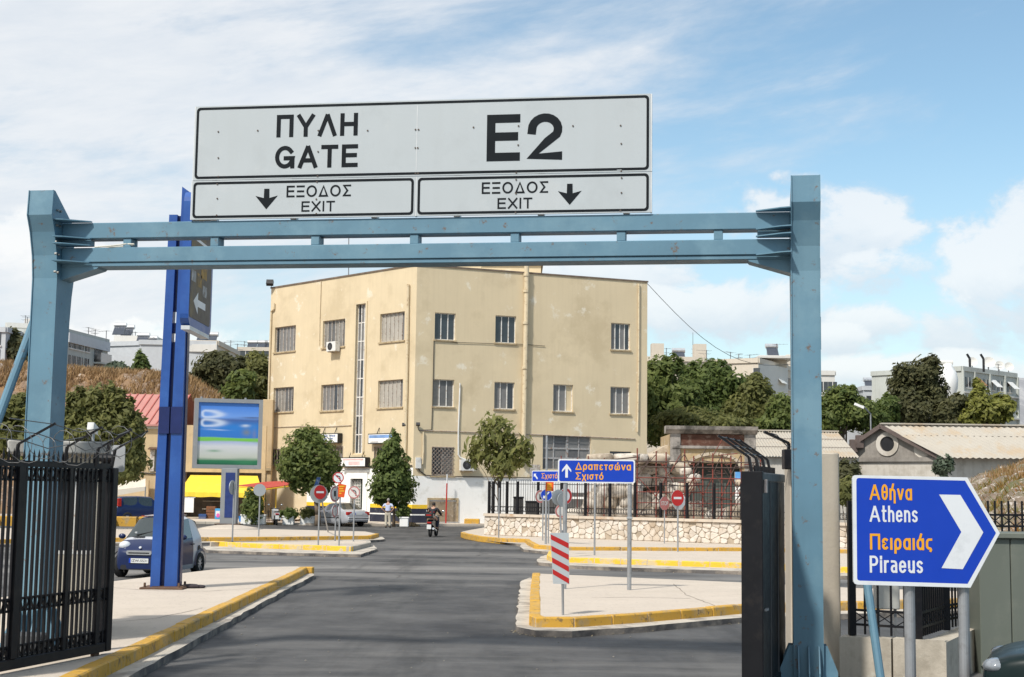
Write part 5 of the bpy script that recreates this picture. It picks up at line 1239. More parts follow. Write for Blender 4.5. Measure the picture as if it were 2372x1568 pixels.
mb = MB().cbox(gb_.x - .06, gb_.x + .06, gb_.y - .06, gb_.y + .06, 1.75, 1.8, .01)
part(t_, 'pole_clamp', mb, M_sback)
# striped hazard panel
b = G(1304, 1424.5, .25); t_ = thing('hazard_panel', 'red and white diagonally striped marker panel on a thin pole at the island nose', 'sign', b)
part(t_, 'pole', MB().tube((b.x, b.y, .23), (P(1302, 1232, b.y).x, b.y, P(1302, 1228, b.y).z), .022, 10), M_galv)
cr_ = [P(1281, 1352, b.y - .03), P(1319, 1353.5, b.y - .03), P(1317.6, 1234, b.y - .03), P(1274.6, 1234.6, b.y - .03)]
n_ = Vector((0, -1, 0)); mb = MB(); mb.add(cr_ + [v + Vector((0, .012, 0)) for v in cr_], [(0, 1, 2, 3), (7, 6, 5, 4), (0, 4, 5, 1), (1, 5, 6, 2), (2, 6, 7, 3), (3, 7, 4, 0)])
o = part(t_, 'panel', mb, M_sgn)
def bil(u, v): return (cr_[0] * (1 - u) + cr_[1] * u) * (1 - v) + (cr_[3] * (1 - u) + cr_[2] * u) * v + n_ * .003
for v0 in (.81, .585, .355, .125):
    vs = [bil(.02, v0 + .13), bil(.98, v0 - .09), bil(.98, v0 + .005), bil(.02, v0 + .225 if v0 < .8 else .985)]
    vs = [bil(.02, v0 + .065), bil(.98, v0 - .115), bil(.98, v0 - .01), bil(.02, v0 + .165)]
    part(o, 'stripe', MB().add(vs, [(0, 1, 2, 3)]), M_sred)

# ------------------------------------------------------------------ billboard
M_grey = mat('billboard grey', (.27, .28, .29), .45, .2, var=.05, scale=1, stain=((.33, .33, .33), .2, 2))
Yb = 73.0; b = G(531, 1214, .25); bb = thing('billboard', 'square backlit billboard with a blurred blue and green poster on a single stout leg', 'billboard', (P(531, 1210, Yb).x, Yb, .25))
l, r_, zt_, zb_ = P(452, 1000, Yb).x, P(603, 1000, Yb).x, P(530, 922, Yb).z, P(530, 1086, Yb).z
TL, TR, BL_, BR_ = P(452, 919, Yb), P(603, 929, Yb + .9), P(444, 1084, Yb), P(600, 1087, Yb + .9)
axb = Vector((r_ - l, .9, 0)).normalized(); nb_ = Vector((axb.y, -axb.x, 0)); W_ = (TR - TL).length; ob = Vector((TL.x, Yb, 0)); z0, z1 = (BL_.z + BR_.z) / 2, (TL.z + TR.z) / 2
W_ = Vector((r_ - l, .9)).length; fw = .2
cs_ = part(bb, 'case', MB().prism([(0, z0), (W_, z0), (W_, z1), (0, z1)], ob + nb_ * -.02, axb, (0, 0, 1), -nb_ * .75), M_grey)
for a0, a1, c0, c1_ in ((0, fw, z0, z1), (W_ - fw, W_, z0, z1), (fw, W_ - fw, z0, z0 + fw), (fw, W_ - fw, z1 - fw, z1)):
    part(cs_, 'frame', MB().prism([(a0, c0), (a1, c0), (a1, c1_), (a0, c1_)], ob, axb, (0, 0, 1), nb_ * .10 ), M_grey)
def poster_mat():
    m = bpy.data.materials.new('blurred poster print'); m.use_nodes = True; nt = m.node_tree; N = nt.nodes; L = nt.links; bs = N['Principled BSDF']; bs.inputs['Roughness'].default_value = .25
    tc = N.new('ShaderNodeTexCoord'); sp_ = N.new('ShaderNodeSeparateXYZ'); L.new(tc.outputs['UV'], sp_.inputs[0]); u, v = sp_.outputs[0], sp_.outputs[1]
    nz = N.new('ShaderNodeTexNoise'); mp = N.new('ShaderNodeMapping'); mp.inputs['Scale'].default_value = (1.2, 9, 1); L.new(tc.outputs['UV'], mp.inputs[0]); L.new(mp.outputs[0], nz.inputs[0]); nz.inputs['Scale'].default_value = 1.1; nz.inputs['Detail'].default_value = 2
    def M_(op, a, c):
        n = N.new('ShaderNodeMath'); n.operation = op
        for i, s in enumerate((a, c)):
            if isinstance(s, (int, float)): n.inputs[i].default_value = s
            else: L.new(s, n.inputs[i])
        return n.outputs[0]
    vv = M_('ADD', v, M_('MULTIPLY', M_('SUBTRACT', nz.outputs['Fac'], .5), .05))
    cr2 = N.new('ShaderNodeValToRGB'); L.new(vv, cr2.inputs[0]); e = cr2.color_ramp.elements
    stops = [(0, (.01, .10, .05)), (.07, (.02, .16, .07)), (.12, (.45, .48, .42)), (.30, (.55, .57, .60)), (.365, (.35, .42, .60)), (.39, (.15, .45, .06)), (.43, (.18, .50, .08)), (.445, (.03, .16, .52)), (.62, (.02, .18, .55)), (.72, (.05, .11, .32)), (.76, (.14, .30, .70)), (1, (.03, .17, .60))]
    e[0].position = 0; e[0].color = (*stops[0][1], 1); e[1].position = 1; e[1].color = (*stops[-1][1], 1)
    for p_, c_ in stops[1:-1]: q = e.new(p_); q.color = (*c_, 1)
    cur = cr2.outputs[0]
    def blot(u0, v0, su, sv, c, k_, r_=0., tail=1.):     # soft smeared print: a spot, or a ring of radius r_
        du = M_('SUBTRACT', u, u0); du = M_('ADD', M_('MULTIPLY', M_('MAXIMUM', du, 0.), 1 / (su * tail)), M_('MULTIPLY', M_('MINIMUM', du, 0.), 1 / su)); dv = M_('MULTIPLY', M_('SUBTRACT', vv, v0), 1 / sv)
        d = M_('SQRT', M_('ADD', M_('MULTIPLY', du, du), M_('MULTIPLY', dv, dv)), 0.); d = M_('SUBTRACT', d, r_); w = M_('MULTIPLY', M_('POWER', 2.718, M_('MULTIPLY', M_('MULTIPLY', d, d), -2.2)), k_)
        n = N.new('ShaderNodeMix'); n.data_type = 'RGBA'; L.new(w, n.inputs['Factor']); L.new(cur, n.inputs['A']); n.inputs['B'].default_value = (*c, 1); return n.outputs['Result']
    for a_ in ((.13, .81, .035, .030, (.6, .68, .8), .75, 1.6, 4.), (.13, .67, .038, .032, (.6, .68, .8), .75, 1.6, 4.), (.3, .56, .25, .02, (.5, .6, .78), .6), (.80, .53, .10, .09, (.16, .19, .22), .85), (.78, .63, .10, .03, (.5, .58, .68), .8), (.93, .5, .05, .13, (.2, .2, .3), .5), (.28, .22, .16, .03, (.10, .25, .14), .7), (.8, .05, .25, .07, (.03, .18, .08), .9), (.9, .76, .3, .02, (.05, .06, .12), .7)): cur = blot(*a_)
    L.new(cur, bs.inputs['Base Color']); return m
def uvquad(parent, name, pts, m_):
    o = part(parent, name, MB().add(pts, [(0, 1, 2, 3)]), m_); uvl = o.data.uv_layers.new(name='UVMap')
    for i, c in enumerate(((0, 0), (1, 0), (1, 1), (0, 1))): uvl.data[i].uv = c
    return o
pz = lambda a, z, d=0.: ob + axb * (W_ * a) + Vector((0, 0, z0 + (z1 - z0) * z)) + nb_ * d
po = uvquad(cs_, 'poster', [pz(.05, .05, .0), pz(.95, .05, .0), pz(.95, .95, .0), pz(.05, .95, .0)], poster_mat())
xl, xr = P(512.5, 1150, Yb + .4).x, P(550, 1150, Yb + .4).x
lg_ = part(bb, 'leg', MB().cbox(xl, xr, Yb + .2, Yb + .75, .32, z0 + .02, .02), M_grey)
part(lg_, 'leg_panel', MB().box(P(523, 1150, Yb + .4).x, P(545, 1150, Yb + .4).x, Yb + .18, Yb + .2, .75, z0 - .2), mat('blue ribbed panel', (.02, .04, .16), .4, var=.2, scale=4))
for x in (xl - .2, xl + .25, xr - .2, xr + .2): part(bb, 'foot_bar', MB().bar((x, Yb + .3, .22), (x, Yb + .3, .42), .05), M_weld)
part(bb, 'foot_plate', MB().cbox(xl - .25, xr + .25, Yb + .05, Yb + .9, .40, .44, .01), M_weld)
for a_ in (.1, .42, .75): part(cs_, 'top_lug', MB().tube(pz(a_, 1.0, -.4), pz(a_, 1.03, -.4), .06, 8), M_grey)
mb = MB(); md = P(530, 1220, 71.2)
mb.lathe([(1.9, .22), (1.2, .33), (.6, .42), (.01, .45)], (md.x, 71.3, 0), 18); struct('pavement_mound', mb, M_pave, True)

# ------------------------------------------------------------------ stone wall with railing, ruin and scaffold
W0, W1, W2 = G(1122, 1239, .25), G(1718, 1260.5, .25), G(2160, 1277, .25)
wl = thing('stone_wall', 'low wall of pale irregular stones with a coping, below the black railing by the ruin', 'wall', W0)
M_mortar = mat('wall mortar', (.40, .33, .25), .95, var=.2, scale=2, bump=.4)
M_stone = [mat('pale wall stone %d' % i, c, .9, var=.14, scale=2.2, bump=.4, bscale=9, stain=((.42, .33, .24), .35, 2.5)) for i, c in enumerate(((.62, .56, .48), (.57, .50, .42), (.66, .60, .53), (.53, .45, .36)))]
WD = W2 - W0; WLN = Vector((WD.x, WD.y, 0)).length; wf = Fac(Vector((W0.x, W0.y, 0)), Vector((W2.x, W2.y, 0)))
WH0, WH1 = .25, 1.12
mb = MB(); wf.box(mb, 0, WLN, .2, WH1, -.4, 0); part(wl, 'core', mb, M_mortar)
rs = random.Random(12); pts = []; nu, nv = int(WLN / .345), 4; holes = []
for i in range(nu):
    for j in range(nv): pts.append(((i + .5 + rs.uniform(-.42, .42) + .25 * (j % 2)) * WLN / nu, WH0 + (j + .5 + rs.uniform(-.42, .42)) * (WH1 - WH0) / nv))
def clip(poly, a, b, c):
    out = []
    for k_ in range(len(poly)):
        p, q = poly[k_], poly[(k_ + 1) % len(poly)]; dp, dq = a * p[0] + b * p[1] - c, a * q[0] + b * q[1] - c
        if dp <= 0: out.append(p)
        if (dp < 0) != (dq < 0) and abs(dp - dq) > 1e-9: t__ = dp / (dp - dq); out.append((p[0] + (q[0] - p[0]) * t__, p[1] + (q[1] - p[1]) * t__))
    return out
def stone_face(cell, f, parent, m_, g=.014, proud=.05):
    cx = sum(p[0] for p in cell) / len(cell); cy = sum(p[1] for p in cell) / len(cell)
    def inset(s, d):
        res = []
        for p in cell: l_ = math.hypot(p[0] - cx, p[1] - cy) or 1; k_ = max(.2, (l_ - d) / l_); res.append((cx + (p[0] - cx) * k_, cy + (p[1] - cy) * k_))
        return res
    def rnd(poly):                       # knock off the corners
        o = []
        for k_ in range(len(poly)):
            p, q = poly[k_], poly[(k_ + 1) % len(poly)]; o += [(p[0] * .8 + q[0] * .2, p[1] * .8 + q[1] * .2), (p[0] * .2 + q[0] * .8, p[1] * .2 + q[1] * .8)]
        return o
    a = rnd(inset(0, g)); b = rnd(inset(0, g + .03)); n = len(a); mb = MB(); pr = proud * rs.uniform(.6, 1.3)
    mb.add([f.pt(*p, 0) for p in a] + [f.pt(*p, pr * .75) for p in a] + [f.pt(*p, pr + rs.uniform(-.006, .006)) for p in b],
           [(i, (i + 1) % n, n + (i + 1) % n, n + i) for i in range(n)] + [(n + i, n + (i + 1) % n, 2 * n + (i + 1) % n, 2 * n + i) for i in range(n)] + [tuple(range(2 * n, 3 * n))])
    part(parent, 'stone', mb, m_)
for k_, p in enumerate(pts):
    if not 0 < p[0] < WLN: continue
    cell = [(max(0, p[0] - .8), WH0), (min(WLN, p[0] + .8), WH0), (min(WLN, p[0] + .8), WH1 - .01), (max(0, p[0] - .8), WH1 - .01)]
    for q in pts:
        if q is p or abs(q[0] - p[0]) > 1.3: continue
        a, b = q[0] - p[0], q[1] - p[1]; cell = clip(cell, a, b, a * (p[0] + q[0]) / 2 + b * (p[1] + q[1]) / 2)
        if len(cell) < 3: break
    if len(cell) < 3: continue
    if k_ % 17 == 8: continue            # weep holes and missing stones
    stone_face(cell, wf, wl, M_stone[rs.choice((0, 0, 1, 2, 2, 3))])
M_cope = mat('coping stone', (.56, .48, .39), .9, var=.1, stain=((.42, .26, .14), .3, 1.4))
nc = int(WLN / 1.25)
for i in range(nc):
    mb = MB(); u_, v_ = WLN * i / nc + .006, WLN * (i + 1) / nc - .006; h = rs.uniform(-.008, .008)
    wf.box(mb, u_, v_, WH1 + .002, WH1 + .12 + h, -.46, .12); part(wl, 'coping', mb, M_cope)
rl = thing('railing', 'tall black iron railing on top of the pale stone wall', 'fence', W0 + Vector((0, 0, WH1 + .12)))
zf0, zf1 = WH1 + .12, WH1 + .12 + 1.5; us = [.12, .35, .72, 1.15, 1.75] + [2.9 + 1.28 * i for i in range(15)]
us = [u for u in us if u < WLN]
for u in us:
    mb = MB(); wf.box(mb, u - .05, u + .05, zf0, zf1, -.22, -.12); part(rl, 'post', mb, M_iron)
for a, b in zip(us[:-1], us[1:]):
    for z in (zf0 + .12, zf0 + .34, zf1 - .12):
        mb = MB(); wf.box(mb, a + .05, b - .05, z - .015, z + .015, -.19, -.15); part(rl, 'rail', mb, M_iron)
    mb = MB(); n = max(1, int((b - a) / .125))
    for i in range(n):
        u = a + (b - a) * (i + .5) / n; mb.bar(wf.pt(u, zf0 + .1, -.17), wf.pt(u, zf1 + .06, -.17), .018)
        mb.bar(wf.pt(u - .05, zf0 + .13, -.16), wf.pt(u + .05, zf0 + .33, -.16), .012); mb.bar(wf.pt(u + .05, zf0 + .13, -.16), wf.pt(u - .05, zf0 + .33, -.16), .012)
    part(rl, 'bars', mb, M_iron, kind='stuff')
# yard behind the railing
a, b = P(1253, 1140, 78), P(1366, 1190, 78)
t_ = thing('site_container', 'long dark grey container with pale stripes behind the railing', 'container', ((a.x + b.x) / 2, 78, .2))
M_dk = mat('dark grey sheet', (.10, .095, .09), .6, var=.2, scale=2)
part(t_, 'body', MB().cbox(a.x, b.x, 78, 80.4, .3, a.z, .03), M_dk)
for z in (.95, 1.9): part(t_, 'stripe', MB().box(a.x, b.x, 77.98, 78, z, z + .12), M_white)
for x in (a.x + .2, (a.x + b.x) / 2, b.x - .3): part(t_, 'foot', MB().box(x, x + .2, 78.2, 80, .12, .3), M_black)
for i, (x0, x1, y0, y1) in enumerate(((1190, 1212, 1150, 1192), (1218, 1246, 1160, 1192))):
    a, b = P(x0, y0, 76), P(x1, y1, 76); t_ = thing('rubbish_bin', ('dark wheeled bin behind the left part of the railing', 'second dark wheeled bin behind the railing, nearer the container')[i], 'bin', ((a.x + b.x) / 2, 76, .2), 0, 'bins behind the railing')
    part(t_, 'tub', MB().cbox(a.x, b.x, 76, 76.7, .26, a.z - .1, .03), M_dk); part(t_, 'lid', MB().cbox(a.x - .03, b.x + .03, 75.95, 76.75, a.z - .098, a.z, .02), M_black)
    for x in (a.x + .1, b.x - .1): part(t_, 'wheel', MB().disc((x - .03, 76.1, .2), (1, 0, 0), .08, .06, 10), M_black)
# ruined wall of great weathered blocks
M_block = [mat('weathered block %d' % i, c, .95, var=.2, scale=1.3, bump=.8, bscale=5, stain=((.24, .19, .14), .45, 1.0), stain2=((.12, .10, .085), .2, 2.4)) for i, c in enumerate(((.60, .54, .46), (.52, .44, .34), (.66, .61, .54)))]
ru = thing('ruined_wall', 'heap of great weathered pale stone blocks, an ancient gate ruin behind the railing', 'ruin', P(1460, 1195, 70))
def rock(c, sx, sy, sz, seed, rot=0.):
    q = np.random.RandomState(seed); mb = MB(); n = 4; vs = {}; fs = []
    def vid(i, j, k_):
        if (i, j, k_) not in vs:
            p = np.array([i, j, k_]) / (n / 2) - 1; m_ = np.abs(p); l_ = (m_ ** 5).sum() ** .2; p = p / l_ * (1 + q.uniform(-.10, .08)); p = p * (sx / 2, sy / 2, sz / 2)
            vs[i, j, k_] = (len(vs), (c[0] + p[0] * math.cos(rot) - p[2] * math.sin(rot), c[1] + p[1], c[2] + p[2] * math.cos(rot) + p[0] * math.sin(rot)))
        return vs[i, j, k_][0]
    for ax in range(3):
        for side in (0, n):
            for i in range(n):
                for j in range(n):
                    def mk(a, b): t__ = [0, 0, 0]; t__[ax] = side; t__[(ax + 1) % 3] = a; t__[(ax + 2) % 3] = b; return vid(*t__)
                    f = (mk(i, j), mk(i + 1, j), mk(i + 1, j + 1), mk(i, j + 1)); fs.append(f if side else f[::-1])
    mb.add([v for _, v in sorted(vs.values())], fs); return mb
seed = 50
for (y, x0, x1, n, hpx) in ((1183, 1345, 1560, 5, 30), (1160, 1352, 1575, 6, 34), (1135, 1372, 1580, 5, 30), (1112, 1385, 1560, 4, 30), (1086, 1395, 1590, 5, 28), (1062, 1360, 1550, 3, 20)):
    Yr = 70.5 + rs.uniform(-.5, .5); xs = sorted([x0, x1] + [x0 + (x1 - x0) * (i + rs.uniform(-.22, .22)) / n for i in range(1, n)])
    for a, b in zip(xs[:-1], xs[1:]):
        seed += 1
        if y == 1135 and 1490 < (a + b) / 2 < 1530: continue
        p, q = P(a, y, Yr), P(b, y, Yr); hh = hpx / 3300 * Yr * rs.uniform(.95, 1.25)
        part(ru, 'stone_block', rock(((p.x + q.x) / 2, Yr + rs.uniform(-.3, .3), p.z), (q.x - p.x) * 1.04, 1.3, hh, seed, rs.uniform(-.06, .06)), M_block[rs.choice((0, 0, 1, 2))], True, True)
for i, (x, y, w) in enumerate(((1330, 1188, .8), (1590, 1185, .9), (1610, 1170, .7), (1575, 1150, .6), (1592, 1128, .8), (1606, 1108, .7), (1588, 1092, .6), (1616, 1190, 1.0), (1640, 1192, .7), (1668, 1190, .9), (1700, 1188, 1.1), (1722, 1165, .8), (1728, 1140, .7), (1718, 1118, .6))):
    p = P(x, y, 69.3); part(ru, 'stone_block', rock((p.x, 69.3, p.z), w, .7, w * .6, 90 + i, .1), M_block[i % 3], True, True)
mb = MB(); p, q = P(1395, 1185, 71.6), P(1600, 1185, 71.6); part(ru, 'rubble_core', rock(((p.x + q.x) / 2, 72, 2.0), q.x - p.x, 1.2, 3.9, 99), M_block[1], True, True)
# old portal building
M_och = mat('ochre plaster', (.44, .33, .19), .95, var=.15, scale=.8, stain=((.30, .22, .14), .4, 1.2), stain2=((.55, .48, .38), .2, 2), bump=.3)
M_corn = mat('sooty cornice stone', (.32, .29, .26), .95, var=.25, scale=1.5, bump=.5, stain=((.06, .055, .05), .5, 1.1), streak=((.05, .045, .04), .4))
Yq = 80.; zq = lambda y: P(1640, y, Yq).z; xq = lambda x: P(x, 1050, Yq).x
pt_ = thing('portal_building', 'old stone portal with a sooty cornice and dark doorway behind the red scaffold', 'building', (xq(1645), Yq, .2))
x0, x1 = xq(1556), xq(1746); dx0, dx1 = xq(1592), xq(1716)
mb = MB(); mb.box(x0, dx0, Yq, Yq + .6, .1, zq(1040)); mb.box(dx1, x1, Yq, Yq + .6, .1, zq(1040)); mb.box(dx0, dx1, Yq, Yq + .6, zq(1072), zq(1040)); mb.box(x0, x1, Yq + .6, Yq + 6, .1, zq(1005))
part(pt_, 'wall', mb, M_och)
for a, b in ((xq(1552), xq(1576)), (xq(1724), xq(1750))): part(pt_, 'pilaster', MB().cbox(a, b, Yq - .15, Yq - .001, .1, zq(1004), .03), M_corn)
part(pt_, 'architrave', MB().cbox(xq(1556), xq(1748), Yq - .2, Yq + .58, zq(1040) + .002, zq(1033), .03), M_corn)
part(pt_, 'frieze', MB().box(xq(1577), xq(1723), Yq - .05, Yq + .5, zq(1033) + .002, zq(1006)), mat('rust-red frieze', (.10, .045, .03), .9, var=.35, scale=1.2, stain=((.2, .13, .1), .3, 3)))
part(pt_, 'cornice', MB().prism([(-.2, 0), (-.45, .22), (-.5, .42), (.6, .42), (.6, 0)], (xq(1541), Yq, zq(1005)), (0, 1, 0), (0, 0, 1), (xq(1753) - xq(1541), 0, 0)), M_corn)
mb = MB(); cx = (dx0 + dx1) / 2; rr = (dx1 - dx0) / 2
for i in range(9):
    a0, a1 = math.pi * i / 9 + .02, math.pi * (i + 1) / 9 - .02; zc = zq(1082)
    part(pt_, 'arch_stone', MB().prism([(rr * .92 * math.cos(a0), rr * .45 * math.sin(a0)), (rr * 1.06 * math.cos(a0), rr * .56 * math.sin(a0)), (rr * 1.06 * math.cos(a1), rr * .56 * math.sin(a1)), (rr * .92 * math.cos(a1), rr * .45 * math.sin(a1))], (cx, Yq - .003, zc), (1, 0, 0), (0, 0, 1), (0, -.12, 0)), M_block[1])
part(pt_, 'doorway', MB().box(dx0, dx1, Yq + .5, Yq + .58, .1, zq(1072)), mat('dark doorway boards', (.03, .035, .03), .8, var=.3))
for i in range(3): x = dx0 + (dx1 - dx0) * (i + .5) / 3; part(pt_, 'door_board', MB().box(x - .75, x + .75, Yq + .42 + .01 * i, Yq + .46 + .01 * i, .2, 3.0 - .1 * i), mat('grey-green board', (.07, .08, .07), .7, var=.25))
a = P(1498, 1040, 82); mb = MB().prism([(0, .1), (2.2, .1), (2.2, 5.6), (1.3, 5.1), (0, 4.4)], (a.x, 82, 0), (1, 0, 0), (0, 0, 1), (0, 5, 0)); part(pt_, 'side_wing', mb, M_block[1])
# banner by the portal
a, b = P(1703, 1093, 76), P(1724, 1172, 76); t_ = thing('banner', 'blue and white banner at the right of the portal, beside the gate leaf', 'banner', (a.x, 76, .2))
part(t_, 'sheet', MB().box(a.x, b.x, 76, 76.02, b.z, a.z), M_white); part(t_, 'blue_field', MB().box(a.x, b.x, 75.985, 75.999, a.z - (a.z - b.z) * .35, a.z), mat('banner blue', (.10, .30, .60), .6, var=.3, scale=3)); part(t_, 'yellow_field', MB().box(a.x, b.x, 75.985, 75.999, b.z, b.z + .35), M_ylet)
for x in (a.x, b.x): part(t_, 'post', MB().bar((x, 76.05, 0), (x, 76.05, a.z), .06), M_galv)
# scaffold
M_scaf = mat('red scaffold tube', (.20, .048, .034), .6, var=.25, scale=3, stain=((.15, .06, .04), .35, 5)); M_scafd = mat('dark scaffold tube', (.09, .06, .05), .6, var=.25)
sc_ = thing('scaffold', 'red tube scaffold standing in front of the ruin and the old portal', 'scaffold', P(1620, 1200, 68))
sx = [1476, 1520, 1543, 1586, 1607, 1628, 1651, 1672, 1693, 1717, 1738, 1762]; tz = [1038, 1045, 1047, 1040, 1056, 1060, 1050, 1058, 1055, 1056, 1058, 1062]
for k_, Ys in enumerate((67.6, 69.2)):
    for x, t__ in zip(sx, tz):
        p = P(x, 1100, Ys); top_ = P(x, t__ + k_ * 6, Ys); part(sc_, 'pole', MB().tube((p.x, Ys, .2), (p.x, Ys, top_.z), .035, 6), M_scaf); 
    for i, y in enumerate((1066, 1078, 1104, 1137, 1162)):
        p, q = P(sx[0] - (60 if i == 1 else 4), y + 2, Ys), P(sx[-1] + 6, y + 3, Ys); part(sc_, 'ledger', MB().tube((p.x, Ys - .05, p.z), (q.x, Ys - .05, p.z), .03, 6), M_scafd if i < 2 else M_scaf)
for i in range(len(sx) - 1):
    for j, (ya, yb) in enumerate(((1052, 1100), (1104, 1150), (1150, 1194))):
        if (i * 3 + j) % 4 == 3: continue
        a, b = (sx[i], sx[i + 1]) if (i + j) % 2 else (sx[i + 1], sx[i]); Ys = 67.55 if (i + j) % 3 else 69.15
        part(sc_, 'brace', MB().tube(P(a, ya, Ys), P(b, yb, Ys), .022, 5), M_scafd if j != 1 else M_scaf)
for x in sx[::2]: p = P(x, 1078, 67.6); part(sc_, 'transom', MB().tube((p.x, 67.4, p.z + .06), (p.x, 69.4, p.z + .06), .03, 6), M_scaf)
part(sc_, 'long_tube', MB().tube(P(1360, 1070, 68.5), P(1482, 1058, 68.5), .035, 6), M_scafd); part(sc_, 'long_tube', MB().tube(P(1380, 1066, 68.9), P(1478, 1066, 68.9), .03, 6), M_scafd)
rs2 = random.Random(21)
for i in range(60):
    x = rs2.uniform(1480, 1760); y = rs2.uniform(1050, 1180); Ys = rs2.choice((67.5, 68.3, 69.2)); dx, dy = rs2.choice(((38, 6), (44, -4), (30, 46), (-32, 44), (22, -40), (60, 3)))
    part(sc_, 'brace', MB().tube(P(x, y, Ys), P(min(1772, x + dx), y + dy, Ys), .02, 5), M_scafd if i % 3 else M_scaf)
for i, x in enumerate((1300, 1338, 1363, 1400)): p = P(x, 1056, 69); part(sc_, 'pole', MB().tube((p.x, 69, .2), (p.x, 69, p.z - i % 2 * .1), .03, 6), M_scaf)
p, q = P(1296, 1072, 69), P(1476, 1072, 69); part(sc_, 'ledger', MB().tube((p.x, 68.95, p.z), (q.x, 68.95, p.z + .1), .03, 6), M_scafd)

# yellow concrete block, red pole on the white wall
a, b = G(1075, 1218, .0), G(1111, 1218.5, .0)
mb = MB().cbox(a.x, b.x, a.y, a.y + .6, 0, .46, .05); single('concrete_block', mb, M_yel, 'yellow painted concrete block standing against the white base wall', 'block', (a.x, a.y, 0))
q = G(1027, 1216, 0); q = Vector((FR.pt(FR.uz(1027, 1200)[0], 0, .5)))
t_ = thing('marker_pole', 'thin red and white pole in front of the brown plaster patch', 'pole', q)
zt_ = P(1029, 1098, q.y).z; part(t_, 'pole', MB().tube((q.x, q.y, .0), (q.x + .03, q.y, zt_ - .6), .045, 8), M_sred); part(t_, 'tip', MB().tube((q.x + .03, q.y, zt_ - .598), (q.x + .03, q.y, zt_), .04, 8), M_swhite)
# ------------------------------------------------------------------ vehicles
M_tyre = mat('tyre rubber', (.018, .018, .018), .85, var=.2); M_rim = mat('alloy rim', (.55, .56, .58), .3, .7, var=.05)
M_cglass = mat('car glass', (.025, .035, .035), .05, var=.2, scale=2, spec=.8, coat=.5); M_lamp = mat('headlamp glass', (.62, .64, .66), .12, var=.12, scale=12, spec=.8, coat=.6)
M_tail = mat('tail lamp red', (.38, .015, .012), .2, var=.15, scale=8, coat=.5); M_chrome = mat('chrome trim', (.62, .63, .64), .18, .8, var=.05)
M_plate = mat('number plate', (.68, .68, .66), .4, var=.03)
def loft_car(t_, stations, mats, glass_side, glass_front, glass_rear, side_mat=None, panels=()):
    """stations front to back: (x, half width, sill z, belt z, top z, top half width). Index pairs say where the glass is."""
    rings = []
    for (x, w, zs, zb_, zt_, tw) in stations:
        cab = zt_ - zb_ > .16
        rings.append([(x, w * .90, zs), (x, w * .985, zs + (zb_ - zs) * .16), (x, w * 1.0, zs + (zb_ - zs) * .52), (x, w * .975, zb_ - (zb_ - zs) * .08), (x, w * .93, zb_),
                      (x, tw + (w * .93 - tw) * (.14 if cab else .5), zt_ - (.07 if cab else (zt_ - zb_) * .5)), (x, tw * .86, zt_ - .012), (x, 0, zt_ + .012)])
    groups = {}
    K = len(rings[0])
    def addf(name, pts): groups.setdefault(name, []).append(pts)
    for i in range(len(rings) - 1):
        for k_ in range(K - 1):
            nm = 'body'
            if i in glass_side and k_ == 4: nm = 'side_window'
            elif i in glass_front and k_ in (4, 5, 6): nm = 'windscreen' if k_ > 4 else 'body'
            elif i in glass_rear and k_ in (5, 6): nm = 'rear_window'
            for (pn_, ii, kk) in panels:
                if i in ii and k_ in kk and nm == 'body': nm = pn_
            a, b, c, d = rings[i][k_], rings[i][k_ + 1], rings[i + 1][k_ + 1], rings[i + 1][k_]
            for sg in (1, -1):
                q = [(p[0], p[1] * sg, p[2]) for p in (a, b, c, d)]
                addf(nm + ('' if nm != 'side_window' else str(sg)), q if sg < 0 else q[::-1])
    for end, rv in ((rings[0], False), (rings[-1], True)):
        for k_ in range(K - 1):
            q = [end[k_], end[k_ + 1], (end[k_ + 1][0], -end[k_ + 1][1], end[k_ + 1][2]), (end[k_][0], -end[k_][1], end[k_][2])]
            addf('body', q[::-1] if rv else q)
    objs = {}
    for nm, fs in groups.items():
        mb = MB(); idx = {}
        for q in fs:
            ids = []
            for p in q:
                key = (round(p[0], 4), round(p[1], 4), round(p[2], 4))
                if key not in idx: idx[key] = len(mb.v); mb.v.append(p)
                ids.append(idx[key])
            ids = list(dict.fromkeys(ids))
            if len(ids) > 2: mb.face(ids)
        nm = nm.rstrip('-1'); o = part(t_, nm, mb, mats.get(nm, mats['body']), False, True); objs[nm] = o
        md = o.modifiers.new('soft', 'SUBSURF'); md.levels = 1; md.render_levels = 2; md.boundary_smooth = 'PRESERVE_CORNERS'
        if nm == 'body': md.subdivision_type = 'CATMULL_CLARK'
    return objs
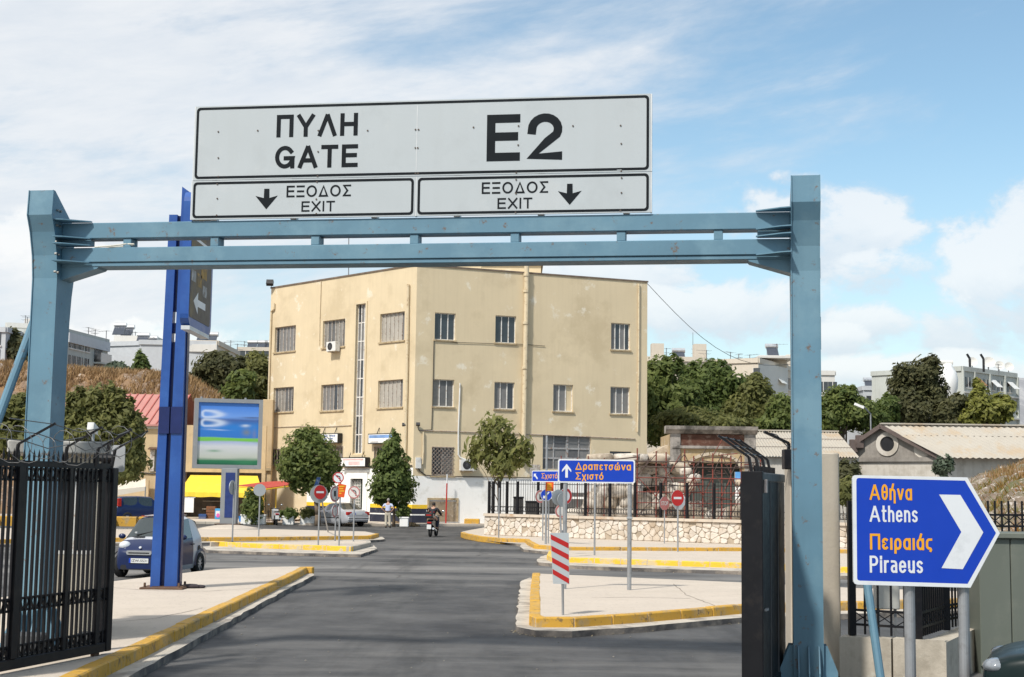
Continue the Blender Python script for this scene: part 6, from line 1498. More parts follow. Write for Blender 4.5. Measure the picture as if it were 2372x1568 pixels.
def wheel(t_, x, y, r, out, rim=None, spokes=8):
    s = 1 if out > 0 else -1; w = .19
    mb = MB(); prof = [(r * .62, -w / 2), (r * .94, -w / 2), (r, -w / 2 + .03), (r, w / 2 - .03), (r * .94, w / 2), (r * .62, w / 2)]
    n = 22; vs = []
    for pr, py_ in prof:
        for i in range(n): a = 2 * math.pi * i / n; vs.append((x + pr * math.cos(a), y + py_, r + pr * math.sin(a)))
    mb.add(vs, [(j * n + i, j * n + (i + 1) % n, (j + 1) * n + (i + 1) % n, (j + 1) * n + i) for j in range(len(prof) - 1) for i in range(n)])
    o = part(t_, 'wheel', mb, M_tyre, False, True); yo = y + s * (w / 2 - .025)
    mb = MB().disc((x, yo - s * .05, r), (0, s, 0), r * .63, .01, 20); part(o, 'brake_disc', mb, M_black, False)
    mb = MB()
    for i in range(spokes):
        a = 2 * math.pi * i / spokes; mb.bar((x, yo, r), (x + r * .6 * math.cos(a), yo - s * .01, r + r * .6 * math.sin(a)), .035, .02, (0, 1, 0))
    mb.disc((x, yo - s * .01, r), (0, s, 0), r * .16, .02, 10)
    k_ = 20; mb.add([(x + q * math.cos(2 * math.pi * i / k_), yo, r + q * math.sin(2 * math.pi * i / k_)) for q in (r * .56, r * .66) for i in range(k_)], [(i, (i + 1) % k_, k_ + (i + 1) % k_, k_ + i) for i in range(k_)])
    part(o, 'rim', mb, rim or M_rim, False)
def arch(t_, x, y, r, m_, w=.05):
    n = 14; s = 1 if y > 0 else -1; mb = MB(); vs = []
    for q in (r, r + w):
        for i in range(n + 1): a = math.pi * (i / n) * 1.08 - .04 * math.pi; vs.append((x + q * math.cos(a), y + s * (.012 if q == r else 0), r * .94 + q * math.sin(a)))
    mb.add(vs, [(i, i + 1, n + 2 + i, n + 1 + i) for i in range(n)]); part(t_, 'wheel_arch', mb, m_, False, True)
def plate_at(t_, c, ax, n_, s, w=.52, h=.115, blue=True):
    c = Vector(c); ax = Vector(ax); n_ = Vector(n_); o = part(t_, 'number_plate', MB().prism([(-w / 2, -h / 2), (w / 2, -h / 2), (w / 2, h / 2), (-w / 2, h / 2)], c, ax, (0, 0, 1), n_ * .008), M_plate, False)
    if blue: part(o, 'blue_strip', flat(MB(), [(-w / 2, -h / 2), (-w / 2 + .05, -h / 2), (-w / 2 + .05, h / 2), (-w / 2, h / 2)], c, ax, (0, 0, 1), n_, .01), M_sblue, False)
    if s: mb = MB(); write(mb, s, -w / 2 + .075, w / 2 - .03, -h * .28, h * .28, c, ax, (0, 0, 1), n_, .01, .01); part(o, 'lettering', mb, M_cone, False)
# small two-seat city car, blue with a silver safety cell
M_scar = mat('dark blue car paint', (.006, .016, .070), .3, var=.06, coat=.25, spec=.35); M_silver = mat('silver car paint', (.50, .51, .54), .3, .3, var=.05, coat=.6)
M_cell = mat('silver safety cell', (.52, .53, .56), .35, .1, var=.04, coat=.4); sc_pos = G(368, 1333, 0); head = math.atan2(-math.cos(R(10)), -math.sin(R(10)))
car = thing('parked_car', 'dark blue and silver two-seat city car behind the blue pylon', 'car', sc_pos, head)
st = [(1.26, .50, .24, .56, .62, .44), (1.20, .63, .20, .66, .72, .52), (1.05, .71, .18, .78, .84, .58), (.80, .745, .17, .88, .96, .60), (.62, .75, .17, .93, 1.02, .62), (.10, .752, .17, .96, 1.50, .55), (.02, .752, .17, .965, 1.525, .55), (-.44, .752, .17, .98, 1.545, .55), (-.53, .752, .18, .99, 1.54, .55),
      (-.98, .745, .20, 1.02, 1.46, .52), (-1.17, .70, .26, 1.02, 1.12, .52), (-1.24, .60, .34, .86, .92, .46)]
ob_ = loft_car(car, st, {'body': M_scar, 'side_window': M_cglass, 'windscreen': M_cglass, 'rear_window': M_cglass, 'safety_cell': M_cell, 'bonnet_panel': M_cell}, (5, 6), (4,), (9,), panels=(('safety_cell', (7, 8, 9, 10), (1, 2, 3, 4)), ('safety_cell', (4, 5, 6, 7, 8), (0,)), ('safety_cell', (4, 5, 6), (5,)), ('bonnet_panel', (3,), (5, 6))))
part(car, 'roof_panel', MB().prism([(.05, 1.552), (-.66, 1.572), (-.66, 1.56), (.05, 1.54)], (0, -.44, 0), (1, 0, 0), (0, 0, 1), (0, .88, 0)), M_silver, False)
for s in (1, -1):
    wheel(car, .84, s * .66, .29, s); wheel(car, -.90, s * .68, .29, s); arch(car, -.90, s * .762, .32, M_scar, .07); arch(car, .84, s * .75, .32, M_scar, .05)
    part(car, 'headlight', MB().ball((1.02, s * .50, .80), .13, .16, .12, 12, 8), M_lamp, False, True)
    part(car, 'fog_lamp', MB().ball((1.21, s * .46, .50), .03, .06, .05, 8, 6), M_lamp, False, True)
    part(car, 'mirror', MB().ball((.48, s * .84, 1.02), .07, .10, .07, 10, 6), M_scar, False, True)
    part(car, 'tail_light', MB().ball((-1.18, s * .58, .86), .05, .06, .16, 8, 6), M_tail, False, True)
    part(car, 'door_handle', MB().box(-.45, -.30, s * .757 - .01, s * .757 + .01, .80, .83), M_black, False)
part(car, 'fuel_cap', MB().disc((-.80, .752, .70), (0, 1, 0), .075, .012, 14), M_black, False)
gr = part(car, 'grille', MB().prism(rrect(-.34, .34, -.055, .055, .05), (1.258, 0, .64), (0, 1, 0), (0, 0, 1), (.03, 0, 0)), M_chrome, False)
part(gr, 'grille_slot', MB().prism(rrect(-.28, .28, -.016, .016, .014), (1.288, 0, .632), (0, 1, 0), (0, 0, 1), (.005, 0, 0)), M_black, False)
part(car, 'badge', MB().disc((1.20, 0, .76), (.8, 0, .6), .035, .02, 12), M_chrome, False)
part(car, 'lower_intake', MB().prism(rrect(-.5, .5, -.06, .06, .05), (1.19, 0, .27), (0, 1, 0), (0, 0, 1), (.06, 0, 0)), M_black, False)
part(car, 'wiper', MB().bar((.60, -.38, 1.06), (.40, .25, 1.20), .025), M_black, False)
for s in (1, -1): part(car, 'bonnet_vent', MB().obox((.70, s * .28, 1.02), (.035, 0, -.005), (0, .16, 0), (0, 0, .008)), M_black, False)
plate_at(car, (1.272, 0, .44), (0, 1, 0), (1, 0, 0), 'IZW-5531')
for s in (1,): part(car, 'windscreen_sticker', MB().obox((.54, s * -.42, 1.09), (.03, 0, .04), (0, .03, 0), (.01, 0, -.006)), M_plate, False)
# silver saloon, seen from behind
def saloon(name, label, loc, rot, paint, L_=4.38, lift=0., plate='', van=False):
    t_ = thing(name, label, 'car', loc, rot); h = L_ / 2
    st = [(h, .60, .24, .58, .62, .5), (h - .10, .76, .20, .66, .70, .6), (h - .5, .84, .18, .76, .84, .68), (h - 1.10, .865, .17, .88, .96, .70), (h - 1.22, .866, .17, .90, .98, .70), (h - 1.85, .868, .17, .93, 1.40, .56), (h - 1.93, .868, .17, .932, 1.42, .56), (h - 2.40, .868, .17, .94, 1.445, .56), (h - 2.48, .868, .17, .94, 1.445, .56), (h - 2.98, .868, .17, .95, 1.42, .55), (h - 3.08, .868, .18, .955, 1.40, .55),
          (h - 3.62, .86, .19, .97, 1.05, .62), (h - 4.20, .82, .22, .95, 1.01, .64), (h - 4.33, .78, .28, .86, .92, .62), (-h, .70, .34, .72, .78, .58)]
    loft_car(t_, st, {'body': paint, 'side_window': M_cglass, 'windscreen': M_cglass, 'rear_window': M_cglass}, (5, 6, 8, 9), (4,), (10,))
    for s in (1, -1):
        wheel(t_, h - .82, s * .765, .31, s, spokes=7); wheel(t_, h - 3.38, s * .765, .31, s, spokes=7); arch(t_, h - .82, s * .865, .335, M_black, .03); arch(t_, h - 3.38, s * .865, .335, M_black, .03)
        part(t_, 'tail_light', MB().cbox(-h + .02, -h + .20, *sorted((s * .47, s * .80)), .70, .90, .02), M_tail, False); part(t_, 'headlight', MB().ball((h - .16, s * .58, .64), .12, .17, .07, 12, 7), M_lamp, False, True)
        part(t_, 'mirror', MB().ball((h - 1.5, s * .95, 1.0), .06, .10, .06, 8, 6), paint, False, True)
        part(t_, 'side_strip', MB().box(h - 3.05, h - 1.15, s * .872 - .006, s * .872 + .006, .50, .55), M_black, False)
        for x in (h - 2.15, h - 3.1): part(t_, 'door_handle', MB().box(x, x + .18, s * .866 - .012, s * .866 + .012, .80, .83), M_black, False)
    part(t_, 'bumper', MB().cbox(-h - .03, -h + .16, -.74, .74, .36, .58, .05), paint, False); part(t_, 'bumper_strip', MB().box(-h - .036, -h - .028, -.72, .72, .50, .54), M_black, False)
    if plate is not None: plate_at(t_, (-h + .0, 0, .78), (0, -1, 0), (-1, 0, 0), plate)
    part(t_, 'exhaust', MB().tube((-h + .2, .45, .28), (-h - .02, .45, .28), .03, 8), M_chrome, False)
    return t_
a = G(792, 1219, 0)
saloon('parked_car', 'silver four-door saloon parked tail towards the viewer by the white base wall', (a.x - .25, a.y + .9, .0), R(128), M_silver, plate='')
# dark blue estate at the far left, half under the canopy
p = P(326, 1205, 91.); t_ = thing('parked_car', 'dark blue estate car with an upright red tail lamp, parked by the canvas canopy', 'car', (p.x, 91.2, .0), R(38))
st = [(2.0, .65, .26, .70, .76, .5), (1.9, .80, .22, .82, .9, .62), (1.0, .84, .2, .98, 1.06, .68), (.92, .84, .2, .99, 1.07, .68), (.35, .845, .2, 1.02, 1.60, .60), (.28, .845, .2, 1.02, 1.62, .60), (-.55, .845, .2, 1.03, 1.65, .60), (-.63, .845, .2, 1.03, 1.65, .60), (-1.55, .84, .22, 1.04, 1.62, .60), (-1.72, .83, .24, 1.04, 1.58, .58), (-1.98, .80, .28, .98, 1.06, .66), (-2.05, .74, .36, .8, .88, .62)]
loft_car(t_, st, {'body': M_scar, 'side_window': M_cglass, 'windscreen': M_cglass, 'rear_window': M_cglass}, (4, 5, 7), (3,), (9,))
for s in (1, -1):
    wheel(t_, 1.25, s * .75, .33, s); wheel(t_, -1.3, s * .75, .33, s)
    part(t_, 'tail_light', MB().cbox(-1.95, -1.72, *sorted((s * .66, s * .82)), 1.0, 1.5, .02), M_tail, False)
part(t_, 'bumper', MB().cbox(-2.14, -1.9, -.76, .76, .36, .62, .05), M_black, False); plate_at(t_, (-2.06, .0, .8), (0, -1, 0), (-1, 0, 0), '')
# dark green car, only its front corner in the picture
M_green = mat('dark green car paint', (.003, .012, .012), .34, var=.06, coat=.08, spec=.22); M_lampd = mat('clear headlamp', (.22, .24, .26), .12, var=.3, scale=14, coat=.6)
t_ = thing('parked_car', 'dark green car at the right edge, only its front corner in view', 'car', (6.57, 13.44, 0), R(158))
st = [(2.05, .62, .26, .64, .70, .5), (1.99, .76, .20, .76, .83, .6), (1.75, .82, .18, .86, .93, .66), (1.1, .86, .17, .92, .99, .70), (.75, .865, .17, .95, 1.03, .70), (.10, .868, .17, .98, 1.42, .56), (0, .868, .17, .98, 1.44, .56), (-1.0, .868, .17, .99, 1.44, .56), (-1.1, .868, .18, .99, 1.43, .55), (-1.75, .84, .22, .98, 1.06, .62), (-2.0, .76, .3, .85, .92, .6)]
loft_car(t_, st, {'body': M_green, 'side_window': M_cglass, 'windscreen': M_cglass, 'rear_window': M_cglass}, (5, 6, 7), (4,), (8,))
for s in (1, -1):
    wheel(t_, 1.25, s * .77, .30, s); wheel(t_, -1.3, s * .77, .30, s); arch(t_, 1.25, s * .872, .33, M_black, .05)
    part(t_, 'headlight', MB().ball((1.90, s * .60, .765), .13, .17, .075, 14, 8), M_lampd, False, True)
part(t_, 'bumper', MB().cbox(1.72, 2.12, -.84, .84, .30, .56, .08), M_black, False)
part(t_, 'bumper_strip', MB().box(1.78, 2.128, -.80, .80, .46, .49), mat('grey plastic strip', (.06, .06, .062), .6), False)

# ------------------------------------------------------------------ people
def skin_mesh(name, nodes, edges, m_, root_i=0, sub=2):
    me = bpy.data.meshes.new(name); me.from_pydata([n[0] for n in nodes], edges, [])
    ob = bpy.data.objects.new(name, me); col.objects.link(ob); ob.modifiers.new('Skin', 'SKIN'); sv = me.skin_vertices[0].data
    for i, n in enumerate(nodes): sv[i].radius = n[1] if isinstance(n[1], tuple) else (n[1], n[1]); sv[i].use_root = i == root_i
    s = ob.modifiers.new('Sub', 'SUBSURF'); s.levels = s.render_levels = sub
    dg = bpy.context.evaluated_depsgraph_get(); dg.update(); m2 = bpy.data.meshes.new_from_object(ob.evaluated_get(dg)); m2.materials.clear(); m2.materials.append(m_)
    m2.polygons.foreach_set('use_smooth', [True] * len(m2.polygons)); bpy.data.objects.remove(ob); bpy.data.meshes.remove(me); m2.name = name; return m2
M_skin = mat('skin', (.45, .27, .19), .6, var=.06); M_shirt = mat('pale blue shirt', (.50, .55, .72), .85, var=.06, scale=6); M_trou = mat('beige trousers', (.50, .45, .36), .9, var=.08, scale=5); M_hairw = mat('grey hair', (.30, .28, .26), .9, var=.15, scale=30)
M_jack = mat('black jacket', (.018, .018, .024), .75, var=.2); M_jean = mat('dark jeans', (.03, .035, .06), .9, var=.2); M_shoe = mat('dark shoe', (.03, .025, .022), .6)
def chain(pts): return [(i, i + 1) for i in range(len(pts) - 1)]
def body_from(segs):
    """segs: list of chains of (point, radius); a chain's first point may be an index into the node list"""
    nodes, edges = [], []
    for s in segs:
        prev = None
        for q in s:
            if isinstance(q, int): prev = q; continue
            nodes.append(((q[0]), q[1]))
            if prev is not None: edges.append((prev, len(nodes) - 1))
            prev = len(nodes) - 1
    return nodes, edges
def hand(mbs, w, d, s, t_):
    """palm with four bent fingers and a thumb, on wrist w along d"""
    w = Vector(w); d = Vector(d).normalized(); side = d.cross(Vector((0, 0, 1))).normalized() if abs(d.z) < .9 else Vector((1, 0, 0)); nrm = side.cross(d)
    for i, l in enumerate((.07, .08, .075, .06)):
        a = w + d * .09 + side * (.03 - .02 * i); b = a + d * l * .55 - nrm * .01; c = b + d * l * .3 - nrm * .03
        mbs.tube(a - d * .03, b, .009, 6, .008); mbs.tube(b, c, .008, 6, .006)
    a = w + d * .03 + side * .035; mbs.tube(a, a + d * .04 + side * .03, .010, 6, .007)
    mbs.obox(w + d * .05, d * .05, side * .04, nrm * .014)
# man standing with hands on hips, his back to the road
g = G(898, 1222.5, 0); man = thing('person', 'person in pale blue shirt and beige trousers standing hands on hips, back turned', 'person', g, R(-8))
segs = [[((0, 0, .93), (.165, .115)), ((0, 0, 1.08), (.155, .105)), ((0, .01, 1.26), (.175, .115)), ((0, .0, 1.40), (.15, .09)), ((0, .01, 1.48), (.06, .06)), ((0, .03, 1.55), (.062, .065))],
        [0, ((-.09, 0, .86), .10), ((-.11, .02, .48), .07), ((-.115, -.01, .10), .05), ((-.125, .13, .04), .04)], [0, ((.09, 0, .86), .10), ((.11, .02, .48), .07), ((.12, -.01, .10), .05), ((.13, .13, .04), .04)],
        [3, ((-.20, 0, 1.37), .062), ((-.37, -.12, 1.14), .045), ((-.22, -.02, .99), .032)], [3, ((.20, 0, 1.37), .062), ((.37, -.12, 1.14), .045), ((.22, -.02, .99), .032)]]
n_, e_ = body_from(segs); bo = part(man, 'body', skin_mesh('body', n_, e_, M_skin)); 
part(man, 'head', MB().ball((0, .035, 1.63), .078, .098, .115, 14, 10), M_skin, False, True)
segs = [[((0, 0, .94), (.185, .135)), ((0, 0, 1.08), (.178, .125)), ((0, .01, 1.26), (.195, .132)), ((0, 0, 1.39), (.165, .10)), ((0, .01, 1.455), (.075, .075))], [3, ((-.205, 0, 1.375), .075), ((-.30, -.06, 1.24), .068)], [3, ((.205, 0, 1.375), .075), ((.30, -.06, 1.24), .068)]]
n_, e_ = body_from(segs); part(man, 'shirt', skin_mesh('shirt', n_, e_, M_shirt))
segs = [[((0, 0, .98), (.178, .125)), ((0, 0, .88), (.18, .13))], [1, ((-.095, 0, .80), .118), ((-.112, .02, .46), .088), ((-.118, 0, .09), .08)], [1, ((.095, 0, .80), .118), ((.112, .02, .46), .088), ((.122, 0, .09), .08)]]
n_, e_ = body_from(segs); part(man, 'trousers', skin_mesh('trousers', n_, e_, M_trou)); part(man, 'hair', MB().ball((0, .022, 1.655), .085, .098, .105, 14, 9), M_hairw, False, True)
for s in (-1, 1):
    hb = MB(); hand(hb, (s * .225, -.02, .99), (-s * .6, .55, -.35), s, man); part(man, 'hand', hb, M_skin, False, True)
    part(man, 'shoe', MB().ball((s * .13, .08, .05), .055, .15, .055, 10, 6), M_shoe, False, True); part(man, 'ear', MB().ball((s * .08, .03, 1.62), .014, .025, .035, 6, 5), M_skin, False, True)
part(man, 'nose', MB().ball((0, .135, 1.615), .016, .022, .028, 8, 6), M_skin, False, True)
for s in (-1, 1): part(man, 'eye', MB().ball((s * .03, .118, 1.64), .012, .01, .009, 6, 5), M_cone, False)
part(man, 'mouth', MB().ball((0, .125, 1.575), .025, .01, .007, 8, 5), mat('lips', (.32, .13, .11), .6), False)
part(man, 'belt', MB().lathe([(.17, .955), (.172, .985)], (0, 0, 0), 18), M_shoe, False)
# rider on a black scooter, riding away
g = G(1003, 1243, 0); SC = thing('motor_scooter', 'black motor scooter with a top box and white plate, ridden away up the lane', 'scooter', g, R(80))
M_sblk = mat('black scooter plastic', (.016, .016, .018), .35, var=.2, coat=.4)
def scooter(t_, paint, box=True, helmet=False):
    def whl(x):
        n = 18; mb = MB(); vs = []
        for pr, py_ in ((.15, -.05), (.23, -.055), (.255, 0), (.23, .055), (.15, .05)):
            for i in range(n): a = 2 * math.pi * i / n; vs.append((x + pr * math.cos(a), py_, .255 + pr * math.sin(a)))
        mb.add(vs, [(j * n + i, j * n + (i + 1) % n, (j + 1) * n + (i + 1) % n, (j + 1) * n + i) for j in range(4) for i in range(n)]); o = part(t_, 'wheel', mb, M_tyre, False, True)
        mb = MB()
        for i in range(5): a = 2 * math.pi * i / 5; mb.bar((x, 0, .255), (x + .15 * math.cos(a), 0, .255 + .15 * math.sin(a)), .04, .05, (0, 1, 0))
        part(o, 'rim', mb, M_rim, False)
    whl(.66); whl(-.60)
    part(t_, 'rear_body', MB().prism([(-.85, .62), (-.80, .78), (-.30, .78), (-.05, .72), (-.02, .34), (-.30, .36), (-.45, .52)], (0, -.15, 0), (1, 0, 0), (0, 0, 1), (0, .30, 0)), paint, False)
    part(t_, 'seat', MB().cbox(-.72, .02, -.15, .15, .782, .86, .035), M_sblk, False); part(t_, 'floor_board', MB().cbox(-.05, .36, -.17, .17, .28, .36, .02), M_sblk, False)
    part(t_, 'front_shield', MB().prism([(.34, .30), (.42, .30), (.56, .92), (.48, .98), (.40, .9)], (0, -.2, 0), (1, 0, 0), (0, 0, 1), (0, .40, 0)), paint, False)
    part(t_, 'fork', MB().tube((.52, 0, .85), (.66, 0, .26), .04, 8), M_chrome, False); part(t_, 'front_mudguard', MB().obox((.68, 0, .50), (.17, 0, -.02), (0, .07, 0), (0, 0, .03)), paint, False); part(t_, 'headlight', MB().ball((.56, 0, .98), .07, .09, .07, 10, 7), M_lamp, False, True)
    part(t_, 'handlebar', MB().path([(.40, -.34, 1.04), (.46, -.1, 1.02), (.46, .1, 1.02), (.40, .34, 1.04)], .018, 8), M_sblk, False)
    for s in (-1, 1): m_ = part(t_, 'mirror', MB().ball((.42, s * .40, 1.24), .02, .075, .055, 10, 6), M_chrome, False, True); part(m_, 'stem', MB().tube((.43, s * .30, 1.04), (.42, s * .39, 1.2), .009, 6), M_sblk, False)
    part(t_, 'exhaust', MB().tube((-.25, -.2, .30), (-.85, -.2, .42), .055, 10), M_chrome, False); part(t_, 'tail_light', MB().cbox(-.90, -.84, -.11, .11, .66, .74, .015), M_tail, False)
    part(t_, 'rear_mudguard', MB().obox((-.86, 0, .46), (.03, 0, -.10), (0, .09, 0), (.02, 0, .006)), M_sblk, False)
    plate_at(t_, (-.915, 0, .50), (0, -1, 0), (-1, 0, 0), '', .22, .22, False)
    if box: b_ = part(t_, 'top_box', MB().cbox(-1.02, -.60, -.20, .20, .90, 1.18, .05), M_sblk, False); part(b_, 'reflector', MB().cbox(-1.032, -1.015, -.13, .13, 1.04, 1.10, .004), M_tail, False)
scooter(SC, M_sblk)
rd = thing('person', 'person in a black jacket and jeans riding the black scooter away', 'person', g, R(80))
segs = [[((-.18, 0, .90), (.14, .16)), ((-.16, 0, 1.05), (.11, .155)), ((-.08, 0, 1.22), (.115, .18)), ((-.02, 0, 1.36), (.09, .15)), ((.02, 0, 1.43), .06), ((.04, 0, 1.49), .062)],
        [0, ((-.12, -.10, .88), .10), ((.26, -.17, .82), .072), ((.12, -.17, .42), .05), ((.24, -.17, .38), .04)], [0, ((-.12, .10, .88), .10), ((.26, .17, .82), .072), ((.12, .17, .42), .05), ((.24, .17, .38), .04)],
        [3, ((-.03, -.20, 1.33), .062), ((.12, -.33, 1.12), .045), ((.37, -.31, 1.06), .032)], [3, ((-.03, .20, 1.33), .062), ((.12, .33, 1.12), .045), ((.37, .31, 1.06), .032)]]
n_, e_ = body_from(segs); part(rd, 'body', skin_mesh('body', n_, e_, M_skin)); part(rd, 'head', MB().ball((.06, 0, 1.56), .098, .078, .115, 14, 10), M_skin, False, True)
segs = [[((-.18, 0, .92), (.16, .18)), ((-.16, 0, 1.05), (.13, .18)), ((-.08, 0, 1.22), (.135, .205)), ((-.02, 0, 1.35), (.105, .17)), ((.02, 0, 1.42), .075)], [3, ((-.03, -.21, 1.335), .08), ((.12, -.34, 1.12), .062), ((.31, -.315, 1.075), .05)], [3, ((-.03, .21, 1.335), .08), ((.12, .34, 1.12), .062), ((.31, .315, 1.075), .05)]]
n_, e_ = body_from(segs); jk = part(rd, 'jacket', skin_mesh('jacket', n_, e_, M_jack)); part(jk, 'back_print', MB().box(-.262, -.255, -.10, .10, 1.19, 1.225), M_sred, False)
segs = [[((-.19, 0, .90), (.155, .17)), ((-.14, 0, .87), (.13, .15))], [1, ((-.06, -.10, .88), .11), ((.26, -.17, .82), .085), ((.12, -.17, .44), .065)], [1, ((-.06, .10, .88), .11), ((.26, .17, .82), .085), ((.12, .17, .44), .065)]]
n_, e_ = body_from(segs); part(rd, 'jeans', skin_mesh('jeans', n_, e_, M_jean)); part(rd, 'hair', MB().ball((.045, 0, 1.585), .10, .086, .105, 14, 9), mat('dark hair', (.02, .016, .014), .8), False, True)
for s in (-1, 1):
    hb = MB(); hand(hb, (.36, s * .31, 1.06), (.6, s * .3, -.2), s, rd); part(rd, 'hand', hb, M_skin, False, True); part(rd, 'shoe', MB().ball((.22, s * .17, .385), .13, .05, .05, 10, 6), M_shoe, False, True); part(rd, 'ear', MB().ball((.055, s * .08, 1.55), .02, .012, .03, 6, 5), M_skin, False, True)
part(rd, 'nose', MB().ball((.16, 0, 1.545), .02, .015, .025, 8, 6), M_skin, False, True)
# parked scooter among the planters
p = P(640, 1205, 88.6); t_ = thing('motor_scooter', 'parked dark scooter with a pale shield between the planters', 'scooter', (p.x, 88.3, .0), R(105)); scooter(t_, mat('pale scooter panel', (.45, .45, .46), .35, var=.1, coat=.4), False)
# ------------------------------------------------------------------ shops on the left
M_tan = mat('tan house plaster', (.56, .42, .25), .9, var=.08, scale=.6, stain=((.44, .33, .2), .35, .8), streak=((.35, .27, .18), .25))
M_pink = mat('pink painted roof', (.48, .22, .19), .7, var=.08, scale=.8); M_yaw = mat('yellow awning cloth', (.82, .58, .05), .8, var=.05, scale=1.5, stain=((.62, .46, .08), .2, 2)); M_raw = mat('red awning cloth', (.42, .06, .045), .8, var=.1, scale=2)
X = lambda x, Y: P(x, 1100, Y).x
Zt = lambda x, y, Y: P(x, y, Y).z
Yh = 100.0
hs = thing('shop_house', 'long low tan house with a pink ribbed roof left of the corner building', 'building', (X(470, Yh), Yh, .14))
hx0, hx1 = X(300, Yh), X(604, Yh); hz = Zt(400, 984, Yh); sx0, sx1 = X(418, Yh), X(606, Yh); rz = Zt(400, 914, 105)
mb = MB(); mb.box(hx0, sx0, Yh, Yh + .3, .1, hz); mb.box(sx0, sx1, Yh, Yh + .3, 3.3, hz); mb.box(sx1, hx1 + .3, Yh, Yh + .3, .1, hz); mb.box(hx0, hx0 + .3, Yh + .3, 108, .1, hz); mb.box(hx0 + .3, hx1, 107.7, 108, .1, hz)
part(hs, 'wall', mb, M_tan)
rx0, rx1 = X(40, Yh) - 1, X(398, Yh)
nrib = 0
mb = MB(); mb.add([(rx0, Yh - .4, hz + .0), (rx1, Yh - .4, hz + .0), (rx1, 105, rz), (rx0, 105, rz), (rx1, 110, hz), (rx0, 110, hz)], [(0, 1, 2, 3), (3, 2, 4, 5)]); mb.add([(rx0, Yh - .4, hz - .12), (rx1, Yh - .4, hz - .12), (rx1, Yh - .4, hz), (rx0, Yh - .4, hz)], [(0, 1, 2, 3)])
rf = part(hs, 'roof', mb, M_pink); mb = MB(); x = rx0 + .2
while x < rx1: mb.bar((x, Yh - .4, hz + .03), (x, 105, rz + .03), .07, .07); x += .55
part(rf, 'ribs', mb, mat('roof rib', (.40, .11, .09), .7), kind='stuff')
part(hs, 'eave', MB().box(rx0, rx1, Yh - .15, Yh, hz - .3, hz - .125), mat('pale eave', (.6, .56, .48), .8))
a = P(341, 1000, 101.5); part(hs, 'chimney', MB().cbox(a.x - .25, a.x + .25, 101.3, 101.9, hz, Zt(341, 968, 101.5), .03), M_tan); part(hs, 'chimney_cap', MB().cbox(a.x - .3, a.x + .3, 101.2, 102, Zt(341, 968, 101.5), Zt(341, 964, 101.5), .03), M_conc)
u0, u1, z0, z1 = X(347, Yh), X(363, Yh), Zt(355, 1092, Yh), Zt(355, 1042, Yh); wn = part(hs, 'window', MB().box(u0, u1, Yh - .03, Yh, z0, z1), M_glass); part(wn, 'shutter', MB().cbox(u0 - .02, u0 + .3, Yh - .08, Yh - .031, z0, z1, .01), M_frame); part(wn, 'canopy', MB().obox(((u0 + u1) / 2, Yh - .2, z1 + .1), (.35, 0, 0), (0, .2, .06), (0, 0, .03)), M_weld)
part(hs, 'cable', MB().path([P(300, 1092, Yh - .06), P(350, 1097, Yh - .06), P(420, 1094, Yh - .06)], .05, 6), M_cable)
ax0, ax1 = X(603, 103.5), X(628, 103.5); part(hs, 'annex', MB().cbox(ax0, ax1, 103.5, 104.1, .1, Zt(615, 925, 103.5), .04), M_tan); part(hs, 'annex_ledge', MB().box(ax0, ax1, 103.3, 103.499, Zt(615, 1090, 103.5), Zt(615, 1084, 103.5)), M_sill)
# shop front under the awning
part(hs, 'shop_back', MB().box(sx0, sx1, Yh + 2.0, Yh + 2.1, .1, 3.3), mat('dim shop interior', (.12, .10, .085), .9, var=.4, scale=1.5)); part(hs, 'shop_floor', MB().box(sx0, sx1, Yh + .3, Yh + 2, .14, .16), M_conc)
for i in range(4):
    z = .7 + .55 * i; part(hs, 'shelf', MB().box(X(460, Yh), X(520, Yh), Yh + 1.6, Yh + 1.95, z, z + .04), M_frame)
aw = thing('awning', 'bright yellow shop awning with a hanging front flap', 'awning', (X(512, 98), 98, 3.0))
bz = Zt(500, 1101, Yh - .05); fz = Zt(500, 1141, 96.6); bl, br, fl, fr_ = X(442, Yh), X(597, Yh), X(415, 96.6), X(610, 96.6)
mb = MB(); yb, yf = Yh - .05, 96.6
top_ = [(bl, yb, bz), (br, yb, bz), (fr_, yf, fz), (fl, yf, fz)]
mb.add(top_ + [(x, y, z - .02) for x, y, z in top_], [(3, 2, 1, 0), (4, 5, 6, 7)]); part(aw, 'canopy', mb, M_yaw)
mb = MB(); n = 26; vs = []
for i in range(n + 1): x = fl + (fr_ - fl) * i / n; vs += [(x, yf - .01 + .02 * math.sin(i * 1.7), fz), (x, yf - .03 + .03 * math.sin(i * 1.7), fz - .30 - .02 * math.cos(i * .9))]
mb.add(vs, [(2 * i, 2 * i + 1, 2 * i + 3, 2 * i + 2) for i in range(n)]); part(aw, 'front_flap', mb, M_yaw)
for x0, x1 in ((bl, fl), (br, fr_)): part(aw, 'side_flap', MB().add([(x0, yb, bz), (x1, yf, fz), (x1, yf, fz - .3), (x0, yb, bz - .4)], [(0, 1, 2, 3)]), M_yaw)
for x in (fl + .4, (fl + fr_) / 2, fr_ - .3): part(aw, 'arm', MB().tube((x, yb, bz - .5), (x, yf + .1, fz - .04), .03, 6), M_galv)
M_ypole = mat('yellow pole paint', (.75, .48, .03), .5, var=.08)
for i, (px, y0, Yp_) in enumerate(((607, 1150, 95.5), (588, 1150, 96.2))):
    x = X(px, Yp_); part(aw, 'post', MB().tube((x, Yp_, .12), (x, Yp_, Zt(px, y0 - 8, Yp_)), .05, 8), M_ypole)
ra_ = thing('awning', 'dark red sloping awning on thin yellow posts beside the yellow one', 'awning', (X(620, 93), 93, 2.6))
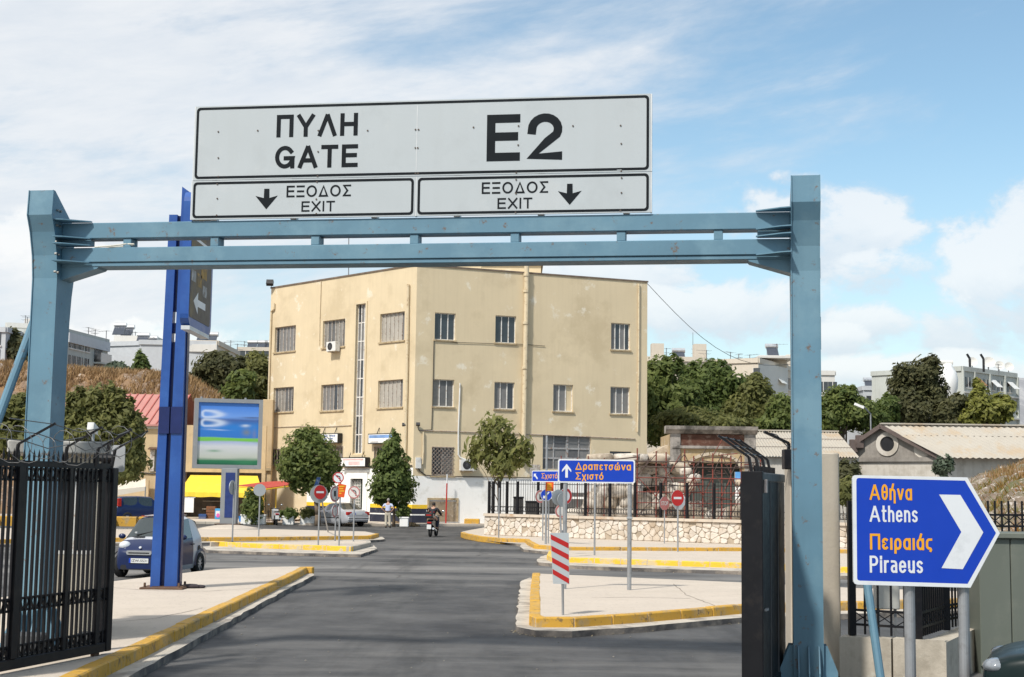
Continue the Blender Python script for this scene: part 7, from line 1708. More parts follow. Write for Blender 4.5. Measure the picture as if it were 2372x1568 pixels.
cn = [P(551, 1124, 92.5), P(618, 1130, 90.6), P(693, 1120, 92.6), P(655, 1114, 96), P(618, 1115.5, 97.5)]
mb = MB().add(cn + [c - Vector((0, 0, .04)) for c in cn], [(0, 1, 2, 3, 4), (9, 8, 7, 6, 5)] + [(i, (i + 1) % 5, 5 + (i + 1) % 5, 5 + i) for i in range(5)]); part(ra_, 'canopy', mb, M_raw)
for i, (p, q) in enumerate(((cn[0], cn[1]), (cn[1], cn[2]))): part(ra_, 'edge_tube', MB().tube(p - Vector((0, .03, .09)), q - Vector((0, .03, .09)), .045, 8), M_ypole)
for px, py_ in ((641, 1126), (612, 1129)): Yp_ = 91.4; x = X(px, Yp_); part(ra_, 'post', MB().tube((x, Yp_, .1), (x, Yp_, Zt(px, py_ + 1, Yp_)), .04, 8), M_ypole)
# goods and things in front of the shops
def crate(label, px0, px1, y0, y1, Y, m_, name='crate', cat='crate', group='crates at the shop front', n=3):
    a, b = P(px0, y0, Y), P(px1, y1, Y); t_ = thing(name, label, cat, ((a.x + b.x) / 2, Y, b.z), 0, group); h = (a.z - b.z) / n
    for i in range(n): part(t_, 'tray', MB().cbox(a.x, b.x, Y, Y + .45, b.z + h * i + .01, b.z + h * (i + 1) - .015, .015), m_)
    return t_
crate('stack of brown crates under the yellow awning', 478, 498, 1172, 1203, 96.9, mat('brown crate', (.20, .08, .035), .7, var=.2), n=4); crate('stack of blue crates low under the yellow awning', 460, 477, 1190, 1206, 96.7, mat('blue crate', (.03, .07, .2), .6, var=.2), n=2)
a, b = P(498, 1178, 96), P(512, 1208, 96); t_ = thing('ice_cream_freezer', 'bright blue ice cream freezer with a pink and white print by the yellow awning', 'freezer', ((a.x + b.x) / 2, 96, .14))
part(t_, 'cabinet', MB().cbox(a.x, b.x, 96, 96.6, .14, a.z, .02), mat('freezer blue', (.06, .32, .62), .4, var=.1)); part(t_, 'pink_print', MB().ball(((a.x + b.x) / 2, 95.99, .4), .13, .012, .15, 10, 8), mat('pink print spot', (.65, .12, .4), .4)); part(t_, 'white_print', MB().box(a.x + .06, b.x - .1, 95.985, 95.999, a.z - .5, a.z - .15), M_swhite)
a, b = P(410, 1152, 96.5), P(448, 1187, 96.5); t_ = thing('awning_sheet', 'white cloth sheet hanging under the left end of the yellow awning', 'sheet', (a.x, 96.5, b.z)); part(t_, 'cloth', MB().box(a.x, b.x, 96.5, 96.52, b.z, a.z), M_white); part(t_, 'rod', MB().tube((a.x - .1, 96.5, a.z), (b.x + .1, 96.5, a.z), .025, 6), M_galv)
a, b = P(553, 1195, 90), P(562, 1208, 90); t_ = thing('waste_bin', 'small blue waste bin beside the white planters', 'bin', ((a.x + b.x) / 2, 90, .14)); part(t_, 'tub', MB().lathe([(.10, .14), (.13, a.z), (.115, a.z), (.09, .18)], ((a.x + b.x) / 2, 90, 0), 14), mat('blue plastic', (.03, .20, .55), .4)); part(t_, 'lid_rim', MB().lathe([(.135, a.z - .03), (.14, a.z), (.12, a.z)], ((a.x + b.x) / 2, 90, 0), 14), mat('blue plastic', (.03, .20, .55), .4))
a = P(622, 1200, 90.5); t_ = thing('cafe_table', 'small dark metal cafe table behind the parked scooter', 'table', (a.x, 90.5, .14)); part(t_, 'top', MB().disc((a.x, 90.5, .86), (0, 0, 1), .32, .03, 16), M_iron)
for s, q in ((-1, 0), (1, 0), (0, -1), (0, 1)): part(t_, 'leg', MB().tube((a.x + s * .25, 90.5 + q * .25, .14), (a.x + s * .05, 90.5 + q * .05, .86), .018, 6), M_iron)
b2_ = thing('barrier_wall', 'long low yellow concrete barrier on the far left island', 'barrier', G(320, 1219, .25))
a, b = G(-60, 1217.5, .25), G(371, 1219.5, .25); nseg = 8
for i in range(nseg):
    p, q = a.lerp(b, i / nseg), a.lerp(b, (i + 1) / nseg); part(b2_, 'barrier_block', MB().prism([(0, .25), (0, .70), (.12, .74), (.34, .74), (.44, .25)], (p.x + .01, p.y, 0), (0, 1, 0), (0, 0, 1), (q.x - p.x - .02, 0, 0)), M_yel)
a = P(340, 1198, 82); t_ = thing('flower_tub', 'round red flower tub behind the yellow barrier', 'tub', (a.x, 82, 0)); part(t_, 'tub', MB().lathe([(.22, 0), (.30, .62), (.27, .62), (.25, .5)], (a.x, 82, 0), 16), mat('red tub', (.30, .05, .04), .6, var=.1)); part(t_, 'soil', MB().disc((a.x, 82, .54), (0, 0, 1), .25, .02, 14), M_weld)
# canvas canopy on the far left
cn = [P(262, 1135, 92), P(337, 1127, 92), P(337, 1108, 97), P(262, 1113, 97)]; t_ = thing('canvas_canopy', 'off-white canvas canopy on poles at the far left', 'canopy', (cn[0].x + 1, 94, 2.4)); mb = MB(); n = 10; vs = []
for j in range(4):
    for i in range(n + 1): p = cn[0].lerp(cn[1], i / n).lerp(cn[3].lerp(cn[2], i / n), j / 3); vs.append((p.x, p.y, p.z - .08 * math.sin(math.pi * ((i / n * 4) % 1))))
mb.add(vs, [(j * (n + 1) + i, j * (n + 1) + i + 1, (j + 1) * (n + 1) + i + 1, (j + 1) * (n + 1) + i) for j in range(3) for i in range(n)]); part(t_, 'cloth', mb, mat('canvas', (.62, .56, .47), .9, var=.06), smooth=True)
part(t_, 'valance', MB().add([tuple(cn[0]), tuple(cn[1]), tuple(cn[1] - Vector((0, 0, .25))), tuple(cn[0] - Vector((0, 0, .4)))], [(0, 1, 2, 3)]), mat('canvas', (.62, .56, .47), .9))
for c in cn[:2]: part(t_, 'pole', MB().tube((c.x, c.y, 0), tuple(c), .04, 8), M_galv)
part(hs, 'carport_wall', MB().box(X(200, 99.5), X(346, 99.5), 99.4, 99.6, .1, Zt(300, 1112, 99.5)), M_tan)
# planters
def planter(label, px0, px1, Y, h, group='white planters before the shops'):
    x0, x1 = X(px0, Y), X(px1, Y); t_ = thing('planter', label, 'planter', ((x0 + x1) / 2, Y, .0), 0, group); z = .02
    part(t_, 'trough', MB().cbox(x0, x1, Y, Y + .55, z, z + h, .03), M_white); part(t_, 'rim', MB().cbox(x0 - .03, x1 + .03, Y - .03, Y + .58, z + h - .09, z + h, .02), M_white); part(t_, 'soil', MB().box(x0 + .05, x1 - .05, Y + .05, Y + .5, z + h, z + h + .012), M_weld)
    return ((x0 + x1) / 2, Y + .28, z + h)
pls = [planter('left white planter with the tall bush', 561, 585, 88.0, .62), planter('second white planter with the tall bush, touching the first', 588, 617, 88.2, .62), planter('white planter just right of the parked scooter', 657, 683, 88.6, .55), planter('white planter beside the round tree trunk', 698, 731, 88.9, .55), planter('white planter at the foot of the narrow tree behind the man', 928, 948, 87.5, .6)]

# ------------------------------------------------------------------ trees and shrubs
M_bark = mat('bark', (.16, .12, .085), .95, var=.3, scale=5, bump=.6)
L1 = leafmat('broad green leaves', (.075, .115, .032), (.24, .28, .085), .55); L2 = leafmat('dark green leaves', (.068, .108, .032), (.20, .25, .075), .55); L3 = leafmat('olive leaves', (.095, .11, .036), (.26, .26, .09), .55)
L4 = leafmat('yellow-green leaves', (.11, .125, .022), (.26, .26, .06), .4); L5 = leafmat('dusky leaves', (.055, .064, .030), (.16, .155, .07), .5); L6 = leafmat('bluish leaves', (.04, .06, .04), (.11, .14, .09), .25)
def crown_mesh(name, ells, n, size, seed, clump=.34, nclump=26, droop=.0):
    """leaves gathered in clumps through the ellipsoids (centre, radii)"""
    q = np.random.RandomState(seed); vol = np.array([r[0] * r[1] * r[2] for _, r in ells]) ** .8; vol /= vol.sum(); pos = []; up = []
    for (c, r), f in zip(ells, vol):
        c = np.array(c); r = np.array(r); k_ = int(n * f); nc_ = max(4, int(1.5 * nclump * (f * len(ells)) ** .5))
        d = q.normal(size=(nc_, 3)); d /= np.linalg.norm(d, axis=1)[:, None]; rad = q.uniform(.25, 1.0, nc_) ** .5; cc = d * rad[:, None] * np.where(q.rand(nc_) < .22, 1.22, 1.)[:, None]
        w = q.choice(nc_, k_); p = cc[w] + q.normal(size=(k_, 3)) * clump * q.uniform(.4, 1.1, nc_)[w][:, None] * .7
        ln = np.linalg.norm(p, axis=1); far = ln > 1.34; p[far] *= (1.34 / ln[far])[:, None]
        pos.append(c + p * r); up.append(p)
    pos = np.concatenate(pos); up = np.concatenate(up); N_ = len(pos)
    nrm = up * 1.1 + q.normal(size=(N_, 3)) * .62 + np.array([-.12, -.3, .5]); nrm /= np.linalg.norm(nrm, axis=1)[:, None]
    t_ = q.normal(size=(N_, 3)); t_ -= nrm * (t_ * nrm).sum(1)[:, None]; t_ /= np.linalg.norm(t_, axis=1)[:, None]; b = np.cross(nrm, t_)
    s = size * q.uniform(.55, 1.35, N_)[:, None]; b = b * .45; t_ = t_ + np.array([0, 0, -droop])
    v = np.stack([pos - t_ * s, pos + b * s + nrm * s * .12, pos + t_ * s, pos - b * s + nrm * s * .12], 1).reshape(-1, 3)
    me = bpy.data.meshes.new(name); me.vertices.add(N_ * 4); me.vertices.foreach_set('co', v.ravel()); me.loops.add(N_ * 4); me.loops.foreach_set('vertex_index', np.arange(N_ * 4)); me.polygons.add(N_); me.polygons.foreach_set('loop_start', np.arange(N_) * 4); me.polygons.foreach_set('loop_total', np.full(N_, 4)); me.update(calc_edges=True); return me
def limbs(mb, base, top, r, ells, seed, n=7):
    q = random.Random(seed); b, t_ = Vector(base), Vector(top); pts = [b.lerp(t_, i / 4) + Vector((q.uniform(-1, 1), q.uniform(-1, 1), 0)) * (b - t_).length * .025 * (i > 0) for i in range(5)]
    for i in range(4): mb.tube(pts[i], pts[i + 1], r * (1 - .14 * i), 8, r * (1 - .14 * (i + 1)))
    for i in range(n):
        c, rr = ells[i % len(ells)]; e = Vector((c[0] + q.uniform(-.7, .7) * rr[0], c[1] + q.uniform(-.7, .7) * rr[1], c[2] + q.uniform(-.2, .75) * rr[2])); s = pts[q.choice((2, 3, 4))]; m_ = s.lerp(e, .5) + Vector((0, 0, (e - s).length * .08))
        mb.tube(s, m_, r * .42, 6, r * .26); mb.tube(m_, e, r * .26, 5, r * .06)
def tree(name, label, cat, base, ells, n, size, m_, seed, tr=.15, group=None, trunk_top=None, clump=.34, nclump=26, nl=7, droop=0., part_name='crown'):
    base = Vector(base); t_ = thing(name, label, cat, base, 0, group); rel = [((c[0] - base.x, c[1] - base.y, c[2] - base.z), r) for c, r in ells]
    me = crown_mesh(part_name, rel, n, size, seed, clump, nclump, droop); me.materials.append(m_); part(t_, part_name, me)
    cz = sum(c[2] for c, r in rel) / len(rel); cx = sum(c[0] for c, r in rel) / len(rel); mb = MB(); limbs(mb, (0, 0, -.05), trunk_top or (cx * .6, 0, cz), tr, rel, seed, nl); part(t_, 'trunk', mb, M_bark, False, True); return t_
def E_(x, y, rx, ry, Y, depth=None): c = P(x, y, Y); k_ = Y / 3300; return ((c.x, c.y, c.z), (rx * k_, (depth or max(rx, ry) * .9) * k_, ry * k_))
# street trees
Yt = 87.5
tree('street_tree', 'round leafy green tree standing by the silver saloon', 'tree', (P(736, 1200, Yt).x, Yt, .02), [E_(717, 1060, 60, 52, Yt), E_(690, 1090, 40, 34, Yt), E_(750, 1090, 36, 40, Yt), E_(715, 1018, 34, 30, Yt), E_(740, 1128, 30, 20, Yt), E_(700, 1128, 26, 16, Yt)], 10500, .16, L1, 11, .2, 'street trees before the corner building', trunk_top=tuple(P(730, 1110, Yt) - Vector((P(736, 1200, Yt).x, Yt, .02))), nclump=40)
Yt = 88.2
tree('street_tree', 'narrow upright green tree behind the standing man', 'tree', (P(912, 1215, Yt).x, Yt, .05), [E_(910, 1125, 46, 36, Yt), E_(905, 1085, 38, 34, Yt), E_(906, 1045, 26, 28, Yt), E_(916, 1016, 11, 18, Yt), E_(928, 1150, 28, 20, Yt), E_(888, 1150, 24, 16, Yt), E_(925, 1100, 24, 26, Yt)], 10000, .155, L2, 12, .1, 'street trees before the corner building', nclump=34)
Yt = 74
tree('young_tree', 'young thin-crowned tree with sparse drooping leaves behind the railing', 'tree', (P(1158, 1196, Yt).x, Yt, .2), [E_(1150, 1000, 42, 34, Yt), E_(1120, 1040, 36, 30, Yt), E_(1185, 1040, 44, 34, Yt), E_(1160, 1075, 40, 30, Yt), E_(1212, 1050, 22, 26, Yt), E_(1096, 1058, 16, 22, Yt)], 1500, .20, leafmat('young leaves', (.12, .14, .045), (.30, .30, .10), .55), 13, .055, None, trunk_top=tuple(P(1155, 1090, Yt) - Vector((P(1158, 1196, Yt).x, Yt, .2))), clump=.36, nl=16, droop=.5, nclump=40)
sh = 'planted shrubs before the shops'
def shrub(label, x, y, rx, ry, Y, n, size, m_, seed, z=.6, group=sh): c = E_(x, y, rx, ry, Y); return tree('shrub', label, 'shrub', (c[0][0], c[0][1], z), [c, E_(x - rx * .3, y + ry * .3, rx * .7, ry * .6, Y), E_(x + rx * .35, y + ry * .15, rx * .6, ry * .6, Y)], n, size, m_, seed, .03, group, nl=5, part_name='foliage')
shrub('tall bright green bush in the pair of white planters', 586, 1172, 24, 34, 88.4, 2600, .16, L1, 21); shrub('low dark green bush in the planter right of the scooter', 670, 1190, 17, 13, 88.9, 900, .13, L2, 22); shrub('straw-tinted bush in the planter by the round tree', 714, 1190, 19, 12, 89.2, 900, .13, L3, 23); shrub('small bush in the planter behind the man', 935, 1185, 14, 14, 87.8, 700, .13, L2, 24)
tree('bush', 'large loose green bush behind the left gantry post, before the pink roof', 'bush', (P(240, 1110, 68).x, 68, 0), [E_(245, 1010, 55, 62, 68), E_(200, 1000, 55, 55, 68), E_(290, 1010, 36, 55, 68), E_(225, 930, 22, 40, 68), E_(262, 920, 13, 36, 68), E_(190, 930, 16, 30, 68), E_(240, 1075, 80, 40, 68), E_(300, 960, 12, 34, 68), E_(160, 1040, 50, 50, 68), E_(310, 1060, 22, 40, 68), E_(280, 950, 16, 40, 68), E_(175, 960, 30, 50, 68), E_(318, 1000, 12, 40, 68)], 21000, .17, L3, 31, .12, 'bushes behind the left gate', nclump=30, nl=16)
tree('bush', 'green bush at the left edge below the dry bank', 'bush', (P(40, 1100, 70).x, 70, 0), [E_(25, 990, 60, 52, 70), E_(70, 1010, 40, 60, 70), E_(-20, 1000, 50, 50, 70), E_(40, 945, 26, 36, 70)], 7000, .21, L3, 32, .12, 'bushes behind the left gate', nl=10)
def bank_z(x): return max(0, left_h(x, 135)) - .3
def on_bank(px, Y): x = P(px, 900, Y).x; return (x, Y, left_h(x, Y) - .3)
gp = 'trees on the dry bank'
tree('eucalyptus', 'broad grey-green tree left of the corner building on the bank', 'tree', on_bank(515, 128), [E_(500, 855, 44, 36, 128), E_(540, 870, 40, 42, 128), E_(470, 880, 30, 30, 128), E_(520, 905, 44, 34, 128), E_(515, 832, 22, 20, 128)], 11000, .26, L5, 41, .22, gp, nl=9); tree('eucalyptus', 'olive-green tree touching the left edge of the corner building', 'tree', on_bank(600, 124), [E_(600, 850, 30, 34, 124), E_(615, 890, 28, 40, 124), E_(575, 895, 36, 30, 124), E_(585, 930, 40, 30, 124)], 10000, .25, L3, 42, .22, gp, nl=9)
tree('eucalyptus', 'mid-green tree between the two olive trees above the billboard', 'tree', on_bank(556, 121), [E_(560, 885, 28, 26, 121), E_(550, 912, 34, 22, 121)], 3000, .3, L1, 43, .16, gp); tree('cypress', 'small pointed green tree on the bank top', 'tree', on_bank(326, 126), [E_(325, 852, 16, 24, 126), E_(324, 830, 9, 18, 126), E_(328, 868, 18, 12, 126)], 2600, .26, L2, 44, .12, gp)
tree('bush', 'feathery grey bush on the bank top beside the pointed tree', 'bush', on_bank(275, 126), [E_(272, 856, 28, 14, 126), E_(255, 862, 18, 10, 126)], 1900, .26, L6, 45, .06, gp); tree('street_tree', 'leafy tree before the white block at the far left', 'tree', on_bank(38, 140), [E_(36, 815, 26, 34, 140), E_(30, 785, 14, 22, 140), E_(50, 840, 22, 22, 140)], 3400, .34, L5, 46, .15, gp)
gr_ = 'trees beyond the ruin'
def rtree(nm, label, px, Y, ells, n, size, m_, seed, tr=.25): return tree(nm, label, 'tree', (P(px, 1000, Y).x, Y, 0), [E_(a, b + 4, c * .9, d * .88, Y) for a, b, c, d in ells], int(n * 1.7), size * .74, m_, seed, tr, gr_, nl=12)
rtree('broadleaf_tree', 'big leafy tree touching the right edge of the corner building', 1540, 112, [(1535, 880, 50, 55), (1510, 930, 44, 60), (1570, 930, 55, 60), (1530, 985, 60, 50), (1555, 840, 30, 26)], 9000, .33, L1, 51); rtree('broadleaf_tree', 'big dark green tree in the middle of the group beyond the portal', 1650, 116, [(1645, 885, 60, 52), (1610, 870, 34, 34), (1690, 900, 44, 50), (1640, 950, 70, 55), (1655, 848, 26, 22)], 9500, .33, L2, 52)
rtree('broadleaf_tree', 'brown-tinged tree in front of the cream apartment tower', 1745, 113, [(1750, 905, 40, 36), (1735, 950, 56, 46), (1775, 960, 44, 44), (1748, 878, 20, 20)], 6500, .31, L3, 53); rtree('broadleaf_tree', 'low green tree just left of the right gantry post', 1815, 110, [(1815, 950, 36, 40), (1800, 985, 50, 30), (1850, 960, 40, 50)], 5200, .30, L1, 54)
rtree('broadleaf_tree', 'yellowish low tree behind the cornice of the portal', 1590, 108, [(1600, 980, 80, 36), (1680, 985, 70, 30)], 5200, .28, L3, 59, .18)
rtree('broadleaf_tree', 'spreading mid-green tree right of the right gantry post', 1955, 114, [(1950, 935, 50, 40), (1920, 960, 40, 40), (1990, 960, 50, 40), (1955, 905, 30, 18)], 6500, .30, L1, 55); rtree('pine_tree', 'tall dark bushy-topped tree rising above the gabled shed', 2120, 118, [(2110, 880, 46, 40), (2150, 860, 34, 40), (2120, 940, 60, 50), (2085, 870, 26, 30), (2160, 910, 34, 40), (2155, 838, 22, 20), (2090, 930, 34, 46)], 9000, .30, L5, 56, .3)
rtree('pine_tree', 'short dark tree between the tall tree and the yellow-green one', 2215, 116, [(2212, 945, 34, 34), (2200, 965, 40, 26), (2225, 925, 20, 18)], 4200, .28, L5, 57); rtree('broadleaf_tree', 'yellow-green tree before the balconied block at the right', 2290, 115, [(2270, 930, 30, 34), (2300, 950, 46, 30), (2325, 935, 24, 26), (2265, 895, 14, 22), (2250, 965, 30, 20)], 5400, .30, L4, 58)
rtree('broadleaf_tree', 'dark green bush-like tree filling the gap left of the tall dark tree', 2040, 116, [(2035, 960, 40, 30), (2055, 935, 26, 28)], 3600, .28, L2, 60, .18)
sg_ = 'bushes by the shed wall'
for i, (x, y, rx, ry, Y, n, m_, lb) in enumerate(((1965, 1095, 26, 26, 40, 1500, L5, 'dry dark bush beside the concrete pillar'), (2185, 1080, 20, 22, 56, 900, L6, 'grey-green bush at the foot of the mound'), (1962, 1140, 20, 30, 38, 1300, L3, 'lower green bush beside the concrete pillar'))):
    shrub(lb, x, y, rx, ry, Y, n, .10, m_, 70 + i, .0, sg_)
# ------------------------------------------------------------------ sheds with corrugated roofs
M_sheet = mat('weathered corrugated sheet', (.43, .395, .34), .85, var=.08, scale=.3, stain=((.42, .33, .23), .35, .5), stretch=(1, 1, 1)); M_shed = mat('grey shed plaster', (.30, .275, .245), .95, var=.15, scale=.5, stain=((.20, .18, .16), .45, .6), streak=((.16, .14, .12), .4)); M_shedw = mat('pale shed plaster', (.56, .52, .46), .95, var=.1, scale=.6, stain=((.40, .36, .30), .4, .8), streak=((.38, .33, .27), .45))
M_gutter = mat('dark gable trim', (.13, .10, .09), .8, var=.2)
def corr(mb, a, b, c, d, n, amp):
    """corrugated sheet from the edge a-b down to d-c, waves running down the slope"""
    a, b, c, d = (Vector(q) for q in (a, b, c, d)); nr = (b - a).cross(d - a).normalized(); nr = nr if nr.z > 0 else -nr; vs = []
    for i in range(n + 1):
        h = nr * (amp if i % 2 else -amp); vs += [a.lerp(b, i / n) + h, d.lerp(c, i / n) + h]
    mb.add(vs, [(2 * i, 2 * i + 2, 2 * i + 3, 2 * i + 1) for i in range(n)])
L_, R_, A_ = P(1940, 1050, 104), P(2176, 1058, 99), P(2042, 984, 102)
eh = 5.05; ar = A_.z; L_ = Vector((L_.x, L_.y, eh)); R_ = Vector((R_.x, R_.y, eh)); run = Vector((34, -.8, 0))
wh = thing('gabled_shed', 'long shed with a corrugated roof and a grey gable with a round window', 'shed', (R_.x, R_.y, 0))
gd = (R_ - L_); gd.z = 0; gn = Vector((gd.y, -gd.x, 0)).normalized()
gf = Fac(Vector((L_.x, L_.y, 0)), Vector((R_.x, R_.y, 0))); zl = Zt(2058, 1058, 101.5)
mb = MB(); gf.wall(mb, 0, eh - .15, []); mb.add([(R_.x, R_.y, 0), tuple(Vector((R_.x, R_.y, 0)) + run), tuple(Vector((R_.x, R_.y, eh)) + run), (R_.x, R_.y, eh)], [(0, 1, 2, 3)]); part(wh, 'wall', mb, M_shedw)
mb = MB(); mb.add([gf.pt(0, eh - .15), gf.pt(gf.len, eh - .15), gf.pt((A_.x - L_.x) / gd.x * gf.len, ar - .12)], [(0, 1, 2)]); part(wh, 'gable', mb, M_shed)
mb = MB(); gf.box(mb, -.2, gf.len + .2, eh - .35, eh - .05, 0, .18); part(wh, 'string_course', mb, M_shed)
Ag = gf.pt((A_.x - L_.x) / gd.x * gf.len, ar); Lg, Rg = gf.pt(-.4, eh - .1), gf.pt(gf.len + .4, eh - .1); gn3 = gf.n * .35
mb = MB(); corr(mb, Ag + gn3, Ag + run, Rg + run, Rg + gn3 + Vector((0, -.5, 0)), 160, .05); rf = part(wh, 'roof_sheet', mb, M_sheet); mb = MB(); corr(mb, Ag + gn3, Ag + run, Lg + run, Lg + gn3, 60, .05); part(wh, 'roof_sheet', mb, M_sheet)
part(wh, 'ridge_cap', MB().bar(Ag + gn3 + Vector((0, 0, .06)), Ag + run + Vector((0, 0, .06)), .5, .1), M_sheet)
for k_ in (.36, .68):
    p, q = (Ag + gn3).lerp(Rg + gn3, k_), (Ag + run).lerp(Rg + run, k_); part(rf, 'lap_joint', MB().bar(p + Vector((0, 0, .07)), q + Vector((0, 0, .07)), .06, .03), M_gutter)
for e0 in (Lg, Rg): part(wh, 'barge_board', MB().bar(Ag + gn3 * 1.1 - Vector((0, 0, .12)), e0 + gn3 * 1.1 - Vector((0, 0, .12)), .12, .28), M_gutter)
q = gf.uz((2240 + 732 / 4.126) / 1.1758, (940 + 1110 / 4.126) / 1.1758)
o = part(wh, 'round_window', MB().disc(gf.pt(q[0], q[1], -.05), gf.n, .52, .06, 24, 1.0), M_black); mb = MB(); n = 24; oc_ = [(q[0] + .86 * math.cos(2 * math.pi * i / n), q[1] + .86 * math.sin(2 * math.pi * i / n)) for i in range(n)]; ic = [(q[0] + .54 * math.cos(2 * math.pi * i / n), q[1] + .54 * math.sin(2 * math.pi * i / n)) for i in range(n)]
ring(mb, oc_, ic, gf.a, gf.u, (0, 0, 1), gf.n, .09); part(o, 'stone_ring', mb, M_shedw)
q = gf.uz(2136, 1040); part(wh, 'plaster_disc', MB().disc(gf.pt(q[0], q[1], .0), gf.n, .62, .03, 18), M_shedw)
for i, (x, y) in enumerate(((1957, 1042), (1978, 1029), (1992, 1019))): p = P(x, y, 103 - i * .2); part(wh, 'parapet_stub', MB().cbox(p.x - .3, p.x + .25, p.y - .2, p.y + .2, p.z - .6, p.z + .35, .04), M_gutter)
# long low shed behind
Yl = 97.; a, b = X(1742, Yl), X(1990, Yl); zr, ze = Zt(1860, 1000, Yl + 6), Zt(1860, 1058, Yl); ls = thing('long_shed', 'long low shed with a pale corrugated roof behind the right gantry post', 'shed', ((a + b) / 2, Yl, 0))
part(ls, 'wall', MB().box(a, b, Yl, Yl + .3, 0, ze - .02), M_shedw); mb = MB(); corr(mb, (a, Yl + 6, zr), (b, Yl + 6, zr), (b, Yl - .4, ze), (a, Yl - .4, ze), 70, .05); rf = part(ls, 'roof_sheet', mb, M_sheet)
for k_ in (.33, .66): part(rf, 'lap_joint', MB().bar((a, Yl + 6 - 6.4 * k_, zr + (ze - zr) * k_ + .06), (b, Yl + 6 - 6.4 * k_, zr + (ze - zr) * k_ + .06), .05, .03), M_gutter)
part(ls, 'ridge_cap', MB().bar((a, Yl + 6, zr + .06), (b, Yl + 6, zr + .06), .4, .1), M_sheet)
part(ls, 'end_gable', MB().add([(a, Yl, 0), (a, Yl + 12, 0), (a, Yl + 12, ze), (a, Yl + 6, zr - .05), (a, Yl, ze)], [(0, 1, 2, 3, 4)]), M_shed)
# street lamp head among the trees
p = P(1990, 940, 109.5); t_ = thing('street_lamp', 'white street lamp head on a thin pole above the gabled shed', 'lamp', (p.x + 1, 110, 0)); part(t_, 'pole', MB().path([(p.x + 1.0, 110, 0), (p.x + 1.0, 110, p.z - .6), (p.x + .3, 109.5, p.z)], .06, 8), M_galv); part(t_, 'lamp_head', MB().obox((p.x, 109.5, p.z), (.34, 0, -.14), (0, .14, 0), (.03, 0, .09)), M_white)

# ------------------------------------------------------------------ housing on the plateau and beyond
M_apw = mat('white apartment render', (.66, .64, .60), .9, var=.05, scale=.3, streak=((.5, .48, .44), .25)); M_apg = mat('grey-green apartment render', (.47, .49, .46), .9, var=.07, scale=.3, streak=((.28, .29, .27), .3)); M_apc = mat('cream apartment render', (.62, .55, .46), .9, var=.06, scale=.3, streak=((.46, .4, .33), .3)); M_apb = mat('blue-grey render', (.52, .54, .56), .9, var=.06)
M_dkw = glass('far window', (.05, .055, .06), .15); M_aw1 = mat('brown sun blind', (.33, .17, .07), .8); M_aw2 = mat('white sun blind', (.66, .66, .64), .8)
class Block:
    """a box of a building on plan corners a, b (front), going back by depth; windows built on its faces"""
    def __init__(s, name, label, a, b, depth, z0, z1, m_, group=None):
        a, b = Vector((a[0], a[1], 0)), Vector((b[0], b[1], 0)); s.f = Fac(a, b); bk = -s.f.n * depth; s.z0, s.z1, s.m = z0, z1, m_; s.root = thing(name, label, 'building', (a.x, a.y, z0), 0, group); s.side = Fac(b, b + bk); s.sideL = Fac(a + bk, a); s.depth = depth
        mb = MB().add([(p.x, p.y, z) for z in (z0, z1) for p in (a, b, b + bk, a + bk)], [(0, 1, 5, 4), (1, 2, 6, 5), (2, 3, 7, 6), (3, 0, 4, 7), (4, 5, 6, 7)]); part(s.root, 'wall', mb, m_); e = MB()
        for q, r in ((a, b), (b, b + bk), (b + bk, a + bk), (a + bk, a)): e.bar((q.x, q.y, z1 + .2), (r.x, r.y, z1 + .2), .3, .5)
        part(s.root, 'parapet', e, m_)
    def win(s, f, u, z, w, h, m_=None, blind=None):
        mb = MB(); f.box(mb, u - w / 2, u + w / 2, z, z + h, -.02, .05); o = part(s.root, 'window', mb, m_ or M_dkw); fr = MB()
        f.box(fr, u - w / 2 - .08, u + w / 2 + .08, z - .12, z, 0, .12); f.box(fr, u - .04, u + .04, z, z + h, .05, .08); part(o, 'frame', fr, M_apw)
        if blind: p = f.pt(u, z + h, .06); part(o, 'sun_blind', MB().obox(p + f.n * .45 + Vector((0, 0, -h * .35)), f.u * (w / 2 + .1), f.n * .45 + Vector((0, 0, -h * .38)), f.n * .012 + Vector((0, 0, .015))), blind)
    def balcony(s, f, u0, u1, z, d=1.2, h=.95): 
        mb = MB(); f.box(mb, u0, u1, z - .18, z, 0, d); o = part(s.root, 'balcony', mb, s.m); mb = MB(); f.box(mb, u0, u1, z, z + h, d - .08, d); part(o, 'balustrade', mb, M_apw)
def pt(x, Y): v = P(x, 900, Y); return (v.x, v.y)
gph = 'housing blocks beyond the dry bank'; pz_ = 10.
b1 = Block('apartment_block', 'grey-green flat-roofed block with a dark balcony bay on the bank, left', pt(150, 142), pt(246, 152), 12, pz_, Zt(150, 772, 142), M_apg, gph)
for z in (Zt(200, 815, 147), Zt(200, 860, 147)):
    for u in (.10, .22, .34, .48): b1.win(b1.f, b1.f.len * u, z, 1.0, 1.3)
    mb = MB(); b1.f.box(mb, b1.f.len * .66, b1.f.len * .86, z - .9, z + 1.5, -.02, .04); part(b1.root, 'window', mb, M_dkw); b1.balcony(b1.f, b1.f.len * .64, b1.f.len * .9, z - .9, .9)
mb = MB(); b1.f.box(mb, 0, b1.f.len, Zt(150, 790, 142) - .1, b1.z1 + .1, .0, .25); part(b1.root, 'fascia', mb, M_apb)
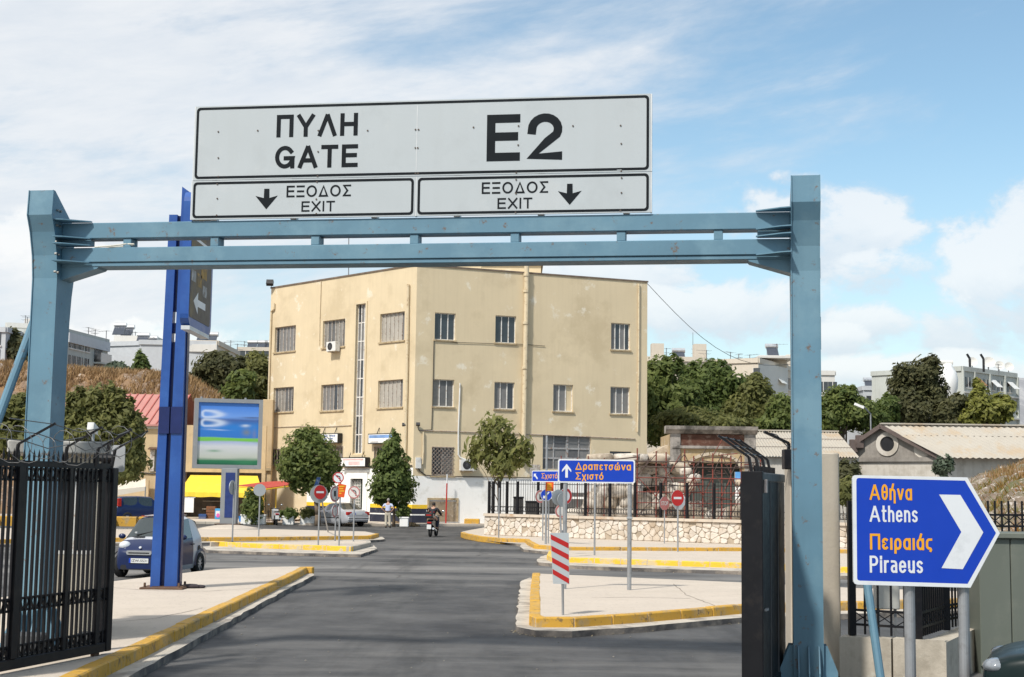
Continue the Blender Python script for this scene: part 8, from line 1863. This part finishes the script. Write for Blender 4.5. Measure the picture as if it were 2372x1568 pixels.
b0 = Block('apartment_block', 'plain white block with a roof hut at the far left', pt(8, 150), pt(150, 152), 12, pz_, Zt(40, 757, 150), M_apw, gph); mb = MB().box(P(57, 740, 152).x, P(84, 740, 152).x, 152, 155, b0.z1, Zt(70, 738, 152)); part(b0.root, 'roof_hut', mb, M_apw); b00 = Block('apartment_block', 'grey block cut by the left picture edge', pt(-60, 138), pt(7, 138), 10, pz_, Zt(0, 768, 138), M_apb, gph)
for z in (Zt(0, 800, 138), Zt(0, 840, 138)): b00.win(b00.f, b00.f.len - .9, z, .9, 1.3)
for u in (.3, .6): b0.win(b0.f, b0.f.len * u, Zt(0, 815, 150), 1.2, 1.2)
b2 = Block('apartment_block', 'stepped white block with solar water heaters on its roofs', pt(245, 160), pt(325, 160), 12, pz_, Zt(285, 800, 160), M_apw, gph); b2b = Block('apartment_block', 'grey-walled block right of the stepped white one', pt(322, 158), pt(378, 162), 12, pz_, Zt(350, 803, 160), M_apb, gph)
mb = MB().box(X(250, 163), X(305, 163), 163, 168, b2.z1, Zt(280, 777, 163)); part(b2.root, 'penthouse', mb, M_apw); mb = MB().box(X(247, 161), X(308, 161), 160.4, 168.5, Zt(280, 784, 163) + .8, Zt(280, 784, 163) + 1.0); mb = MB().box(X(300, 166), X(348, 166), 166, 172, b2.z1, Zt(330, 778, 166)); part(b2.root, 'stair_tower', mb, M_apg)
for u in (.15, .4, .65): b2.win(b2.f, b2.f.len * u, Zt(280, 842, 160), 1.5, .9)
mb = MB(); b2.f.box(mb, b2.f.len * .06, b2.f.len * .5, Zt(280, 797, 160), Zt(280, 787, 160), .1, .12); 
for i in range(3): b2b.win(b2b.f, b2b.f.len * (.2 + .3 * i), Zt(350, 845, 160), 1.0, 1.1)
b3 = Block('apartment_block', 'white two-storey block partly behind the blue pylon', pt(425, 150), pt(500, 150), 12, 8., Zt(460, 798, 150), M_apc, gph); b3b = Block('apartment_block', 'long grey side wall behind the grey-green trees', pt(498, 150), pt(556, 170), 8, 8., Zt(500, 800, 150), M_apb, gph); b4 = Block('apartment_block', 'far cream block just left of the corner building', pt(548, 185), pt(640, 185), 10, 8., Zt(590, 812, 185), M_apc, gph)
mb = MB(); b3.f.box(mb, 0, b3.f.len, Zt(460, 815, 150), Zt(460, 798, 150), 0, .3); part(b3.root, 'fascia', mb, M_apw); 
for u in (.25, .7): b3.win(b3.f, b3.f.len * u, Zt(460, 835, 150), 1.3, 1.3)
for u in (.2, .5, .8): b4.win(b4.f, b4.f.len * u, Zt(590, 826, 185), 1.6, .8)
# red-tiled huts on the bank top
for i, (x0, x1, y) in enumerate(((2, 55, 855), (152, 180, 866), (186, 212, 868))):
    Yk = 134; a, b = X(x0, Yk), X(x1, Yk); zt_ = Zt((x0 + x1) / 2, y, Yk); t_ = thing('hut', ('white hut with a red roof at the far left of the bank', 'small red-roofed hut beside the left gantry post', 'second small red-roofed hut, right of the first')[i], 'hut', ((a + b) / 2, Yk, zt_ - 2), 0, 'red-roofed huts on the bank')
    part(t_, 'wall', MB().box(a, b, Yk, Yk + 3, zt_ - 4, zt_ - .1), M_apw); part(t_, 'roof', MB().prism([(a - .2, 0), ((a + b) / 2, .55), (b + .2, 0)], (0, Yk - .3, zt_ - .1), (1, 0, 0), (0, 0, 1), (0, 3.6, 0)), mat('red hut tiles', (.36, .10, .06), .8, var=.15))
# right side
b5 = Block('apartment_block', 'cream apartment tower with white balconies and a roof canopy behind the trees', pt(1757, 150), pt(1846, 162), 12, 0, Zt(1757, 839, 150), M_apc)
b5l = Fac(Vector((*pt(1684, 152), 0)), Vector((*pt(1757, 150), 0))); mb = MB(); b5l.box(mb, 0, b5l.len, 0, b5.z1, -8, 0); part(b5.root, 'side_wing', mb, M_apw)
for j in range(4):
    z = b5.z1 - 2.2 - 2.9 * j
    for i, u in enumerate((.20, .46, .76)): b5.win(b5.f, b5.f.len * u + (.3 if j % 2 else 0), z, 1.3 if j else 1.8, 1.3, None, M_aw2 if (i, j) == (1, 0) else None)
    for u in (.55, .84): b5.win(b5l, b5l.len * u, z, 1.5, 1.6)
    if j < 3: b5.balcony(b5l, b5l.len * .4, b5l.len * .99, z - .9, 1.1)
    mb = MB(); b5.f.box(mb, 0, b5.f.len, z - 1.0, z - .8, 0, .1); part(b5.root, 'floor_band', mb, M_apw)
a, b = X(1756, 155), X(1833, 160); zp = Zt(1790, 829, 157); part(b5.root, 'roof_canopy', MB().cbox(a, b - .6, 154, 161, zp - .3, zp, .03), M_apw); part(b5.root, 'roof_house', MB().box(a + 1.8, b - 1.2, 156, 161, b5.z1, zp - .302), M_apc); part(b5.root, 'roof_chimney', MB().cbox(X(1822, 160), X(1833, 160), 159.6, 160.4, b5.z1, Zt(1827, 822, 160), .04), M_apc)
b6 = Block('apartment_block', 'pale grey block with rows of brown and white sun blinds at the right', pt(2229, 150), pt(2355, 158), 11, 0, Zt(2240, 858, 150), M_apg)
for j in range(5):
    z = b6.z1 - 1.75 - 2.35 * j; mb = MB(); b6.f.box(mb, 0, b6.f.len, z - .62, z - .45, 0, .3); part(b6.root, 'floor_band', mb, M_apw)
    for i, u in enumerate((.10, .25, .42, .54, .68, .86)):
        bl = {(1, 0): M_aw1, (3, 0): M_aw2, (5, 0): M_aw2, (1, 1): M_aw1, (3, 1): M_aw1}.get((i, j)); b6.win(b6.f, b6.f.len * u, z, 1.05, 1.1, None, bl)
for u in (0., .205, .48, .76, 1.): mb = MB(); b6.f.box(mb, b6.f.len * u - .1, b6.f.len * u + .1, 0, b6.z1, 0, .25); part(b6.root, 'pier', mb, M_apg)
b7 = Block('apartment_block', 'low pale block with water tanks right of the right gantry post', pt(2000, 165), pt(2062, 165), 8, 0, Zt(2030, 903, 165), M_apb); b8 = Block('apartment_block', 'narrow pale block peeping out behind the right gantry post', pt(1880, 160), pt(1934, 160), 8, 0, Zt(1930, 868, 160), M_apw); b9 = Block('apartment_block', 'cream block showing only its roof above the trees beside the corner building', pt(1500, 150), pt(1632, 150), 9, 0, Zt(1560, 836, 150), M_apc)
for u in (.3, .7): b7.win(b7.f, b7.f.len * u, b7.z1 - 1.9, 1.2, 1.2); b8.win(b8.f, b8.f.len * (u + .2), b8.z1 - 2.0, 1., 1.2); b9.win(b9.f, b9.f.len * u, b9.z1 - 1.7, 1.5, 1.1)
for u in (.08, .83): mb = MB(); b9.f.box(mb, b9.f.len * u, b9.f.len * u + 1.3, b9.z1, b9.z1 + 1.9, -2, -.5); part(b9.root, 'roof_chimney', mb, M_apc)
# made-up rounded shape standing in for a blown-out white patch
p = P(2196, 930, 140); t_ = thing('white_patch_standin', 'rounded tower shape standing in for a blown-out white patch beside the tall dark tree', 'tower', (p.x, 140, 0)); zz = lambda y: Zt(2196, y, 140)
part(t_, 'shell', MB().lathe([(.4, zz(940)), (.55, zz(925)), (.95, zz(900)), (1.0, zz(880)), (.85, zz(862)), (.5, zz(848)), (.48, zz(843))], (p.x, 140, 0), 18), mat('blown-out white', (.80, .80, .79), .6, var=.02), smooth=True); part(t_, 'stem', MB().tube((p.x, 140, 0), (p.x, 140, zz(939)), .45, 12), M_apw); part(t_, 'top_drum', MB().tube((p.x - .75, 140, zz(840)), (p.x + .5, 140, zz(840)), .24, 12), M_apw)

# ------------------------------------------------------------------ roof furniture: water heaters, aerials, dishes
M_tank = mat('water tank metal', (.62, .62, .62), .3, .6, var=.08); M_panel = mat('solar panel', (.06, .07, .09), .2, var=.15)
heater = thing('solar_water_heater', 'x', 'water heater', (0, 0, 0), 0, 'solar water heaters on the roofs'); part(heater, 'tank', MB().tube((-.7, .3, 1.35), (.7, .3, 1.35), .27, 12), M_tank, False); part(heater, 'collector', MB().obox((0, -.35, .62), (.62, 0, 0), (0, .5, .5), (0, -.03, .03)), M_panel, False)
for sx_ in (-.5, .5): part(heater, 'leg', MB().bar((sx_, .35, 0), (sx_, .3, 1.2), .05), M_galv, False)
hspots = [(263, 775, 164, b2, 'on the penthouse of the stepped white block, left'), (282, 772, 166, b2, 'on the penthouse of the stepped white block, right'), (318, 800, 161, b2, 'at the lower right roof edge of the stepped white block'), (337, 804, 163, b2b, 'on the grey-walled block'), (459, 797, 152, b3, 'on the left of the block by the blue pylon'), (478, 798, 152, b3, 'on the right of the block by the blue pylon'), (575, 811, 187, b4, 'on the far cream block, left'), (598, 811, 187, b4, 'on the far cream block, middle'), (616, 811, 187, b4, 'on the far cream block, right'),
          (1572, 834, 152, b9, 'above the tree by the corner building'), (1790, 828, 157, b5, 'on the roof canopy of the cream tower'), (2018, 901, 167, b7, 'on the low pale block, left'), (2045, 901, 167, b7, 'on the low pale block, right')]
for i, (px, py_, Y, blk, where) in enumerate(hspots):
    z = zp if blk is b5 else (Zt(280, 777, 163) if i < 2 else blk.z1); lb = 'white solar water heater ' + where
    if i == 0: heater.location = (X(px, Y), Y, z); heater['label'] = lb
    else: dup(heater, (X(px, Y), Y, z), 0, lb)
M_ant = mat('aerial metal', (.20, .20, .21), .5, .5)
def aerial_proto(h, nb_, seed):
    t_ = thing('tv_aerial', 'x', 'aerial', (0, 0, 0), 0, 'television aerials on the roofs'); part(t_, 'mast', MB().tube((0, 0, 0), (0, 0, h), .035, 5), M_ant, False); q = random.Random(seed)
    for k_ in range(nb_): z = h - .12 - k_ * .75; L2_ = 1.0 - .25 * k_; b_ = part(t_, 'boom', MB().bar((-L2_ * .4, 0, z), (L2_, .1, z), .035), M_ant, False); mb = MB(); [mb.bar((-L2_ * .35 + L2_ * 1.3 * j / 4, -.35 + .03 * j, z), (-L2_ * .35 + L2_ * 1.3 * j / 4, .4 - .03 * j, z), .02) for j in range(5)]; part(b_, 'element', mb, M_ant, False, kind='stuff')
    return t_
aspots = [(41, 730, 152, b0, 'left of the hut on the plain white block'), (46, 748, 151, b0, 'short, on the plain white block'), (190, 765, 147, b1, 'middle of the grey-green block'), (206, 766, 149, b1, 'right of the grey-green block'), (232, 774, 150, b1, 'right end of the grey-green block'), (276, 762, 166, b2, 'tallest on the stepped white block'), (300, 768, 166, b2, 'right of the penthouse of the stepped white block'), (350, 782, 164, b2b, 'left on the grey-walled block'), (372, 788, 164, b2b, 'right on the grey-walled block'),
          (510, 792, 158, b3b, 'first on the long grey side wall'), (524, 788, 162, b3b, 'second on the long grey side wall'), (540, 796, 168, b3b, 'third on the long grey side wall'), (556, 790, 187, b4, 'left on the far cream block'), (607, 800, 187, b4, 'right on the far cream block'), (1543, 806, 152, b9, 'left on the roof beside the corner building'), (1637, 815, 150, b9, 'right on the roof beside the corner building'),
          (1693, 815, 156, b5, 'left on the white wing of the cream tower'), (1712, 820, 155, b5, 'middle of the white wing of the cream tower'), (1738, 822, 154, b5, 'right on the white wing of the cream tower'), (1801, 796, 157, b5, 'tall, above the roof canopy of the cream tower'), (2010, 880, 168, b7, 'left on the low pale block'), (2318, 850, 155, b6, 'right on the sun-blind block')]
protos = [aerial_proto(2.6, 2, 1), aerial_proto(2.6, 1, 2), aerial_proto(2.6, 2, 3)]; used = [0, 0, 0]
for i, (px, py_, Y, blk, where) in enumerate(aspots):
    k_ = i % 3; z = blk.z1 + (0 if 'canopy' not in where else 1.2); h = max(1.2, Zt(px, py_, Y) - z); s = h / 2.6; o = protos[k_]
    if used[k_]: o = dup(protos[k_], (0, 0, 0))
    used[k_] = 1; o.location = (X(px, Y), Y, z); o.rotation_euler = (0, 0, R(37 * i)); o.scale = (1.2, 1.2, s); o['label'] = 'thin television aerial, ' + where
mst = P(1605, 770, 170); t_ = thing('radio_mast', 'tall thin lattice radio mast standing above the trees', 'mast', (mst.x, 170, b9.z1 - 3)); part(t_, 'shaft', MB().tube((mst.x, 170, b9.z1 - 3), (mst.x, 170, mst.z), .07, 6, .03), M_ant)
mb = MB(); [mb.bar((mst.x - .2, 170, b9.z1 + k_ * .55), (mst.x + .2, 170, b9.z1 + k_ * .55), .03) for k_ in range(7)]; part(t_, 'rungs', mb, M_ant, kind='stuff')
dish = thing('satellite_dish', 'x', 'dish', (0, 0, 0), 0, 'satellite dishes on the sun-blind block'); part(dish, 'reflector', MB().lathe([(.0, 0), (.3, .05), (.5, .16), (.52, .17), (.3, .07), (.01, .02)], (0, 0, 0), 16), M_apw, False); dish.children[0].rotation_euler = (R(70), 0, 0); dish.children[0].location = (0, 0, .9); part(dish, 'mast', MB().tube((0, .1, 0), (0, .05, .9), .05, 6), M_ant, False)
for i, (px, w) in enumerate(((2262, 'small, at the left of the sun-blind block roof'), (2300, 'largest, middle of the sun-blind block roof'), (2325, 'second from the right on the sun-blind block roof'), (2347, 'at the right end of the sun-blind block roof'))):
    Y = 150.6 + (px - 2229) / 126 * 8; lb = 'white satellite dish ' + w
    o = dish if i == 0 else dup(dish, (0, 0, 0)); o.location = (X(px, Y), Y + .6, b6.z1 + .3); o['label'] = lb; o.scale = (1.0, 1.0, 1.0) if i != 1 else (1.35, 1.35, 1.2)
for i, px in enumerate((2252, 2284)):
    Y = 151.5; t_ = thing('flue', ('black flue pipe at the left of the sun-blind block roof', 'second black flue pipe, right of the first on that roof')[i], 'flue', (X(px, Y), Y, b6.z1), 0, 'flue pipes'); part(t_, 'pipe', MB().path([(X(px, Y), Y, b6.z1), (X(px, Y), Y, b6.z1 + 1.4), (X(px, Y) - .3, Y, b6.z1 + 1.9)], .13, 8), M_black)
# thin cables
def cable(label, pts, r): single('overhead_cable', MB().path(pts, r, 5), M_cable, label, 'cable', tuple(pts[0]), 'overhead cables')
a, b = FR.pt(FR.len - .1, BH), P(1846, 842, 120); pts = [Vector(a).lerp(b, i / 12) - Vector((0, 0, 2.2 * math.sin(math.pi * i / 12))) for i in range(13)]; cable('thin cable sagging from the corner building roof to the right gantry post', pts, .02)
p = P(808, 540, 100.5); q = P(808, 637, 100.5); t_ = thing('roof_rod', 'thin rod rising from the left part of the building roof', 'rod', (q.x, 100.5, BH - .3)); part(t_, 'rod', MB().tube((q.x, 100.5, BH - .3), (p.x, 100.5, p.z), .035, 6), M_ant)
# bits lying about
rb_ = random.Random(9); mb = MB()
for i in range(110):
    x, y = (rb_.uniform(-4.6, 4.), rb_.uniform(15.5, 36)) if i < 90 else (rb_.uniform(-9, 9), rb_.uniform(22, 44)); s = rb_.uniform(.006, .02)
    mb.ball((x, y, s * .4), s, s * rb_.uniform(.6, 1.2), s * .6, 5, 4)
o = bpy.data.objects.new('grit', mb.mesh('grit', mat('pale grit', (.24, .22, .19), .9, var=.4, scale=3))); col.objects.link(o); o['kind'] = 'stuff'
for i, (px, py_, s) in enumerate(((930, 1217, .8), (948, 1219, .6), (690, 1212, .6))):
    g = G(px, py_, .0); me = crown_mesh('litter', [((0, 0, .08), (s, .5, .12))], 420, .12, 80 + i); me.materials.append(leafmat('dry litter', (.16, .10, .05), (.34, .24, .13), .1)); o = bpy.data.objects.new('dry_litter', me); col.objects.link(o); o.location = (g.x, g.y, .0); o['kind'] = 'stuff'

# dirt and dry bits gathered along the foot of the kerbs
rg_ = random.Random(31); mb = MB()
for line, n in (([(1196, 1462), (1240, 1473), (1325, 1474), (1500, 1461), (1718, 1441), (1990, 1432)], 700), ([(250, 1597), (357, 1540), (480, 1470), (595, 1406), (728, 1336)], 420), ([(1246, 1309), (1391, 1320), (1718, 1330)], 260), ([(595, 1285), (836, 1291)], 120)):
    q = [G(x, y, .004) for x, y in line]
    for i in range(n):
        k_ = rg_.randrange(len(q) - 1); p = q[k_].lerp(q[k_ + 1], rg_.random()) + Vector((rg_.gauss(0, .05), -abs(rg_.gauss(0, .09)) + .05, rg_.uniform(0, .012))); a_ = rg_.uniform(0, 6.3); s = rg_.uniform(.008, .028); u_ = Vector((math.cos(a_), math.sin(a_), rg_.uniform(0, .6))) * s; v_ = Vector((-math.sin(a_), math.cos(a_), .1)) * s * .5
        mb.add([p - u_, p + v_, p + u_, p - v_], [(0, 1, 2, 3)])
o = bpy.data.objects.new('gutter_litter', mb.mesh('gutter_litter', leafmat('dry gutter bits', (.20, .15, .09), (.42, .35, .22), .1))); col.objects.link(o); o['kind'] = 'stuff'
